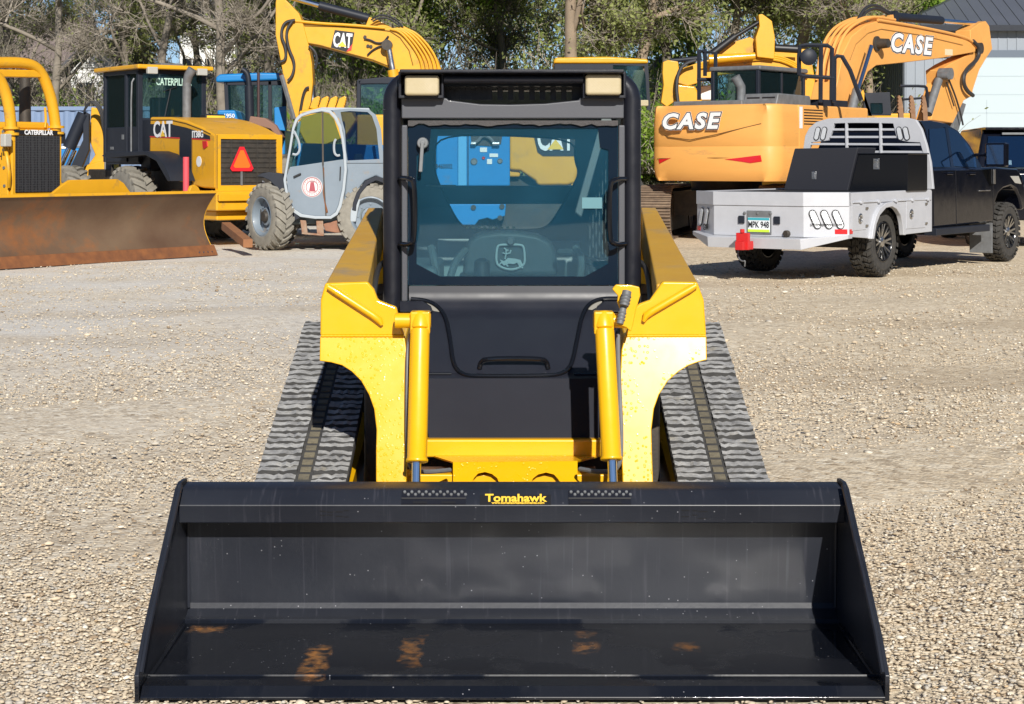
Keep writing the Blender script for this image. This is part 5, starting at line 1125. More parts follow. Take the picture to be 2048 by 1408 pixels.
cw = slab([(1018, 228), (1120, 228), (1145, 240), (1155, 270), (1157, 340), (1150, 366), (1135, 371), (1075, 371), (1070, 362), (1040, 342), (1018, 340)], 34.9, 37.7).build('counterweight', M['cat'], CE, bevel=.06, seg=3)
lg = slab([(1060, 238), (1148, 238), (1150, 312), (1086, 312), (1075, 304)], 34.88, 34.9).build('logo_plate', M['vinylblack'], cw, smooth=0)
catlogo(PX(1111, 278, 34.86), (1, 0, 0), (0, 0, 1), .44, .50, cw, plate=False)
crawler(Fr(1.6, 35.0, -1, 0), -.6, 0.0, -.2, 4.4, .95, CE, M['darkmetal'])
crawler(Fr(1.6, 35.0, -1, 0), 2.0, 2.6, -.2, 4.4, .95, CE, M['darkmetal'])
b = B(); b.box(-1.8, .6, 35.2, 37.4, .5, 1.25); b.build('undercarriage', M['darkmetal'], CE)

# ================================================================ blue machine seen through the loader's windows
BM = thing('compressor_unit', 'bright blue enclosed machine with round gauges on its flat side, seen through the cab glass', 'compressor', (-2.3, 33, 0))
body = slab([(872, 262), (1020, 262), (1020, 372), (872, 372)], 32.6, 34.0).build('housing', M['blue'], BM, bevel=.03)
slab([(872, 408), (1012, 408), (1010, 432), (985, 440), (975, 436), (958, 440), (950, 450), (900, 450), (885, 440), (872, 440)], 32.62, 33.9).build('skirt', M['blue'], BM, bevel=.02)
slab([(700, 372), (1018, 372), (1018, 408), (700, 408)], 32.8, 33.9).build('chassis', M['darkmetal'], BM, bevel=.02)
slab([(770, 262), (870, 262), (870, 372), (770, 372)], 32.7, 34.0).build('housing', M['blue'], BM, bevel=.03)
slab([(590, 286), (768, 290), (768, 400), (590, 400)], 32.6, 34.0).build('housing', M['blue'], BM, bevel=.03)
slab([(916, 264), (933, 264), (933, 371), (916, 371)], 32.55, 32.6).build('corner_strip', mat('light_blue_strip', (.10, .38, .68), .4), body, bevel=.01)
for (x, y, r) in ((948, 323, .065), (1000, 322, .05), (967, 316, .03)):
    b = B(); b.lathe(PX(x, y, 32.6), (0, -1, 0), [(r, 0), (r, .02), (r * .8, .03), (r * .75, .015)], 18); b.build('gauge', M['mgrey'] if r > .04 else M['red'], body)
for (x0, x1, y0, y1) in ((960, 974, 295, 304), (979, 996, 307, 314), (974, 984, 318, 328)): slab([(x0, y0), (x1, y0), (x1, y1), (x0, y1)], 32.585, 32.6).build('label', M['white'], body, smooth=0)
slab([(940, 262), (1006, 262), (1002, 288), (982, 292), (944, 290)], 32.58, 32.6).build('service_opening', M['darkmetal'], body, smooth=0)
b = B(); b.tube(smoothpath([PX(x, y, 32.5) for x, y in ((942, 286), (955, 284), (965, 270), (980, 275), (988, 287), (1000, 287))], 2), .03, 6); b.build('service_hose', M['mgrey'], body)
b = B(); b.cyl(PX(942, 287, 32.5), PX(952, 287, 32.5), .03); b.cyl(PX(985, 287, 32.5), PX(998, 287, 32.5), .035); b.build('fitting', M['steel'], body)
slab([(935, 264), (937, 264), (937, 371), (935, 371)], 32.585, 32.6).build('door_gap', M['dgrey'], body, smooth=0)
text('unit_number', '8460002', .115, PX(888, 333, 32.585), (1, 0, 0), (0, 0, 1), M['vinylblack'], body, bold=.001, ext=.001, sx=.78)
for (x, y) in ((947, 415), (1004, 413), (1000, 436)): b = B(); b.lathe(PX(x, y, 32.62), (0, -1, 0), [(.05, 0), (.05, .03)], 12); b.build('lifting_eye', M['darkmetal'], BM)
for x0_ in (740, 960): b = B(); b.lathe((PX(x0_, 0, 33)[0], 32.9, .36), (0, 1, 0), [(.2, 0), (.36, .02), (.36, .22), (.2, .24)], 24); b.build('road_wheel', M['rubber'], BM)
# ================================================================ grey telehandler
H = Fr(-3.3, 31.6, -1, -.06)       # its left side faces the camera: local x = -0.9
TH = thing('telehandler', 'pale grey compact telehandler with a round seal on its door and muddy tyres', 'telehandler', H.w((0, -1.2, 0)))
hp3 = lambda x, px, py: Vector((x, *H.sx(x, px, py)))
c1 = H.sx(-.9, 540, 434); c2 = H.sx(-.9, 741, 424)
rr1 = .60
M['mudtyre'] = mat('dried_mud_tyre', (.30, .28, .235), .95, col2=(.20, .185, .155), nscale=10, bump=.5, bscale=40)
for (yy, xx, o_) in ((c2[0], -.72, -1), (c2[0], .72, 1)): wheel(H, (xx, yy, rr1 - .01), rr1, .38, TH, out=o_, rim=.56, tm=M['mudtyre'], rm=M['grey'], dish=.35)
for xx in (-.72, .72):      # front wheels, steered
    q_ = H.w((xx, c1[0] + .02, 0)); HS = Fr(q_[0], q_[1], -.60, .80); wheel(HS, (0, 0, rr1 - .01), rr1, .36, TH, out=-1, rim=.56, tm=M['mudtyre'], rm=M['grey'], dish=.35)
P = lambda pts, x: H.sxp(x, pts)
def halfring(fr, outl, innl, c, x0, x1, name, m, parent, **k):
    b = B(fr); b.holeplate(fr.sxp(x0, outl), fr.sxp(x0, innl), fr.sx(x0, *c), 'x', x0, x1, 60); return b.build(name, m, parent, **k)
door_o = [(566, 361), (570, 340), (577, 300), (584, 256), (590, 238), (600, 228), (620, 222), (644, 217), (662, 221), (674, 233), (683, 252), (688, 276), (692, 305), (694, 340), (690, 380), (683, 414), (675, 430), (662, 438), (630, 438), (600, 434), (585, 424), (577, 410), (570, 385)]
door_i = [(572, 362), (575, 340), (582, 300), (589, 258), (595, 242), (604, 233), (622, 227), (643, 223), (658, 226), (668, 237), (677, 255), (682, 276), (686, 305), (688, 340), (684, 378), (677, 410), (671, 424), (660, 432), (631, 432), (604, 428), (590, 419), (583, 407), (576, 384)]
M['greylt'] = mat('pale_edge_grey', (.36, .40, .43), .5)
dr = halfring(H, door_o, door_i, (630, 330), -.93, -.80, 'door_frame', M['greylt'], TH, bevel=.012)
lowdoor = [(573, 352), (580, 334), (690, 318), (688, 350), (684, 378), (677, 410), (671, 424), (660, 432), (631, 432), (604, 428), (590, 419), (583, 407), (576, 384)]
b = B(H); b.xp(P(lowdoor, -.9), -.905, -.86); dl = b.build('door', M['grey'], TH, bevel=.008)
b = B(H); b.xp(P([(577, 338), (590, 256), (604, 234), (643, 224), (644, 328)], -.9), -.895, -.890); b.xp(P([(646, 327), (645, 224), (658, 227), (668, 238), (681, 276), (688, 319)], -.9), -.895, -.890); b.build('door_window', M['glass'], TH, smooth=0)
b = B(H); b.bar(hp3(-.91, 645, 224), hp3(-.91, 646, 330), .03, .03, (1, 0, 0)); b.bar(hp3(-.91, 646, 330), hp3(-.91, 652, 432), .02, .02, (1, 0, 0)); b.build('door_split', M['darkmetal'], dl)
b = B(H); b.tube([hp3(-.912, *p) for p in ((647, 335), (648, 360), (647, 385), (650, 405), (654, 425))], [.012, .008, .015, .012, .02], 5); b.build('rust_streak', M['rust'], dl)
c_ = H.w(hp3(-.912, 624, 374)); b = B(H); b.lathe(hp3(-.906, 624, 374), (-1, 0, 0), [(.18, 0), (.18, .004)], 32); sl_ = b.build('round_seal', M['white'], dl, smooth=0)
b = B(H)
for r_ in (.165, .105): b.tube([hp3(-.912, 624, 374) + Vector((0, r_ * .98 * math.cos(a * math.pi / 16), r_ * math.sin(a * math.pi / 16))) for a in range(32)], .008, 5, closed=True)
for k in range(20): a = math.pi * 2 * k / 20; b.box(-.914, -.910, *sorted((hp3(-.9, 624, 374)[1] + .135 * math.cos(a) - .008, hp3(-.9, 624, 374)[1] + .135 * math.cos(a) + .008)), hp3(-.9, 624, 374)[2] + .135 * math.sin(a) - .012, hp3(-.9, 624, 374)[2] + .135 * math.sin(a) + .012)
b.prism([hp3(-.912, x, y) for x, y in ((618, 383), (621, 364), (628, 364), (631, 383))], (-.003, 0, 0)); b.build('seal_print', mat('maroon_print', (.35, .06, .08), .5), sl_, smooth=0)
b = B(H); b.bar(hp3(-.93, 587, 354), hp3(-.93, 602, 347), .03, .05, (1, 0, 0)); b.build('door_handle', M['vinylblack'], dl, bevel=.01)
b = B(H); b.bar(hp3(-.93, 681, 333), hp3(-.93, 680, 360), .02, .04, (1, 0, 0)); b.build('door_latch', M['vinylblack'], dl, bevel=.006)
# rear window and rear bodywork
halfring(H, [(664, 220), (700, 217), (738, 219), (752, 230), (762, 258), (768, 326), (692, 326), (690, 300), (686, 262), (678, 238)], [(681, 224), (700, 222), (735, 224), (744, 232), (753, 258), (759, 318), (695, 321), (692, 300), (690, 262), (684, 240)], (722, 272), -.90, -.80, 'rear_frame', M['grey'], TH, bevel=.012)
b = B(H); b.xp(P([(681, 224), (700, 222), (735, 224), (744, 232), (753, 258), (759, 318), (695, 321), (692, 300), (690, 262), (684, 240)], -.88), -.885, -.880); b.build('rear_window', M['carglass'], TH, smooth=0)
body = P([(690, 322), (790, 324), (790, 372), (752, 352), (730, 362), (712, 385), (705, 412), (704, 420), (684, 422), (690, 380), (694, 340)], -.88)
b = B(H); b.xp(body, -.88, .88); b.build('rear_body', M['grey'], TH, bevel=.03, seg=3)
b = B(H); b.ring2([hp3(-.86, 602, 226), hp3(-.86, 644, 214.5), hp3(-.86, 738, 216), hp3(-.86, 740, 221), hp3(-.86, 644, 221)], [Vector((.2, *hp3(-.86, a, c)[1:])) for a, c in ((602, 226), (644, 214.5), (738, 216), (740, 221), (644, 221))]); b.build('cab_roof', M['greylt'], TH, bevel=.01)
for (a, c) in (((577, 340), (592, 240)), ((690, 322), (682, 240)), ((764, 324), (752, 240))):
    b = B(H); p_, q_ = hp3(.15, *a), hp3(.15, *c); p_ = Vector((.15, *hp3(-.9, *a)[1:])); q_ = Vector((.15, *hp3(-.9, *c)[1:])); b.bar(p_, q_, .05, .05, (1, 0, 0)); b.build('cab_post', M['greylt'], TH)
b = B(H); yy = c1[0]; b.box(-.75, .15, yy - 2.0, yy - .2, .45, .75); b.box(-.4, .1, yy - 1.6, yy - 1.45, .9, 1.7); b.box(-.6, -.1, yy - 1.5, yy - 1.0, .85, 1.05); b.build('seat', M['interior'], TH, bevel=.04)
b = B(H); b.box(.25, .85, c2[0] - .7, c1[0] - .5, .55, 1.35); b.build('boom_side_body', M['grey'], TH, bevel=.05)
b = B(H); b.bar((.55, c2[0] - .4, 1.3), (.55, c1[0] + .1, .95), .34, .30, (0, 0, 1)); b.build('boom', M['grey'], TH, bevel=.02)
b = B(H); b.box(-.55, .55, c2[0] - .2, c1[0] + .2, .42, .72); b.box(-.8, .8, c1[0] - .12, c1[0] + .12, .48, .72); b.box(-.8, .8, c2[0] - .12, c2[0] + .12, .48, .72); b.build('chassis', M['darkmetal'], TH, bevel=.02)
fd = [(512, 353), (522, 347), (540, 344), (566, 348), (567, 362), (570, 385), (577, 410), (586, 424), (600, 436), (590, 441), (578, 432), (566, 412), (560, 390), (550, 372), (538, 360), (524, 354)]
b = B(H); b.xp(P(fd, -.95), -.95, -.45); b.build('front_fender', M['dgrey'], TH, bevel=.01)
fd = [(704, 420), (706, 405), (713, 385), (730, 362), (752, 352), (790, 362), (790, 374), (752, 361), (735, 370), (721, 388), (713, 410), (712, 422)]
b = B(H); b.xp(P(fd, -.92), -.92, -.5); b.build('rear_fender', M['dgrey'], TH, bevel=.01)
b = B(H); b.xp(P([(701, 408), (710, 398), (722, 396), (716, 420), (712, 444), (700, 444)], -.9), -.9, -.7); b.build('mud_guard', M['greylt'], TH, bevel=.02)
b = B(H); b.xp(P([(600, 440), (612, 441), (616, 470), (604, 468)], -.85), -.85, -.78); b.xp(P([(632, 440), (646, 440), (648, 472), (634, 470)], -.85), -.85, -.78); b.bar(hp3(-.8, 604, 466), hp3(-.8, 648, 470), .2, .03); b.build('step', mat('rusty_dusty_step', (.34, .27, .2), .9, col2=(.25, .1, .05), nscale=8), TH, bevel=.01)
b = B(H); b.xp(P([(646, 448), (676, 440), (700, 440), (706, 464), (672, 466), (650, 462)], -.8), -.8, -.3); b.build('belly_plate', mat('rusty_brown_plate', (.32, .15, .09), .85, col2=(.22, .11, .07), nscale=6), TH, bevel=.02)
b = B(H); b.tube(smoothpath([hp3(-1.02, *p) for p in ((588, 262), (598, 282), (600, 300), (594, 310), (585, 308))], 2), .022, 6); b.build('wing_mirror', M['greylt'], TH)
b = B(H); b.tube(smoothpath([hp3(-.95, *p) for p in ((672, 278), (668, 285), (668, 305), (674, 312), (680, 310))], 2), .022, 6); b.build('grab_handle', M['greylt'], TH)
b = B(H); b.lathe((-.1, c1[0] + .1, 1.05), (0, -.9, .6), [(.01, -.3), (.02, 0), (.19, 0), (.19, .02), (.02, .03)], 18); b.bar((-.45, c1[0] - .3, .7), (-.1, c1[0] + .0, 1.1), .3, .2); b.build('dashboard', M['greylt'], TH, bevel=.02)

# ================================================================ articulated wheel loader, seen from behind
L = Fr(-5.43, 32, -.6, .8)
WL = thing('wheel_loader', 'yellow wheel loader seen from behind, orange warning triangle on its grille', 'wheel loader', L.w((.7, 2, 0)))
lp3 = lambda x, px, py: Vector((x, *L.sx(x, px, py)))
M['hood'] = M['cat']
hood = [(max(.0, q[0]), q[1]) for q in L.sxp(0, [(300, 234), (341, 234), (372, 241), (403, 254), (421, 265), (431, 270), (434, 378), (405, 376), (382, 370), (358, 363), (341, 339), (314, 312), (299, 304)])]
b = B(L); b.xp(hood, 0, 1.38); ho = b.build('engine_hood', M['cat'], WL, bevel=.04, seg=3)
decal(L, [lp3(0, *p) for p in ((300, 248), (340, 248), (372, 255), (403, 265), (420, 272), (421, 279), (380, 276), (300, 272))], M['dgrey'], ho, name='side_stripe')
decal(L, [lp3(-.002, *p) for p in ((300, 272), (380, 276), (421, 279), (421, 281), (380, 278.5), (300, 274.5))], M['vinylred'], ho, name='red_stripe')
decal(L, [lp3(-.004, *p) for p in ((360, 256), (383, 261), (383, 370), (375, 368), (360, 355))], M['dgrey'], ho, name='side_panel')
rt = -L.f
catlogo(L.w(lp3(-.006, 326, 260)), -L.f, (0, 0, 1), .50, .30, ho, plate=False)
text('model_lettering', 'IT38G', .17, L.w(lp3(-.008, 395, 269)), -L.f, (0, 0, 1), M['vinylwhite'], ho, bold=.006, ext=.001, sx=1.05)
b = B(L); b.lathe(lp3(0, 398, 323), (-1, 0, 0), [(.10, 0), (.10, .006)], 24); b.build('round_sticker', M['white'], ho, smooth=0)
b = B(L); b.xp(L.sxp(-.02, [(404, 282), (413, 282), (414, 293), (408, 298), (405, 296)]), -.02, .0); b.build('side_light', M['redlens'], ho, bevel=.006)
b = B(L)
for pts in (((300, 276), (300, 304)), ((359, 280), (359, 356)), ((384, 276), (384, 370)), ((434, 270), (434, 376)), ((300, 240), (341, 240), (372, 247), (403, 259), (421, 268))): b.tube([lp3(-.004, *p) for p in pts], .008, 5)
b.build('panel_seams', mat('dark_gap', (.06, .035, .01), .8), ho)
b = B(L); b.tube(smoothpath([(-.16, 3.25, 1.7), (-.16, 3.25, 3.1), (-.1, 3.25, 3.2)], 1), .018, 6); b.build('grab_rail', M['mgrey'], WL)
b = B(L); b.box(-.05, -.02, 3.85, 3.95, 2.0, 2.1); b.box(-.05, -.02, 4.35, 4.5, 1.8, 1.86); b.build('door_handles', M['mgrey'], WL, bevel=.005)
b = B(L); b.tube([(.5, 3.12, 2.45), (.62, 3.11, 3.0)], .012, 5); b.tube([(.45, 3.11, 2.95), (.75, 3.11, 3.05)], .008, 5); b.build('wiper', M['vinylblack'], WL)
b = B(L); b.box(-.35, -.05, 3.4, 3.8, .72, .76); b.box(-.35, -.05, 3.4, 3.8, 1.02, 1.06); b.box(-.34, -.31, 3.4, 3.43, .72, 1.5); b.box(-.34, -.31, 3.77, 3.8, .72, 1.5); b.build('cab_steps', M['darkmetal'], WL)
for (x, z) in ((.25, .9), (1.2, .9), (.7, .78)): b = B(L); b.lathe((x, -.28, z), (0, -1, 0), [(.035, 0), (.035, .02)], 8); b.build('bolt', M['darkmetal'], WL)
b = B(L); b.cyl(lp3(-.6, 372, 383), lp3(-.6, 372, 314), .055); b.build('marker_post', M['pink'], WL)
# rear grille
ry = lambda px, py: Vector((L.fy(-.012, px, py)[0], -.012, L.fy(-.012, px, py)[1]))
rf = [(432, 268), (520, 263), (533, 350), (533, 372), (434, 378)]
g_ = L.fyp(-.02, [(436, 271), (513, 268), (525, 345), (437, 363)]); g_ = [(max(.06, p[0]), p[1]) for p in g_]
gx0, gx1, gz0, gz1 = .10, 1.26, 1.12, 1.97
b = B(L); b.holeplate([(0, 1.0), (1.38, 1.0), (1.38, 2.06), (0, 2.06)], [(gx0, gz0), (gx1, gz0), (gx1, gz1), (gx0, gz1)], (.68, 1.5), 'y', -.04, 0, 8); fr_ = b.build('grille_frame', M['cat'], ho, bevel=.01)
b = B(L); b.box(gx0, gx1, -.012, -.002, gz0, gz1)
for k in range(9): b.box(gx0, gx1, -.03, -.014, gz0 + .05 + k * .092, gz0 + .062 + k * .092)
for k in range(4): b.box(gx0 + .2 + k * .27, gx0 + .22 + k * .27, -.034, -.03, gz0, gz1)
b.build('radiator_grille', M['darkmetal'], ho, smooth=0)
b = B(L)
cx_, cz_ = .52, 1.60
tri = lambda s_: [(cx_ - .24 * s_, cz_ - .17 * s_), (cx_ - .20 * s_, cz_ - .22 * s_), (cx_ + .20 * s_, cz_ - .22 * s_), (cx_ + .24 * s_, cz_ - .17 * s_), (cx_ + .045 * s_, cz_ + .23 * s_), (cx_ - .045 * s_, cz_ + .23 * s_)]
b.yp(tri(1), -.06, -.05); sm_ = b.build('slow_vehicle_triangle', mat('red_border', (.75, .02, .03), .4), ho, smooth=0)
b = B(L); b.yp(tri(.72), -.064, -.06); b.build('triangle_centre', mat('fluorescent_orange', (1.0, .16, .015), .5), sm_, smooth=0)
b = B(L); b.box(.50, .54, -.05, -.03, gz0, cz_ - .21); b.build('triangle_post', M['mgrey'], sm_)
b = B(L); b.box(-.12, 1.55, -.28, 1.6, .66, 1.02); b.box(-.02, 1.45, -.1, 1.5, .48, .66); ctw = b.build('counterweight', M['cat'], WL, bevel=.03)
b = B(L); b.box(-.1, 1.5, -.35, -.25, .84, .96); b.build('bumper_bar', M['cat'], ctw, bevel=.01)
# cab
b = B(L); cx0, cx1, cy0, cy1 = -.02, 1.36, 3.17, 4.75
zc0, zc1 = 1.55, 3.36
for (x, y) in ((cx0, cy0), (cx1, cy0), (cx0, cy1), (cx1, cy1), (cx0, 3.72)): b.box(x - .05, x + .05, y - .05, y + .05, zc0, zc1)
b.box(cx0, cx1, cy0, cy1, 1.5, 1.62); b.box(cx0 - .02, cx0 + .05, cy0, cy1, zc0, 2.25); b.box(cx0, cx1, cy0 - .03, cy0 + .03, zc0, 2.42); b.box(cx0 - .05, cx1 + .05, cy0 - .05, cy1 + .05, zc1 - .06, zc1 + .02)
b.box(.02, 1.3, 2.78, 3.2, 1.4, 2.38)
cb = b.build('cab', M['dgrey'], WL, bevel=.012)
b = B(L); b.zp([(cx0 - .15, cy0 - .25), (cx1 + .12, cy0 - .25), (cx1 + .12, cy1 + .3), (cx0 - .15, cy1 + .3)], zc1 + .02, zc1 + .11); b.build('cab_roof', M['cat'], cb, bevel=.03, seg=3)
b = B(L); b.zp([(.5, 3.3), (1.0, 3.3), (1.0, 4.2), (.5, 4.2)], zc1 + .11, zc1 + .17); b.build('roof_vent', M['mgrey'], cb, bevel=.02)
b = B(L); b.box(cx0 + .05, cx1 - .05, cy0 - .035, cy0 - .03, 2.42, zc1 - .06); b.box(cx0 - .01, cx0, cy0 + .05, cy1 - .05, 2.25, zc1 - .06); b.box(cx1, cx1 + .01, cy0 + .05, cy1 - .05, 2.1, zc1 - .06); b.build('cab_glass', M['glass'], cb, smooth=0)
text('windscreen_lettering', 'CATERPILLAR', .20, L.w((.70, cy0 - .045, 3.14)), L.r, (0, 0, 1), mat('mint_lettering', (.45, .65, .55), .5), cb, bold=.004, ext=.001, sx=.64)
b = B(L); b.box(.45, .80, 3.6, 3.75, 2.2, 2.85); b.box(.40, .85, 3.6, 4.1, 2.05, 2.25); b.build('seat', M['seat'], cb, bevel=.05)
b = B(L); b.tube([(0.35 + .18 * math.cos(a * math.pi / 8), 4.2, 2.35 + .18 * math.sin(a * math.pi / 8)) for a in range(16)], .015, 6, closed=True); b.build('steering_wheel', M['vinylblack'], cb)
for x in (.12, 1.2): b = B(L); b.box(x - .10, x + .12, cy0 - .30, cy0 - .2, 3.28, 3.42); q = b.build('work_lamp', M['lens'], cb, bevel=.02)
b = B(L); b.cyl((.72, 2.6, 2.2), (.72, 2.6, 3.12), .085); b.tube([(.72, 2.6, 3.12), (.74, 2.56, 3.26), (.80, 2.5, 3.38)], [.085, .09, .10], 14); b.build('exhaust_stack', M['mgrey'], WL)
b = B(L); b.box(1.05, 1.5, 2.45, 2.7, 2.36, 2.50); pr = b.build('air_cleaner', M['dgrey'], WL, bevel=.03)
b = B(L); b.box(1.08, 1.48, 2.44, 2.45, 2.39, 2.47); b.build('yellow_band', M['vinylyellow'], pr, smooth=0)
b = B(L); b.box(-.02, 1.3, .5, 2.0, 2.05, 2.14) if False else b.box(.15, 1.2, .9, 2.2, 2.0, 2.10); b.build('hood_mesh', M['dgrey'], ho, bevel=.02)
ff = [(212, 312), (222, 304), (270, 303), (300, 302), (318, 308), (336, 326), (346, 345), (352, 362), (345, 362), (335, 345), (322, 322), (300, 310), (270, 312), (225, 316)]
b = B(L); b.xp(L.sxp(-.4, ff), -.5, .0); b.build('rear_fender', M['dgrey'], WL, bevel=.01)
rwy = 1.35
for (yy) in (2.95, 6.0):
    for (xx, o_) in ((-.28, -1), (1.66, 1)): wheel(L, (xx, yy, .74), .74, .50, WL, out=o_, rim=.52, tm=M['dusty_rubber'], rm=M['cat'], dish=.3)
b = B(L); b.box(.2, 1.2, 1.6, 6.2, .6, 1.4); b.box(-.1, 1.5, 2.8, 3.1, .6, .95); b.box(-.1, 1.5, 5.85, 6.15, .6, .95); b.build('chassis', M['darkmetal'], WL, bevel=.03)
# lift arms and quick coupler ahead of the cab
b = B(); b.prism([PX(x, y, 37.4) for x, y in ((182, 214), (215, 220), (222, 345), (185, 360), (160, 352), (190, 310), (178, 280))], (0, .5, 0)); la = b.build('lift_arm', M['cat'], WL, bevel=.03)
b = B(); b.cyl(PX(168, 228, 37.1), PX(138, 296, 37.1), .14); b.build('tilt_cylinder', M['dgrey'], WL)
b = B(); b.cyl(PX(138, 296, 37.1), PX(120, 335, 37.1), .06); b.cyl(PX(150, 300, 37.2), PX(132, 340, 37.2), .05); b.build('cylinder_rod', M['chrome'], WL)
b = B(); b.prism([PX(x, y, 37.0) for x, y in ((166, 222), (178, 228), (178, 300), (158, 348), (140, 335), (166, 280))], (0, .12, 0)); b.build('linkage_plate', M['dgrey'], WL, bevel=.01)
for k in range(3): b = B(); b.tube(smoothpath([PX(x, y, 36.9) for x, y in ((168, 222), (176 + 3 * k, 205 - k * 2), (190 + 4 * k, 206), (203 + 3 * k, 230), (206 + 2 * k, 260), (215, 268))], 3), .022, 6); b.build('hose', M['hose'], WL)
b = B(); b.prism([PX(x, y, 37.3) for x, y in ((150, 345), (172, 330), (200, 322), (225, 318), (228, 360), (150, 362))], (0, .8, 0)); b.build('front_frame', M['cat'], WL, bevel=.03)
b = B(); b.box(PX(208, 0, 36.5)[0], PX(222, 0, 36.5)[0], 36.5, 36.8, PX(0, 342, 36.5)[2], PX(0, 318, 36.5)[2]); b.build('valve_block', M['mgrey'], WL, bevel=.02)

# ================================================================ bulldozer
D = Fr(-5.03, 29.1, .838, -.546)      # front (blade) faces right and towards the camera
DZ = thing('bulldozer', 'yellow bulldozer with a long rust-brown blade and arched guard tubes, at the left edge', 'bulldozer', D.w((3.0, -1.5, 0)))
def rust_blade():
    m = mat('worn_rusty_blade', (.10, .05, .028), .6, .15, col2=(.19, .125, .075), nscale=.9, bump=.2, bscale=25, dirt=(.34, .11, .02), dscale=.42, damt=.22, rvar=.12, detail=8); return m
M['blade'] = rust_blade()
bp_ = []
for k in range(13):
    t = k / 12; z = .12 + .93 * t; y = .06 - .30 * math.sin(math.pi * min(1, t * 1.0)) * .8 + .10 * t; bp_.append((y, z))
b = B(D); b.xp(bp_ + [(p[0] - .03, p[1]) for p in bp_[::-1]], 0, 5.6); bl = b.build('blade', M['blade'], DZ, smooth=40)
b = B(D); b.xp([(.02, .17), (.05, .17), (.14, .0), (.11, .0)], -.06, 5.66); b.build('cutting_edge', M['rust'], bl, bevel=.004)
b = B(D)
for k in range(4): b.lathe((.06 + k * .10, .105, .06), (0, 1, .4), [(.014, 0), (.014, .012)], 8)
b.build('edge_bolts', M['steel'], bl)
b = B(D); b.xp([(bp_[0][0] - .03, bp_[0][1])] + [(p[0] - .0, p[1]) for p in bp_] + [(bp_[-1][0] - .12, 1.08), (bp_[3][0] - .16, .5)], -.02, .0); b.xp([(bp_[-1][0] - .10, 1.03), (bp_[-1][0] + .0, 1.03), (bp_[-1][0], 1.075), (bp_[-1][0] - .10, 1.075)], -.02, 5.6); b.build('blade_frame', M['cat'], bl, bevel=.006)
dp = lambda y, px, py: (lambda q: Vector((q[0], y, q[1])))(D.fy(y, px, py))
b = B(D); b.prism([dp(-.25, x, y) for x, y in ((-60, 398), (100, 390), (106, 386), (128, 368), (140, 360), (236, 358), (248, 366), (262, 386), (262, 392), (-60, 404))], (0, -.06, 0)); b.build('spill_guard', M['cat'], bl, bevel=.01)
b = B(D); b.prism([dp(-.3, x, y) for x, y in ((378, 386), (383, 372), (390, 369), (397, 374), (403, 386))], (0, -.06, 0)); b.build('lifting_lug', M['cat'], bl, bevel=.01)
# engine enclosure with perforated grille
gy = -1.2
q00, q10, q11, q01 = dp(gy, 40, 385), dp(gy, 118, 383), dp(gy, 110, 272), dp(gy, 30, 274)
xr, xl = min(q10[0], q11[0]), max(q00[0], q01[0]); zt_ = q11[2]; zb2 = q10[2]
b = B(D); b.box(xr - .06, xl + .06, gy - 2.2, gy, zb2 - .35, zt_ + .10); en = b.build('engine_enclosure', M['cat'], DZ, bevel=.02)
def perf():
    m = bpy.data.materials.new('perforated_black_grille'); m.use_nodes = True; t = m.node_tree; N = t.nodes; L_ = t.links; bb = N['Principled BSDF']; bb.inputs['Roughness'].default_value = .6
    tc = N.new('ShaderNodeTexCoord'); v = N.new('ShaderNodeTexVoronoi'); v.inputs['Scale'].default_value = 26; v.inputs['Randomness'].default_value = .15; L_.new(tc.outputs['Object'], v.inputs['Vector'])
    cr = N.new('ShaderNodeValToRGB'); L_.new(v.outputs['Distance'], cr.inputs[0]); cr.color_ramp.elements[0].position = .32; cr.color_ramp.elements[0].color = (.004, .004, .005, 1); cr.color_ramp.elements[1].position = .5; cr.color_ramp.elements[1].color = (.04, .04, .042, 1); L_.new(cr.outputs[0], bb.inputs[0]); return m
b = B(D); b.box(xr, xl, gy + .004, gy + .02, zb2, zt_); b.build('radiator_grille', perf(), en, smooth=0)
b = B(D); b.box(xr - .02, xl + .02, gy, gy + .03, zt_ + .01, zt_ + .085); ns = b.build('name_strip', M['vinylblack'], en, bevel=.004)
text('name_lettering', 'CATERPILLAR', .10, D.w(((xr + xl) / 2, gy + .034, zt_ + .047)), -D.r, (0, 0, 1), M['vinylwhite'], ns, bold=.004, ext=.001, sx=.95)
b = B(D); b.box(xl + .06, xl + .10, gy - .5, gy - .05, zb2 - .3, zt_ - .05); b.build('side_door', M['cat'], en, bevel=.02)
text('model_lettering', 'D5H', .16, D.w((xl + .104, gy - .3, zt_ - .33)), D.f, (0, 0, 1), M['vinylblack'], en, bold=.002, ext=.001, sx=.8)
text('series_lettering', 'SERIES II', .06, D.w((xl + .104, gy - .3, zt_ - .47)), D.f, (0, 0, 1), M['vinylblack'], en, bold=.001, ext=.001, sx=.8)
b = B(D); b.box(xr - .14, xr - .06, gy - .15, gy + .0, zt_ - .12, zt_ + .05); b.build('lamp', M['dgrey'], en, bevel=.01)
b = B(D); b.box(xl + .16, xl + .30, gy + .0, gy + .12, zt_ - .18, zt_ + .02); b.build('head_lamp', M['lens'], en, bevel=.02)
def dtube(pts, y, r, name, m=None):
    b = B(D); b.tube(smoothpath([dp(y, *p) for p in pts], 3), r, 12); return b.build(name, m or M['cat'], DZ)
dtube([(112, 280), (111, 250), (106, 215), (99, 185), (86, 150), (68, 130), (40, 125), (0, 125), (-50, 125)], -1.28, .088, 'guard_arch')
dtube([(90, 255), (92, 240), (90, 215)], -1.28, .02, 'brace', M['cat'])
dtube([(22, 282), (22, 250), (18, 212), (8, 175), (-6, 150), (-30, 138), (-60, 136)], -1.28, .088, 'guard_arch')
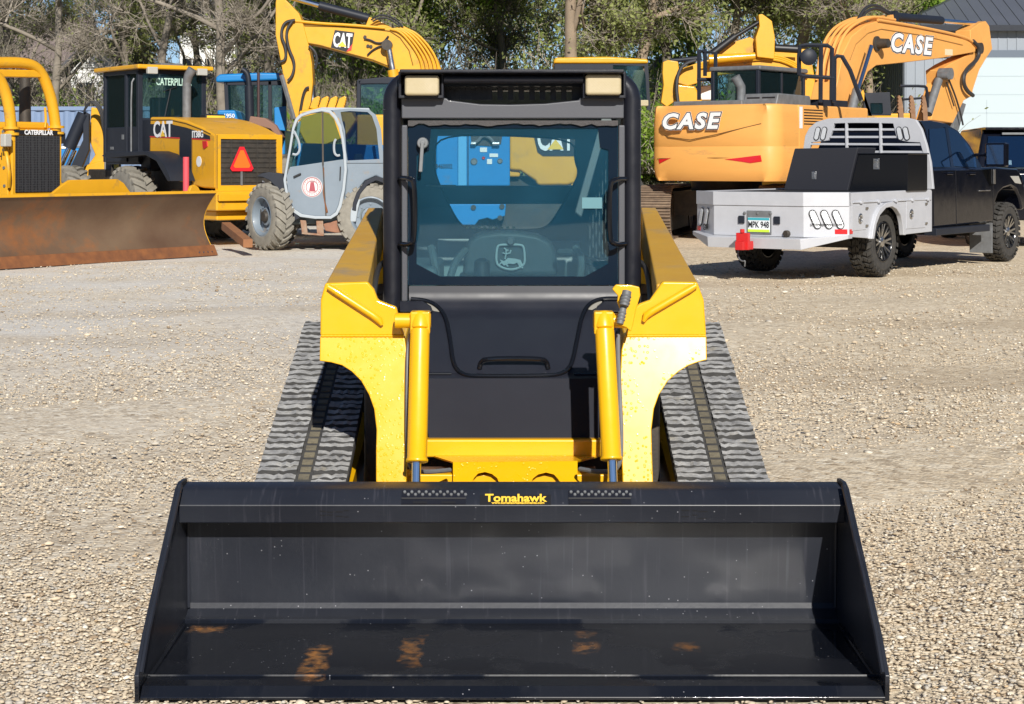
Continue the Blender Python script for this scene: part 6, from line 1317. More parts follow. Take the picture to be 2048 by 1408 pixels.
b = B(D); b.bar(dp(-1.3, -40, 146), dp(-1.3, 84, 148), .14, .12); b.build('cross_tube', M['cat'], DZ, bevel=.02)
for p in ((112, 262), (22, 264)):
    for dy in (-8, 4): b = B(D); q = dp(-1.28, p[0], p[1] + dy); b.lathe(q, (0, 0, 1), [(.13, -.02), (.13, .02)], 16); b.build('clamp_flange', M['cat'], DZ)
b = B(D); q0, q1 = dp(-1.9, 50, 262), dp(-1.9, 50, 150); b.cyl(q0, q1, .10, .085, 18); b.tube([q1, dp(-1.9, 52, 132), dp(-1.9, 56, 116)], [.09, .085, .04], 14); b.build('exhaust_stack', M['darkmetal'], DZ)
for k in range(4): b = B(D); b.lathe((xl + .10, gy - .12 - k * .01, zb2 + .1 + k * .28), (1, 0, 0), [(.025, 0), (.025, .015)], 8); b.build('bolt', M['mgrey'], en)
b = B(D); b.tube(smoothpath([(xl + .12, gy - .1, zt_ - .2), (xl + .2, gy + .05, zt_ - .3), (xl + .2, gy + .1, zt_ - .6), (xl + .12, gy + .0, zt_ - .8)], 2), .03, 8); b.build('guard_bar', M['cat'], en)
b = B(D); b.box(xr + .1, xl - .1, gy - 2.1, gy - .1, zt_ + .1, zt_ + .22); b.build('hood_top', M['cat'], en, bevel=.04)
b = B(D); b.box(xr - .1, xl + .4, gy - 4.2, gy - 2.3, 1.3, 2.2); cbd = b.build('operator_station', M['dgrey'], DZ, bevel=.04)
b = B(D); b.box(xl + .25, xl + .4, -1.6, -.30, .4, .6); b.build('push_arm', M['cat'], DZ, bevel=.02)
b = B(D); b.box(xr - .4, xr - .25, -1.6, -.30, .4, .6); b.build('push_arm', M['cat'], DZ, bevel=.02)
for (a, c) in ((xl + .05, xl + .6), (xr - .6, xr - .05)): crawler(D, a, c, -4.2, -1.1, .85, DZ, M['darkmetal'])

# ================================================================ blue farm tractor behind the wheel loader
FT = thing('farm_tractor', 'bright blue farm tractor with tall black exhaust, behind the wheel loader', 'tractor', (-5.5, 38, 0))
slab([(431, 154), (440, 148), (520, 145), (566, 146), (568, 160), (431, 165)], 37.0, 38.8).build('cab_roof', M['blue'], FT, bevel=.05, seg=3)
b = B()
for (x, y0_, x2, y1_) in ((452, 162, 456, 250), (500, 162, 498, 250), (540, 162, 541, 262), (568, 162, 570, 262)):
    b.bar(PX(x, y0_, 37.1), PX(x2, y1_, 37.1), .08, .08)
b.bar(PX(456, 160, 38.6), PX(460, 262, 38.6), .08, .08); b.bar(PX(566, 160, 38.6), PX(570, 262, 38.6), .08, .08); b.bar(PX(452, 166, 37.1), PX(568, 166, 37.1), .08, .1); b.bar(PX(452, 165, 38.6), PX(568, 165, 38.6), .08, .1); b.bar(PX(453, 166, 37.1), PX(456, 165, 38.6), .08, .1)
fc = b.build('cab', M['dgrey'], FT, bevel=.01)
slab([(456, 168), (566, 168), (568, 262), (458, 262)], 37.08, 37.09).build('cab_glass', M['glass'], fc, smooth=0)
slab([(459, 235), (570, 262), (570, 310), (459, 300)], 37.15, 38.5).build('cab_base', M['blue'], fc, bevel=.03)
slab([(434, 220), (470, 220), (476, 238), (476, 275), (434, 275)], 36.4, 37.5).build('hood', M['blue'], FT, bevel=.04)
text('hood_number', '1950', .12, PX(458, 232, 36.38), (1, 0, 0), (0, 0, 1), M['vinylwhite'], FT, bold=.002, ext=.001)
slab([(548, 215), (572, 212), (573, 262), (549, 260)], 36.9, 37.0).build('side_tank', M['blue'], FT, bevel=.02)
b = B(); b.cyl(PX(500, 250, 36.8), PX(498, 172, 36.8), .095); b.tube(smoothpath([PX(x, y, 36.8) for x, y in ((498, 172), (496, 150), (490, 142), (484, 139))], 2), .06, 12); b.build('exhaust_stack', M['dgrey'], FT)
b = B(); b.cyl(PX(517, 145, 36.85), PX(517, 238, 36.85), .03); b.build('antenna_tube', mat('dark_brown_tube', (.06, .03, .03), .6), FT)
slab([(500, 232), (530, 236), (552, 250), (566, 275), (556, 275), (540, 258), (510, 250), (496, 250)], 36.7, 37.2).build('fender', mat('dusty_brown_fender', (.24, .13, .09), .7), FT, bevel=.02)
slab([(558, 147), (570, 147), (570, 153), (558, 153)], 36.95, 37.0).build('turn_lamp', M['orange'], FT, bevel=.01)
FTf = Fr(PX(550, 325, 37.2)[0], 37.2, 0, 1)
WF2 = Fr(PX(550, 0, 37)[0], 37.0, -.93, -.36)
wheel(WF2, (-.1, 0, .86), .86, .48, FT, out=-1, rim=.5, tm=M['dusty_rubber'], rm=M['white'])
wheel(WF2, (1.5, 0, .86), .86, .48, FT, out=1, rim=.5, tm=M['dusty_rubber'], rm=M['white'])
wheel(WF2, (.0, 2.1, .6), .6, .35, FT, out=-1, rim=.5, tm=M['dusty_rubber'], rm=M['white'])
slab([(440, 275), (560, 275), (560, 380), (440, 380)], 37.3, 38.2).build('chassis', M['darkmetal'], FT, bevel=.02)

# ================================================================ machines behind, on the right
YL = thing('wheel_loader', 'yellow-roofed wheel loader mostly hidden behind the black cab of the track loader', 'wheel loader', (2.2, 42, 0))
slab([(1106, 127), (1110, 115), (1215, 113), (1296, 118), (1297, 127)], 41.0, 42.9).build('cab_roof', M['cat'], YL, bevel=.05, seg=3)
b = B()
for (x, y0_, x2, y1_) in ((1113, 126, 1113, 220), (1222, 126, 1224, 220), (1292, 126, 1297, 220)):
    for d in (41.1, 42.8): b.bar(PX(x, y0_, d), PX(x2, y1_, d), .09, .09)
b.prism([PX(x, y, 41.05) for x, y in ((1111, 127), (1295, 127), (1295, 132), (1224, 132), (1224, 142), (1111, 142))], (0, 1.8, 0)); yc_ = b.build('cab', M['dgrey'], YL)
slab([(1226, 130), (1284, 132), (1291, 150), (1294, 200), (1226, 200)], 41.05, 41.06).build('cab_glass', M['glass'], yc_, smooth=0)
slab([(1270, 200), (1297, 200), (1297, 212), (1270, 212)], 40.8, 41.0).build('work_lamp', M['worklens'], YL, bevel=.02)
slab([(1060, 215), (1262, 215), (1262, 400), (1060, 400)], 41.2, 43.2).build('body', M['cat'], YL, bevel=.05)
for xx in (1090, 1235): b = B(); b.lathe(PX(xx, 0, 41.0) * 1 + Vector((0, 0, .7 - PX(xx, 0, 41.0)[2])), (0, 1, 0), [(.4, 0), (.7, .04), (.7, .5), (.4, .54)], 28); b.build('wheel', M['rubber'], YL)

Y2 = thing('tracked_excavator', 'weathered yellow excavator folded up behind the orange-yellow one, under the trees', 'excavator', (6.5, 44.5, 0), 'excavators parked along the back of the lot')
slab([(1326, 124), (1336, 120), (1356, 123), (1360, 150), (1357, 165), (1353, 200), (1334, 214), (1322, 205), (1327, 170), (1325, 145)], 43.8, 44.2).build('stick', M['cat'], Y2, bevel=.02)
slab([(1352, 165), (1360, 138), (1400, 124), (1440, 114), (1500, 104), (1545, 106), (1590, 122), (1625, 150), (1650, 215), (1600, 215), (1575, 165), (1545, 150), (1490, 143), (1440, 150), (1400, 165), (1375, 172)], 43.9, 44.4).build('boom', M['cat'], Y2, bevel=.02)
for k in range(3): b = B(); b.tube(smoothpath([PX(x, y - k * 4, 43.85) for x, y in ((1400, 136), (1460, 125), (1545, 116), (1590, 132), (1615, 156))], 2), .03, 6); b.build('hydraulic_pipe', M['cat'], Y2)
slab([(1517, 29), (1525, 28), (1536, 36), (1544, 42), (1550, 75), (1549, 118), (1514, 114), (1511, 75), (1519, 52)], 43.7, 44.2).build('upright_bracket', M['cat'], Y2, bevel=.02)
slab([(1424, 110), (1434, 94), (1500, 74), (1514, 82), (1508, 104), (1480, 112), (1440, 116)], 43.95, 44.3).build('thumb_link', M['cat'], Y2, bevel=.02)
b = B(); b.cyl(PX(1424, 108, 43.8), PX(1470, 73, 43.8), .10, .09); b.cyl(PX(1470, 73, 43.8), PX(1518, 44, 43.8), .05); b.build('stick_cylinder', M['vinylblack'], Y2)
b = B(); b.cyl(PX(1550, 96, 44), PX(1602, 99, 44), .10); b.build('boom_cylinder', M['vinylblack'], Y2)
b = B(); b.cyl(PX(1418, 119, 43.6), PX(1510, 112, 43.6), .12, .09); b.build('cylinder', M['cat'], Y2)
b = B(); b.tube(smoothpath([PX(x, y, 43.6) for x, y in ((1356, 205), (1352, 170), (1358, 140), (1372, 126), (1392, 120))], 2), .045, 7); b.build('hose', M['hose'], Y2)
b = B(); b.cyl(PX(1340, 122, 43.9), PX(1402, 116, 43.9), .06); b.build('cylinder', M['dgrey'], Y2)
slab([(1352, 168), (1390, 172), (1405, 200), (1398, 240), (1352, 240)], 43.9, 44.8).build('bucket', M['cat'], Y2, bevel=.05)
slab([(1400, 172), (1425, 170), (1425, 200), (1402, 200)], 44.5, 45.5).build('cab', M['white'], Y2, bevel=.03)
slab([(1540, 96), (1620, 98), (1640, 215), (1600, 220), (1575, 150)], 44.5, 45.5).build('housing', M['cat'], Y2, bevel=.04)
b = B(); b.box(PX(1400, 0, 44)[0], PX(1680, 0, 44)[0], 43.5, 46.3, .9, 2.4); b.build('upper_structure', M['cat'], Y2, bevel=.05)
for yy in (0.0, 2.0): crawler(Fr(PX(1400, 0, 44)[0] - .3, 43.6, 1, 0), -yy - .6, -yy, 0, 4.2, .95, Y2, M['darkmetal'])

G = thing('grapple_loader', 'low yellow loader with black canopy and handrail, under the orange-yellow excavator boom', 'loader', (9.0, 40, 0))
slab([(1728, 186), (1780, 184), (1783, 232), (1726, 232)], 39.6, 39.7).build('canopy_panel', M['dgrey'], G, bevel=.01)
slab([(1742, 206), (1765, 206), (1766, 226), (1743, 226)], 39.55, 39.6).build('window', M['glass'], G, smooth=0)
slab([(1735, 228), (1830, 226), (1832, 262), (1735, 262)], 39.6, 41.2).build('body', M['cat'], G, bevel=.03)
b = B(); b.box(PX(1735, 0, 40)[0], PX(1850, 0, 40)[0], 39.8, 41.8, .5, 2.3); b.build('frame', M['darkmetal'], G, bevel=.03)
b = B(); b.tube(smoothpath([PX(x, y, 39.6) for x, y in ((1800, 172), (1848, 172), (1854, 176), (1855, 215))], 1), .035, 6); b.tube([PX(1806, 199, 39.6), PX(1846, 196, 39.6)], .03, 6); b.build('hand_rail', M['dgrey'], G)
for xx in (1750, 1830): b = B(); b.lathe(Vector((PX(xx, 0, 39.6)[0], 39.4, .6)), (0, 1, 0), [(.3, 0), (.6, .04), (.6, .4), (.3, .44)], 24); b.build('wheel', M['rubber'], G)
b = B(); b.prism([PX(x, y, 39.6) for x, y in ((1720, 178), (1726, 178), (1744, 232), (1738, 232))], (0, .1, 0)); b.build('yellow_strut', M['cat'], G)
GR = thing('grapple', 'rusty brown toothed grapple with three upright tines standing behind the black truck cab', 'grapple', (8.6, 38.4, 0))
M['tine'] = mat('rusty_brown_tine', (.30, .17, .09), .8, col2=(.20, .10, .05), nscale=9)
for x in (1796, 1820, 1844):
    pts = [(x + 2, 190), (x + 6, 193), (x + 9, 205), (x + 11, 220), (x + 12, 245), (x + 3, 250), (x + 2, 226)]
    for k in range(5): pts += [(x + 1.5, 226 - k * 7), (x - 1 + k * .1, 223 - k * 7)]
    b = B(); b.prism([PX(a, c, 38.3) for a, c in pts], (0, .12, 0)); b.build('tine', M['tine'], GR, bevel=.006)
b = B(); b.box(PX(1785, 0, 38.4)[0], PX(1870, 0, 38.4)[0], 38.3, 38.6, .3, 2.35); b.build('grapple_frame', M['tine'], GR, bevel=.02)

# ================================================================ black SUV at the right edge
V = Fr(PX(1955, 0, 31.5)[0] + 1.0, 31.5, .10, .995)
VP = thing('parked_suv', 'large black SUV parked at the right edge, seen from behind with its tinted rear window', 'SUV', V.w((0, 2.5, 0)))
b = B(V); b.xp([(.05, .55), (-.02, 1.0), (.02, 1.36), (.10, 1.42), (4.0, 1.42), (5.1, 1.32), (5.3, 1.0), (5.3, .55)], -1.02, 1.02); vo = b.build('body', M['tpaint'], VP, bevel=.05, seg=3)
A = [(.08, 1.40), (.36, 2.08), (.62, 2.19), (3.0, 2.18), (4.0, 1.40)]
b = B(V); b.ring2([(-1.0 + (z - 1.4) * .24, y, z) for y, z in A], [(1.0 - (z - 1.4) * .24, y, z) for y, z in A]); vr = b.build('cabin', M['tpaint'], VP, bevel=.05, seg=3)
b = B(V); b.zp([(-.80, .22), (.80, .22), (.82, .60), (-.82, .60)], 2.13, 2.18); b.build('roof_spoiler', M['tpaint'], vr, bevel=.015)
b = B(V); b.ring2([(-.84, .085, 1.46), (.84, .085, 1.46), (.74, .305, 2.02), (-.74, .305, 2.02)], [(-.84, .06, 1.46), (.84, .06, 1.46), (.74, .28, 2.02), (-.74, .28, 2.02)]); b.build('rear_window', M['carglass'], vr, smooth=0)
b = B(V); b.box(-.5, .5, .255, .28, 2.045, 2.085); b.build('brake_light', M['mgrey'], vr, bevel=.005)
b = B(V); b.ring2([(-.60, .10, 1.50), (-.36, .10, 1.50), (-.36, .13, 1.58), (-.60, .13, 1.58)], [(-.60, .08, 1.50), (-.36, .08, 1.50), (-.36, .11, 1.58), (-.60, .11, 1.58)]); b.build('window_sticker', M['white'], vr, smooth=0)
b = B(V); b.box(-1.0, 1.0, -.14, .05, .50, .78); b.build('rear_bumper', M['tpaint'], VP, bevel=.03)
b = B(V); b.box(-.28, .28, -.035, -.02, 1.0, 1.14); b.build('plate_recess', M['dgrey'], vo, bevel=.004)
for x in (-1.0, .86): b = B(V); b.box(x, x + .14, -.03, .06, 1.0, 1.36); b.build('tail_lamp', M['redlens'], VP, bevel=.015)
for (yy) in (1.0, 4.3):
    for (xx, o_) in ((-.86, -1), (.86, 1)): wheel(V, (xx, yy, .42), .42, .28, VP, out=o_, rim=.6, style='mud', rm=M['steel'])
for sx_ in (-1, 1): b = B(V); b.box(min(sx_ * 1.02, sx_ * 1.22), max(sx_ * 1.02, sx_ * 1.22), 3.5, 3.58, 1.42, 1.62); b.build('wing_mirror', M['tpaint'], VP, bevel=.02)

# ================================================================ workshop building
GB = thing('workshop_building', 'pale grey ribbed metal workshop with dark roof and a large white overhead door', 'building', (19.5, 60, 0))
gd = 58.0; gx0 = PX(1809, 0, gd)[0]; gx1 = gx0 + 16; gz = PX(0, 51, gd)[2]
b = B(); b.box(gx0, gx1, gd, gd + 14, 0, gz)
x = gx0 + .05
while x < gx1: b.box(x, x + .035, gd - .025, gd - .001, .1, gz - .05); x += .305
y = gd + .1
while y < gd + 13.9: b.box(gx0 - .025, gx0 - .001, y, y + .035, .1, gz - .05); y += .305
wl = b.build('wall', mat('ribbed_steel_siding', (.26, .29, .33), .5, .1, col2=(.23, .26, .30), nscale=.5), GB, smooth=0)
b = B(); h_ = 7; pk = .46 * h_; o = .35; Z = gz + .05
p = [(gx0 - o, gd - o, Z - .1), (gx1 + o, gd - o, Z - .1), (gx1 + o, gd + 14 + o, Z - .1), (gx0 - o, gd + 14 + o, Z - .1), (gx0 + h_, gd + 7, Z + pk), (gx1 - h_, gd + 7, Z + pk)]
b.add([Vector(q) for q in p], [(0, 1, 5, 4), (1, 2, 5), (2, 3, 4, 5), (3, 0, 4), (0, 3, 2, 1)])
for k in range(1, 40):
    xx = gx0 - o + k * .42
    if xx > gx1: break
    t = min(1, (xx - gx0 + o) / (h_ + o)); yy = gd - o + t * (7 + o); b.bar((xx, gd - o, Z - .09), (xx, yy, Z - .09 + (pk + .1) * t), .03, .03)
b.build('roof', mat('dark_metal_roof', (.11, .12, .15), .5, .1, col2=(.095, .105, .13), nscale=1), GB, smooth=0)
b = B(); b.box(gx0 - o, gx1 + o, gd - o - .04, gd - o, Z - .26, Z - .06); b.build('eave_trim', M['dgrey'], GB, bevel=.01)
dx0 = PX(1898, 0, gd)[0]; dz = PX(0, 115, gd)[2]
b = B(); b.box(dx0, dx0 + 9, gd - .05, gd - .03, 0, dz); dr = b.build('overhead_door', mat('white_door_panels', (.44, .52, .55), .5), GB, smooth=0)
b = B()
for k in range(8): b.box(dx0, dx0 + 9, gd - .056, gd - .051, dz - .02 - k * .61, dz - k * .61)
b.box(PX(1972, 0, gd)[0], PX(1972, 0, gd)[0] + .02, gd - .056, gd - .051, 0, PX(0, 200, gd)[2]); b.build('panel_joint', mat('pale_joint', (.36, .43, .47), .5), dr, smooth=0)
b = B(); b.box(gx0 + .3, gx1, gd - .06, gd - .03, dz + .002, dz + .24); b.build('door_header', mat('blue_grey_trim', (.10, .13, .17), .5), GB, smooth=0)

# ================================================================ shipping container
CO = thing('shipping_container', 'faded blue corrugated shipping container behind the bulldozer and wheel loader', 'container', (-12, 43.5, 0))
x0, x1 = PX(-120, 0, 43)[0], PX(330, 0, 43)[0]; zt3 = PX(0, 213, 43)[2]
b = B(); n = int((x1 - x0) / .28); pts = []
for i in range(n):
    xx = x0 + i * .28
    for (dx, dy) in ((0, 0), (.07, 0), (.14, .04), (.21, .04)): pts.append((xx + dx, 43 + dy))
pts.append((x1, 43.0)); pts += [(x1, 45.4), (x0, 45.4)]
b.zp(pts, .15, zt3 - .1); M['cont'] = mat('faded_blue_container', (.16, .23, .36), .55, col2=(.20, .27, .40), nscale=1.2, dirt=(.2, .16, .13), dscale=2, damt=.1)
b.build('corrugated_wall', M['cont'], CO, smooth=0)
b = B(); b.box(x0, x1, 42.97, 45.42, zt3 - .1, zt3); b.box(x0, x1, 42.97, 45.42, 0, .16); b.build('frame_rail', M['cont'], CO, bevel=.01)

TB = thing('blue_tote', 'small bright blue and white tote standing between the bulldozer and the wheel loader', 'tote', PX(145, 325, 39))
slab([(116, 296), (166, 296), (160, 345), (118, 350)], 38.8, 39.6).build('body', M['blue'], TB, bevel=.05)
slab([(116, 293), (150, 291), (150, 297), (116, 298)], 38.78, 39.5).build('lid', M['white'], TB, bevel=.01)
b = B(); b.box(PX(118, 0, 39)[0], PX(160, 0, 39)[0], 38.9, 39.6, 0, PX(0, 348, 39)[2]); b.build('stand', M['darkmetal'], TB)
TM = B(); TM.bar(PX(452, 452, 30.9) , PX(496, 487, 28.9), .16, .14); tag(TM.build('timber_beam', M['wood'], None, bevel=.01), 'weathered brown timber beam lying beside the telehandler front tyre', 'timber')
# ================================================================ bank, houses, trees
def make_bank():
    v = []; f = []; nx, ny = 90, 26; rg = np.random.default_rng(8)
    for j in range(ny):
        y = 47 + j * 2.4
        for i in range(nx):
            x = -60 + i * 1.35
            t = max(0, min(1, (y - 49) / 12)); t = t * t * (3 - 2 * t); side_ = max(0, min(1, (14 - x) / 6)) if y < 90 else 1
            z = (2.6 * t + .25 * math.sin(x * .5 + y * .3) * t + rg.uniform(-.12, .12) * t) * side_ - .05 * (1 - t)
            v.append(Vector((x, y, z)))
    f = [(j * nx + i, j * nx + i + 1, (j + 1) * nx + i + 1, (j + 1) * nx + i) for j in range(ny - 1) for i in range(nx - 1)]
    b = B(); b.v = v; b.f = f; b.mi = [0] * len(f)
    o = b.build('grass_bank', mat('dead_leaf_bank', (.26, .23, .18), .95, col2=(.09, .10, .045), nscale=1.6, bump=.8, bscale=14, dirt=(.45, .42, .36), dscale=3, damt=.25), recalc=False); struct(o)
make_bank()

def house(x0, x1, d, zb, ze, zr, name, label, wallm, roofm, wins=(), depth=8, gable=False):
    X0, X1 = PX(x0, 0, d)[0], PX(x1, 0, d)[0]
    h = thing(name, label, 'house', ((X0 + X1) / 2, d + depth / 2, zb))
    b = B(); b.box(X0, X1, d, d + depth, zb, ze)
    if gable: b.yp([(X0, ze), (X1, ze), ((X0 + X1) / 2, zr)], d, d + depth)
    z = zb
    while z < ze: b.box(X0, X1, d - .02, d - .001, z, z + .13); z += .2
    b.build('wall', wallm, h, smooth=0)
    b = B(); o = .5
    if gable:
        xm = (X0 + X1) / 2
        b.ring2([(X0 - o, d - o, ze - .2), (xm, d - o, zr + .1), (xm, d - o, zr + .35), (X0 - o, d - o, ze + .05)], [(X0 - o, d + depth + o, ze - .2), (xm, d + depth + o, zr + .1), (xm, d + depth + o, zr + .35), (X0 - o, d + depth + o, ze + .05)])
        b.ring2([(X1 + o, d - o, ze - .2), (xm, d - o, zr + .1), (xm, d - o, zr + .35), (X1 + o, d - o, ze + .05)], [(X1 + o, d + depth + o, ze - .2), (xm, d + depth + o, zr + .1), (xm, d + depth + o, zr + .35), (X1 + o, d + depth + o, ze + .05)])
    else: b.xp([(d - o, ze - .1), (d + depth / 2, zr), (d + depth + o, ze - .1), (d + depth / 2, zr - .3)], X0 - o, X1 + o)
    b.build('roof', roofm, h, smooth=0)
    for (wx, wz0, wz1, ww) in wins:
        a = PX(wx, 0, d)[0]; b = B(); b.box(a - ww / 2, a + ww / 2, d - .08, d - .03, wz0, wz1); w_ = b.build('window', M['white'], h, bevel=.01)
        b = B(); b.box(a - ww / 2 + .08, a - .02, d - .09, d - .081, wz0 + .08, wz1 - .08); b.box(a + .02, a + ww / 2 - .08, d - .09, d - .081, wz0 + .08, wz1 - .08); b.build('pane', M['blackgloss'], w_, smooth=0)
wsid = mat('white_siding', (.72, .72, .70), .6); rshing = mat('grey_shingles', (.13, .13, .145), .9, col2=(.09, .09, .10), nscale=8)
house(142, 245, 72, 2, 5.3, 6.4, 'white_house', 'white sided house with small gable behind the trees, left of the wheel loader cab', wsid, rshing, [(172, 3.6, 4.9, .9)], gable=True)
house(360, 470, 84, 2, 8.5, 11, 'white_house', 'tall white house showing through bare branches above the blue tractor', wsid, rshing, [(385, 5.2, 6.6, 1.1), (430, 5.2, 6.6, 1.1)])
house(398, 770, 70, 2, 3.9, 5.3, 'long_grey_roof_house', 'long low house with grey shingle roof behind the yellow excavator stick', wsid, rshing, [(690, 2.5, 3.6, 1)])
house(-60, 130, 88, 2, 6.2, 9.2, 'brown_house', 'dull brown roofed house seen through bare branches at far left', mat('tan_siding', (.42, .37, .32), .7), mat('brown_shingles', (.19, .15, .14), .9), [(40, 4, 5.4, 1)])
house(1296, 1350, 78, 2, 5.0, 6.0, 'small_white_house', 'small white house glimpsed between the loader cab and the yellow excavator stick', wsid, rshing, [(1318, 3.2, 4.2, .8)], gable=True)

# ---- tree kits
def leafmat(name, c1, c2, trans=.35):
    m = bpy.data.materials.new(name); m.use_nodes = True; t = m.node_tree; N = t.nodes; L_ = t.links; N.clear()
    oi = N.new('ShaderNodeVertexColor'); oi.layer_name = 'tone'
    mx = N.new('ShaderNodeMix'); mx.data_type = 'RGBA'; mx.inputs[6].default_value = (*c1, 1); mx.inputs[7].default_value = (*c2, 1); L_.new(oi.outputs[0], mx.inputs[0])
    d = N.new('ShaderNodeBsdfDiffuse'); tr = N.new('ShaderNodeBsdfTranslucent'); L_.new(mx.outputs[2], d.inputs[0]); L_.new(mx.outputs[2], tr.inputs[0])
    ms = N.new('ShaderNodeMixShader'); ms.inputs[0].default_value = trans; L_.new(d.outputs[0], ms.inputs[1]); L_.new(tr.outputs[0], ms.inputs[2]); o = N.new('ShaderNodeOutputMaterial'); L_.new(ms.outputs[0], o.inputs[0]); return m
M['leaf_green'] = leafmat('spring_leaves', (.22, .38, .05), (.46, .60, .13), .55)
M['leaf_olive'] = leafmat('olive_buds', (.27, .32, .10), (.50, .54, .22), .55)
M['leaf_dark'] = leafmat('dark_foliage', (.03, .07, .02), (.09, .13, .04), .2)
M['bark'] = mat('grey_bark', (.17, .145, .115), .95, col2=(.30, .26, .21), nscale=3, bump=.8, bscale=12)
M['barktan'] = mat('tan_bark', (.34, .26, .18), .95, col2=(.22, .17, .12), nscale=3, bump=.8, bscale=12)
M['barkdark'] = mat('dark_bark', (.075, .064, .052), .95, col2=(.16, .14, .11), nscale=3, bump=.8, bscale=12)
M['twig'] = mat('bare_twigs', (.27, .23, .18), .95, col2=(.40, .35, .29), nscale=.6)
M['twigdark'] = mat('dark_twigs', (.22, .19, .15), .95, col2=(.36, .32, .25), nscale=.6)

def npmesh(name, V, F, m, tone=None):
    me = bpy.data.meshes.new(name); k = F.shape[1]; me.vertices.add(len(V)); me.vertices.foreach_set('co', V.astype(np.float32).ravel())
    me.loops.add(F.size); me.loops.foreach_set('vertex_index', F.ravel().astype(np.int32)); me.polygons.add(len(F))
    me.polygons.foreach_set('loop_start', np.arange(len(F), dtype=np.int32) * k); me.polygons.foreach_set('loop_total', np.full(len(F), k, dtype=np.int32)); me.update(calc_edges=True)
    if tone is not None:
        ca = me.color_attributes.new('tone', 'FLOAT_COLOR', 'POINT'); ca.data.foreach_set('color', np.concatenate([np.repeat(tone[:, None], 3, 1), np.ones((len(tone), 1))], 1).astype(np.float32).ravel())
    me.materials.append(m); return me
def sticks(A, C, ra, rc):
    """three-sided tapered sticks between A and C (n,3)"""
    n = len(A); d = C - A; d /= np.linalg.norm(d, axis=1, keepdims=True) + 1e-9
    up = np.where(np.abs(d[:, 2:3]) > .9, [[1., 0, 0]], [[0, 0, 1.]]); a = np.cross(d, up); a /= np.linalg.norm(a, axis=1, keepdims=True); b = np.cross(d, a)
    V = []
    for base, r in ((A, ra), (C, rc)):
        for k in range(3): t = 2 * math.pi * k / 3; V.append(base + (a * math.cos(t) + b * math.sin(t)) * r[:, None])
    V = np.stack(V, 1).reshape(-1, 3); o = (np.arange(n) * 6)[:, None]
    F = np.concatenate([o + np.array([[k, (k + 1) % 3, 3 + (k + 1) % 3, 3 + k]]) for k in range(3)]); return V, F
def leaves(P, size, rg, flat=.0):
    n = len(P); u = rg.normal(size=(n, 3)); u /= np.linalg.norm(u, axis=1, keepdims=True); w = rg.normal(size=(n, 3)); w = np.cross(u, w); w /= np.linalg.norm(w, axis=1, keepdims=True) + 1e-9
    s_ = size * rg.uniform(.6, 1.4, (n, 1)); V = np.stack([P - u * s_, P + w * s_ * .55, P + u * s_, P - w * s_ * .55], 1).reshape(-1, 3)
    F = (np.arange(n) * 4)[:, None] + np.array([[0, 1, 2, 3]]); return V, F
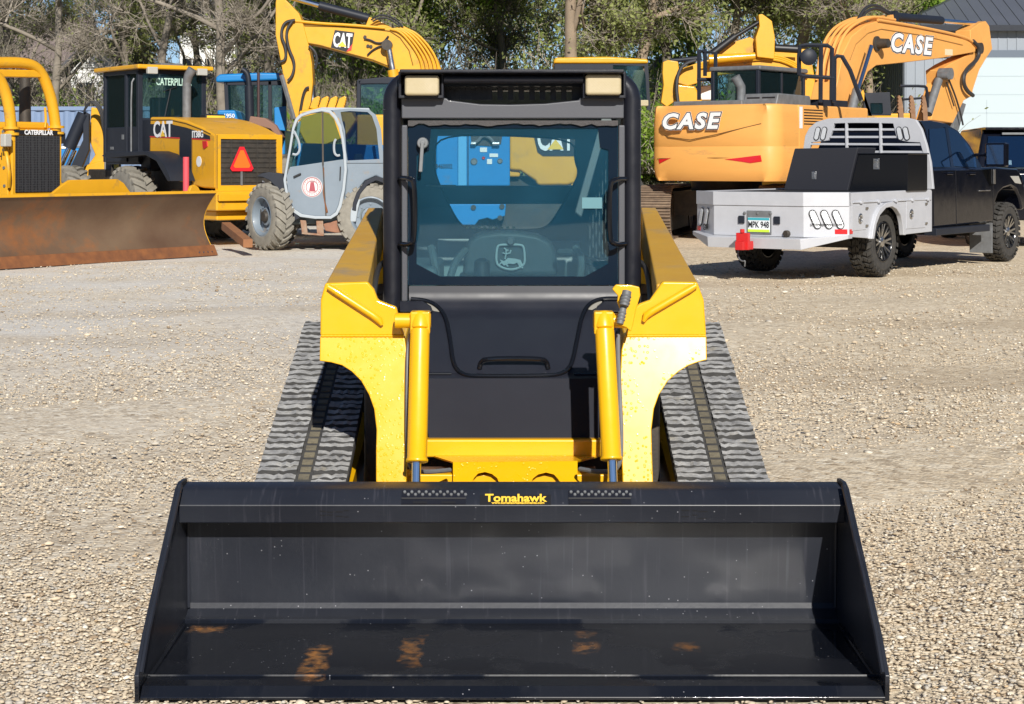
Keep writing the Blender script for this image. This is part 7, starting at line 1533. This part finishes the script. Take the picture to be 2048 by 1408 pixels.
def make_kit(seed, H_, r0, kind, first=.15):
    """returns meshes (trunk, twigs, leaves)"""
    rg = np.random.default_rng(seed); rr = random.Random(seed); br = []   # (path, radii, level)
    def grow(p, d, ln, r, lev):
        n = 7 if lev < 2 else 5; path = [p]; rad = [r]; q = p
        for i in range(n):
            d = (d + Vector((rr.gauss(0, .10 + .05 * lev), rr.gauss(0, .10 + .05 * lev), rr.gauss(.03, .06)))).normalized(); q = q + d * ln / n; path.append(q); rad.append(r * (1 - .65 * (i + 1) / n))
        br.append((path, rad, lev))
        if lev < 3:
            kids = {0: rr.randint(8, 10), 1: rr.randint(5, 7), 2: rr.randint(4, 6)}[lev]
            for _ in range(kids):
                t = rr.uniform(first if lev == 0 else .1, 1); i = min(n - 1, int(t * n)); q = path[i].lerp(path[i + 1], t * n - i)
                dd = (path[i + 1] - path[i]).normalized(); s_ = Vector((rr.gauss(0, 1), rr.gauss(0, 1), rr.gauss(.15, .6))).normalized(); dd = (dd * rr.uniform(.3, .8) + s_ * .9).normalized()
                grow(q, dd, ln * rr.uniform(.28, .55), max(.012, rad[i] * rr.uniform(.35, .6)), lev + 1)
    grow(Vector((0, 0, 0)), Vector((rr.gauss(0, .08), rr.gauss(0, .08), 1)), H_, r0, 0)
    tb = B(); tw_a, tw_c, ra, rc = [], [], [], []; tips = []; tdir = []
    for path, rad, lev in br:
        if lev <= 1: tb.tube(path, rad, 8 if lev == 0 else 5)
        else:
            for i in range(len(path) - 1): tw_a.append(path[i]); tw_c.append(path[i + 1]); ra.append(rad[i]); rc.append(rad[i + 1])
        if lev >= 2:
            for i_ in range(2, len(path)): tips.append(path[i_]); tdir.append((path[i_] - path[i_ - 1]).normalized())
    V = np.array([tuple(v) for v in tb.v]); me_t = bpy.data.meshes.new('trunk'); me_t.from_pydata(V.tolist(), [], tb.f); me_t.polygons.foreach_set('use_smooth', [True] * len(me_t.polygons))
    T_ = np.array([tuple(t) for t in tips]); n = {'bare': 3, 'bud': 5, 'green': 4}[kind]
    src = np.repeat(T_, n, 0); dv = rg.normal(size=src.shape) * .62 + np.repeat(np.array([tuple(t) for t in tdir]), n, 0); dv[:, 2] += .25; dv /= np.linalg.norm(dv, axis=1, keepdims=True); ln = rg.uniform(.25, .85, (len(src), 1)); dst = src + dv * ln
    mid = src + dv * ln * .5 + rg.normal(0, .05, src.shape)
    A = np.concatenate([np.array([tuple(a) for a in tw_a]), src, mid]); C = np.concatenate([np.array([tuple(a) for a in tw_c]), mid, dst])
    RA = np.concatenate([np.array(ra), np.full(len(src), .011), np.full(len(src), .008)]); RC = np.concatenate([np.array(rc), np.full(len(src), .008), np.full(len(src), .005)])
    tv, tf = sticks(A, C, RA, RC)
    if kind == 'bare': lp_ = dst[rg.random(len(dst)) < .10]; lv, lf = leaves(lp_, .05, rg)
    elif kind == 'bud': k = 4; lp_ = np.repeat(dst, k, 0) + rg.normal(0, .12, (len(dst) * k, 3)); lp_ = lp_[(np.sin(lp_[:, 0] * 1.7) + np.sin(lp_[:, 1] * 1.9) + np.sin(lp_[:, 2] * 1.4) + rg.normal(0, .6, len(lp_))) > -.7]; lv, lf = leaves(lp_, .062, rg)
    else: k = 7; lp_ = np.repeat(dst, k, 0) + rg.normal(0, .24, (len(dst) * k, 3)); lp_ = lp_[(np.sin(lp_[:, 0] * 1.5) + np.sin(lp_[:, 1] * 1.6) + np.sin(lp_[:, 2] * 1.3) + rg.normal(0, .5, len(lp_))) > -.9]; lv, lf = leaves(lp_, .092, rg)
    tone = np.repeat(np.clip(.5 + .3 * np.sin(lp_[:, 0] * 1.3 + lp_[:, 2]) + rg.normal(0, .25, len(lp_)), 0, 1), 4)
    return me_t, (tv, tf), (lv, lf, tone)
KITS = {}
for key, seed, H_, r0, kind, first in (('bare1', 11, 10, .15, 'bare', .2), ('bare2', 12, 10.5, .17, 'bare', .25), ('bud1', 13, 9, .19, 'bud', .2), ('bud2', 14, 8.5, .17, 'bud', .2), ('green1', 15, 8.5, .18, 'green', .15), ('green2', 16, 9, .17, 'green', .12), ('tall1', 17, 11, .19, 'bud', .35), ('tall2', 18, 11, .165, 'bud', .38)):
    KITS[key] = (kind, make_kit(seed, H_, r0, kind, first))
_cache = {}
def kitmesh(key, bark):
    kk = (key, bark)
    if kk not in _cache:
        kind, (mt, tw, lf) = KITS[key]; mt2 = mt.copy(); mt2.materials.clear(); mt2.materials.append(M[bark])
        twm = M['twigdark'] if bark == 'barkdark' else M['twig']; lm = M[{'bare': 'leaf_olive', 'bud': 'leaf_olive', 'green': 'leaf_green'}[kind]]
        # crown: twigs and leaves in one mesh, two materials
        V = np.concatenate([tw[0], lf[0]]); F = np.concatenate([tw[1], lf[1] + len(tw[0])]); tone = np.concatenate([np.zeros(len(tw[0])), lf[2]])
        me = npmesh('crown', V, F, twm, tone); me.materials.append(lm); mi = np.zeros(len(F), dtype=np.int32); mi[len(tw[1]):] = 1; me.polygons.foreach_set('material_index', mi)
        _cache[kk] = (mt2, me)
    return _cache[kk]
def bank_z(x, y):
    t = max(0, min(1, (y - 49) / 12)); t = t * t * (3 - 2 * t); return 2.6 * t * max(0, min(1, (14 - x) / 6))
def tree(px, d, key, bark, label, s_=1.0, rot=0.0, lean=0.0, group='trees on the bank behind the lot', name='tree', nolabelgroup=False):
    X = PX(px, 0, d)[0]; o = thing(name, label, 'tree', (X, d, bank_z(X, d) - .15), group)
    mt, mc = kitmesh(key, bark)
    for nm, me in (('trunk', mt), ('crown', mc)):
        q = bpy.data.objects.new(nm, me); COL.objects.link(q); q.parent = o
    o.rotation_euler = (0, lean, rot); o.scale = (s_, s_, s_); return o
TREES = [
 (20, 58, 'bare1', 'barkdark', 'thin dark bare tree at the far left edge above the bulldozer arch', 1.0, .3, 0),
 (112, 54, 'bare2', 'bark', 'pale-barked bare tree between the bulldozer arch and the wheel loader cab', .95, 1.2, .05),
 (28, 72, 'bare1', 'bark', 'bare grey tree with open crown at the far left edge of the view', 1.05, 2.2, -.05),
 (232, 70, 'bud2', 'barkdark', 'dark budding tree directly above the wheel loader cab', .9, .6, 0),
 (308, 60, 'bare2', 'bark', 'bare grey tree with twin stems rising over the wheel loader exhaust', 1.0, 2.9, .03),
 (250, 64, 'bud1', 'bark', 'dull olive tree just right of the sky gap at upper left', .85, 4.1, 0),
 (395, 66, 'bare1', 'bark', 'bare twiggy tree between the wheel loader cab and the tractor roof', 1.0, 5.0, 0),
 (455, 54, 'bare2', 'bark', 'straight pale trunk rising behind the blue tractor roof', 1.1, .9, 0),
 (520, 63, 'bud2', 'bark', 'brown brushy tree left of the raised excavator stick', .95, 1.9, 0),
 (640, 66, 'bud1', 'bark', 'budding tree under the raised yellow boom', .9, 3.3, 0),
 (720, 62, 'green1', 'bark', 'light green leafing tree above the yellow boom', 1.0, .4, 0),
 (830, 66, 'green2', 'bark', 'bright green tree right of the bend in the raised yellow boom', 1.0, 2.0, 0),
 (935, 54, 'tall1', 'bark', 'leaning grey tree with forked trunk above the loader cab roof', 1.0, 5.5, -.38),
 (1010, 64, 'bud2', 'bark', 'grey forked tree above the centre of the loader cab roof', 1.0, 2.6, .1),
 (1145, 51.5, 'tall1', 'barktan', 'thick tan trunk with a broken limb, left of a leaning tan trunk', 1.25, 1.1, 0),
 (1195, 53, 'tall2', 'barktan', 'slender tan trunk between two thicker tan trunks', .9, 3.7, 0),
 (1215, 51.5, 'tall2', 'barktan', 'tan trunk leaning right above the yellow loader roof', 1.3, .2, .24),
 (1338, 54, 'tall1', 'barkdark', 'almost black trunk beside the patch of blue sky, left of the yellow excavator', 1.0, 4.4, 0),
 (1400, 66, 'green2', 'bark', 'green leafing tree behind the black handrails of the excavator', .9, 1.5, 0),
 (1450, 56, 'tall2', 'bark', 'grey-brown tree behind the folded yellow excavator', 1.05, 5.9, .03),
 (1545, 54, 'tall1', 'barktan', 'tan trunk right behind the upright yellow excavator stick', 1.15, 2.4, -.08),
 (1608, 57, 'tall2', 'barkdark', 'dark trunk left of the orange-yellow boom with sky beside it', 1.0, 3.1, 0),
 (1655, 66, 'green1', 'bark', 'bright green tree above the bend of the orange-yellow boom', 1.1, .8, 0),
 (1690, 60, 'green2', 'bark', 'bright green full tree just left of the workshop', 1.1, 4.9, 0),
 (1840, 76, 'bud1', 'bark', 'brownish tree peeking over the left edge of the workshop roof', 1.0, 1.7, 0),
 (1742, 52, 'tall1', 'barktan', 'tan trunk seen under the orange-yellow boom beside the workshop corner', .8, 3.9, .08),
]
for t_ in TREES: tree(*t_)
# shrubs
def shrub_mesh(seed, kind, w, h):
    rg = np.random.default_rng(seed); n = 500 if kind == 'bare' else 500
    b0 = np.stack([rg.normal(0, w * .35, n), rg.normal(0, w * .25, n), np.zeros(n)], 1); A, C, RA, RC = [], [], [], []; p = b0; d = rg.normal(0, .5, (n, 3)); d[:, 2] = rg.uniform(.6, 1.6, n); d /= np.linalg.norm(d, axis=1, keepdims=True); pts = []
    for k in range(5):
        q = p + d * (h / 5) * rg.uniform(.5, 1.3, (n, 1)); A.append(p); C.append(q); RA.append(np.full(n, .018 - .003 * k)); RC.append(np.full(n, .015 - .003 * k)); p = q; pts.append(q); d = d + rg.normal(0, .35, (n, 3)); d /= np.linalg.norm(d, axis=1, keepdims=True)
    V, F = sticks(np.concatenate(A), np.concatenate(C), np.concatenate(RA), np.concatenate(RC)); P_ = np.concatenate(pts); k = 1 if kind == 'bare' else 9
    if kind == 'bare': P_ = P_[rg.random(len(P_)) < .5]
    lp_ = np.repeat(P_, k, 0) + rg.normal(0, .16, (len(P_) * k, 3)); lp_ = lp_[(np.sin(lp_[:, 0] * 2.5) + np.sin(lp_[:, 2] * 2.7 + lp_[:, 1]) + rg.normal(0, .5, len(lp_))) > -.8]
    lv, lf = leaves(lp_, .06, rg); tone = np.concatenate([np.zeros(len(V)), np.repeat(np.clip(.5 + .3 * np.sin(lp_[:, 0] * 2 + lp_[:, 2] * 2) + rg.normal(0, .25, len(lp_)), 0, 1), 4)])
    me = npmesh('shrub', np.concatenate([V, lv]), np.concatenate([F, lf + len(V)]), M['twig'], tone); me.materials.append(M['leaf_olive'] if kind == 'bare' else M['leaf_green']); mi = np.zeros(len(F) + len(lf), dtype=np.int32); mi[len(F):] = 1; me.polygons.foreach_set('material_index', mi); return me
SH = {'bare': [shrub_mesh(31, 'bare', 3.2, 2.6), shrub_mesh(32, 'bare', 3.0, 2.1)], 'green': [shrub_mesh(33, 'green', 3.0, 2.2)]}
rs = random.Random(4)
def shrub(px, d, kind, label, s_=1.0):
    X = PX(px, 0, d)[0]; me = rs.choice(SH[kind]); o = bpy.data.objects.new('bare_shrub' if kind == 'bare' else 'green_shrub', me); COL.objects.link(o); o.location = (X, d, bank_z(X, d) - .1); o.rotation_euler = (0, 0, rs.uniform(0, 6)); o.scale = (s_,) * 3
    tag(o, label, 'shrub', 'shrubs on the bank')
for px, d, l, s_ in ((150, 52, 'green shrub above the blue container, left of the wheel loader cab', 1.0), (195, 53, 'green shrub touching the left side of the wheel loader cab', .9), (90, 56, 'green shrub seen through the bulldozer arch', .9), (860, 55, 'green shrub at the foot of the bright green tree behind the yellow boom', 1.3), (1330, 55, 'green shrub beneath the almost black trunk', 1.2), (1738, 53, 'green shrub under the orange-yellow boom left of the workshop', .55)):
    shrub(px, d, 'green', l, s_)
places = [(-20, 62), (50, 63), (270, 57), (330, 67), (350, 56), (420, 60), (480, 66), (500, 55), (560, 58), (600, 68), (650, 56), (690, 60), (740, 57), (780, 67), (830, 58), (890, 63), (940, 56), (990, 61), (1040, 67), (1075, 57), (1130, 63), (1170, 56), (1215, 66), (1265, 58), (1310, 66), (1370, 57), (1420, 63), (1470, 56), (1500, 66), (1560, 61), (1590, 56), (1640, 60), (1660, 55), (1700, 61)]
for px, d in places:
    X = PX(px, 0, d)[0]; me = rs.choice(SH['bare']); o = bpy.data.objects.new('bare_shrub', me); COL.objects.link(o); o.location = (X, d, bank_z(X, d) - .1); o.rotation_euler = (0, 0, rs.uniform(0, 6)); s_ = rs.uniform(.9, 1.35); o.scale = (s_,) * 3
    tag(o, 'tangled brown leafless shrub growing on the bank behind the machines', 'shrub', 'bare shrubs on the bank')
# the far wood, one dense mass
def far_wood():
    rg = np.random.default_rng(77); n = 15000; x = rg.uniform(-38, 34, n); y = rg.uniform(76, 92, n)
    hmax = 5.5 + 3.2 * np.sin(x * .21 + 1) + 2.0 * np.sin(x * .53) + 3 * (x > -14) + 2.0 * (x > 2); gap = (np.abs(x + 21.5) < 4.0) | (np.abs(x - 6.5) < 1.5) | (np.abs(x - 15) < 1.6); hmax = np.where(gap, 1.0, hmax)
    z = 2.2 + np.maximum(hmax, 2) * rg.random(n) ** .8; A = np.stack([x, y, z], 1); d = rg.normal(0, .6, (n, 3)); d[:, 2] = rg.uniform(.2, 1.3, n); d /= np.linalg.norm(d, axis=1, keepdims=True); C = A + d * rg.uniform(.8, 2.4, (n, 1))
    V, F = sticks(A, C, np.full(n, .035), np.full(n, .012)); k = 12; lp_ = np.repeat(C, k, 0) + rg.normal(0, .5, (n * k, 3)); gr = (np.sin(lp_[:, 0] * .45) + .5 * np.sin(lp_[:, 2] * .8) + rg.normal(0, .5, len(lp_))) > (np.where(lp_[:, 0] < -9, .9, -.5)); lp_ = lp_[gr]
    lv, lf = leaves(lp_, .12, rg); tone = np.concatenate([np.zeros(len(V)), np.repeat(rg.random(len(lp_)), 4)])
    me = npmesh('far_wood', np.concatenate([V, lv]), np.concatenate([F, lf + len(V)]), M['twigdark'], tone); me.materials.append(leafmat('far_leaves', (.34, .42, .12), (.56, .62, .24), .55)); mi = np.zeros(len(F) + len(lf), dtype=np.int32); mi[len(F):] = 1; me.polygons.foreach_set('material_index', mi)
    o = bpy.data.objects.new('far_wood', me); COL.objects.link(o); tag(o, 'dense far wood of twigs and young leaves behind the houses', 'wood', kind='stuff')
far_wood()

# unseen tree-line slabs added around the lot to darken reflections in windows and paint
def reflection_belt():
    rg = random.Random(9); top = []; x = -110
    while x < 110: top.append((x, 7 + rg.uniform(-1.5, 2.5) + 2 * math.sin(x * .13))); x += rg.uniform(.8, 2.4)
    b = B(); b.yp([(-110, 0), *top, (110, 0)], -52, -46)
    b.xp([(-50, 0)] + [(y * .85 + 40, z * 1.1) for y, z in top] + [(130, 0)], 52, 56); b.xp([(-50, 0)] + [(y * .85 + 40, z) for y, z in top] + [(130, 0)], -62, -57)
    tag(b.build('reflection_tree_belt', mat('dark_reflection_belt', (.07, .075, .04), .95, col2=(.16, .14, .09), nscale=.6, bump=1, bscale=3), None, smooth=0), 'unseen dark tree belt added around the lot to darken reflections', 'wood', kind='stuff')
reflection_belt()
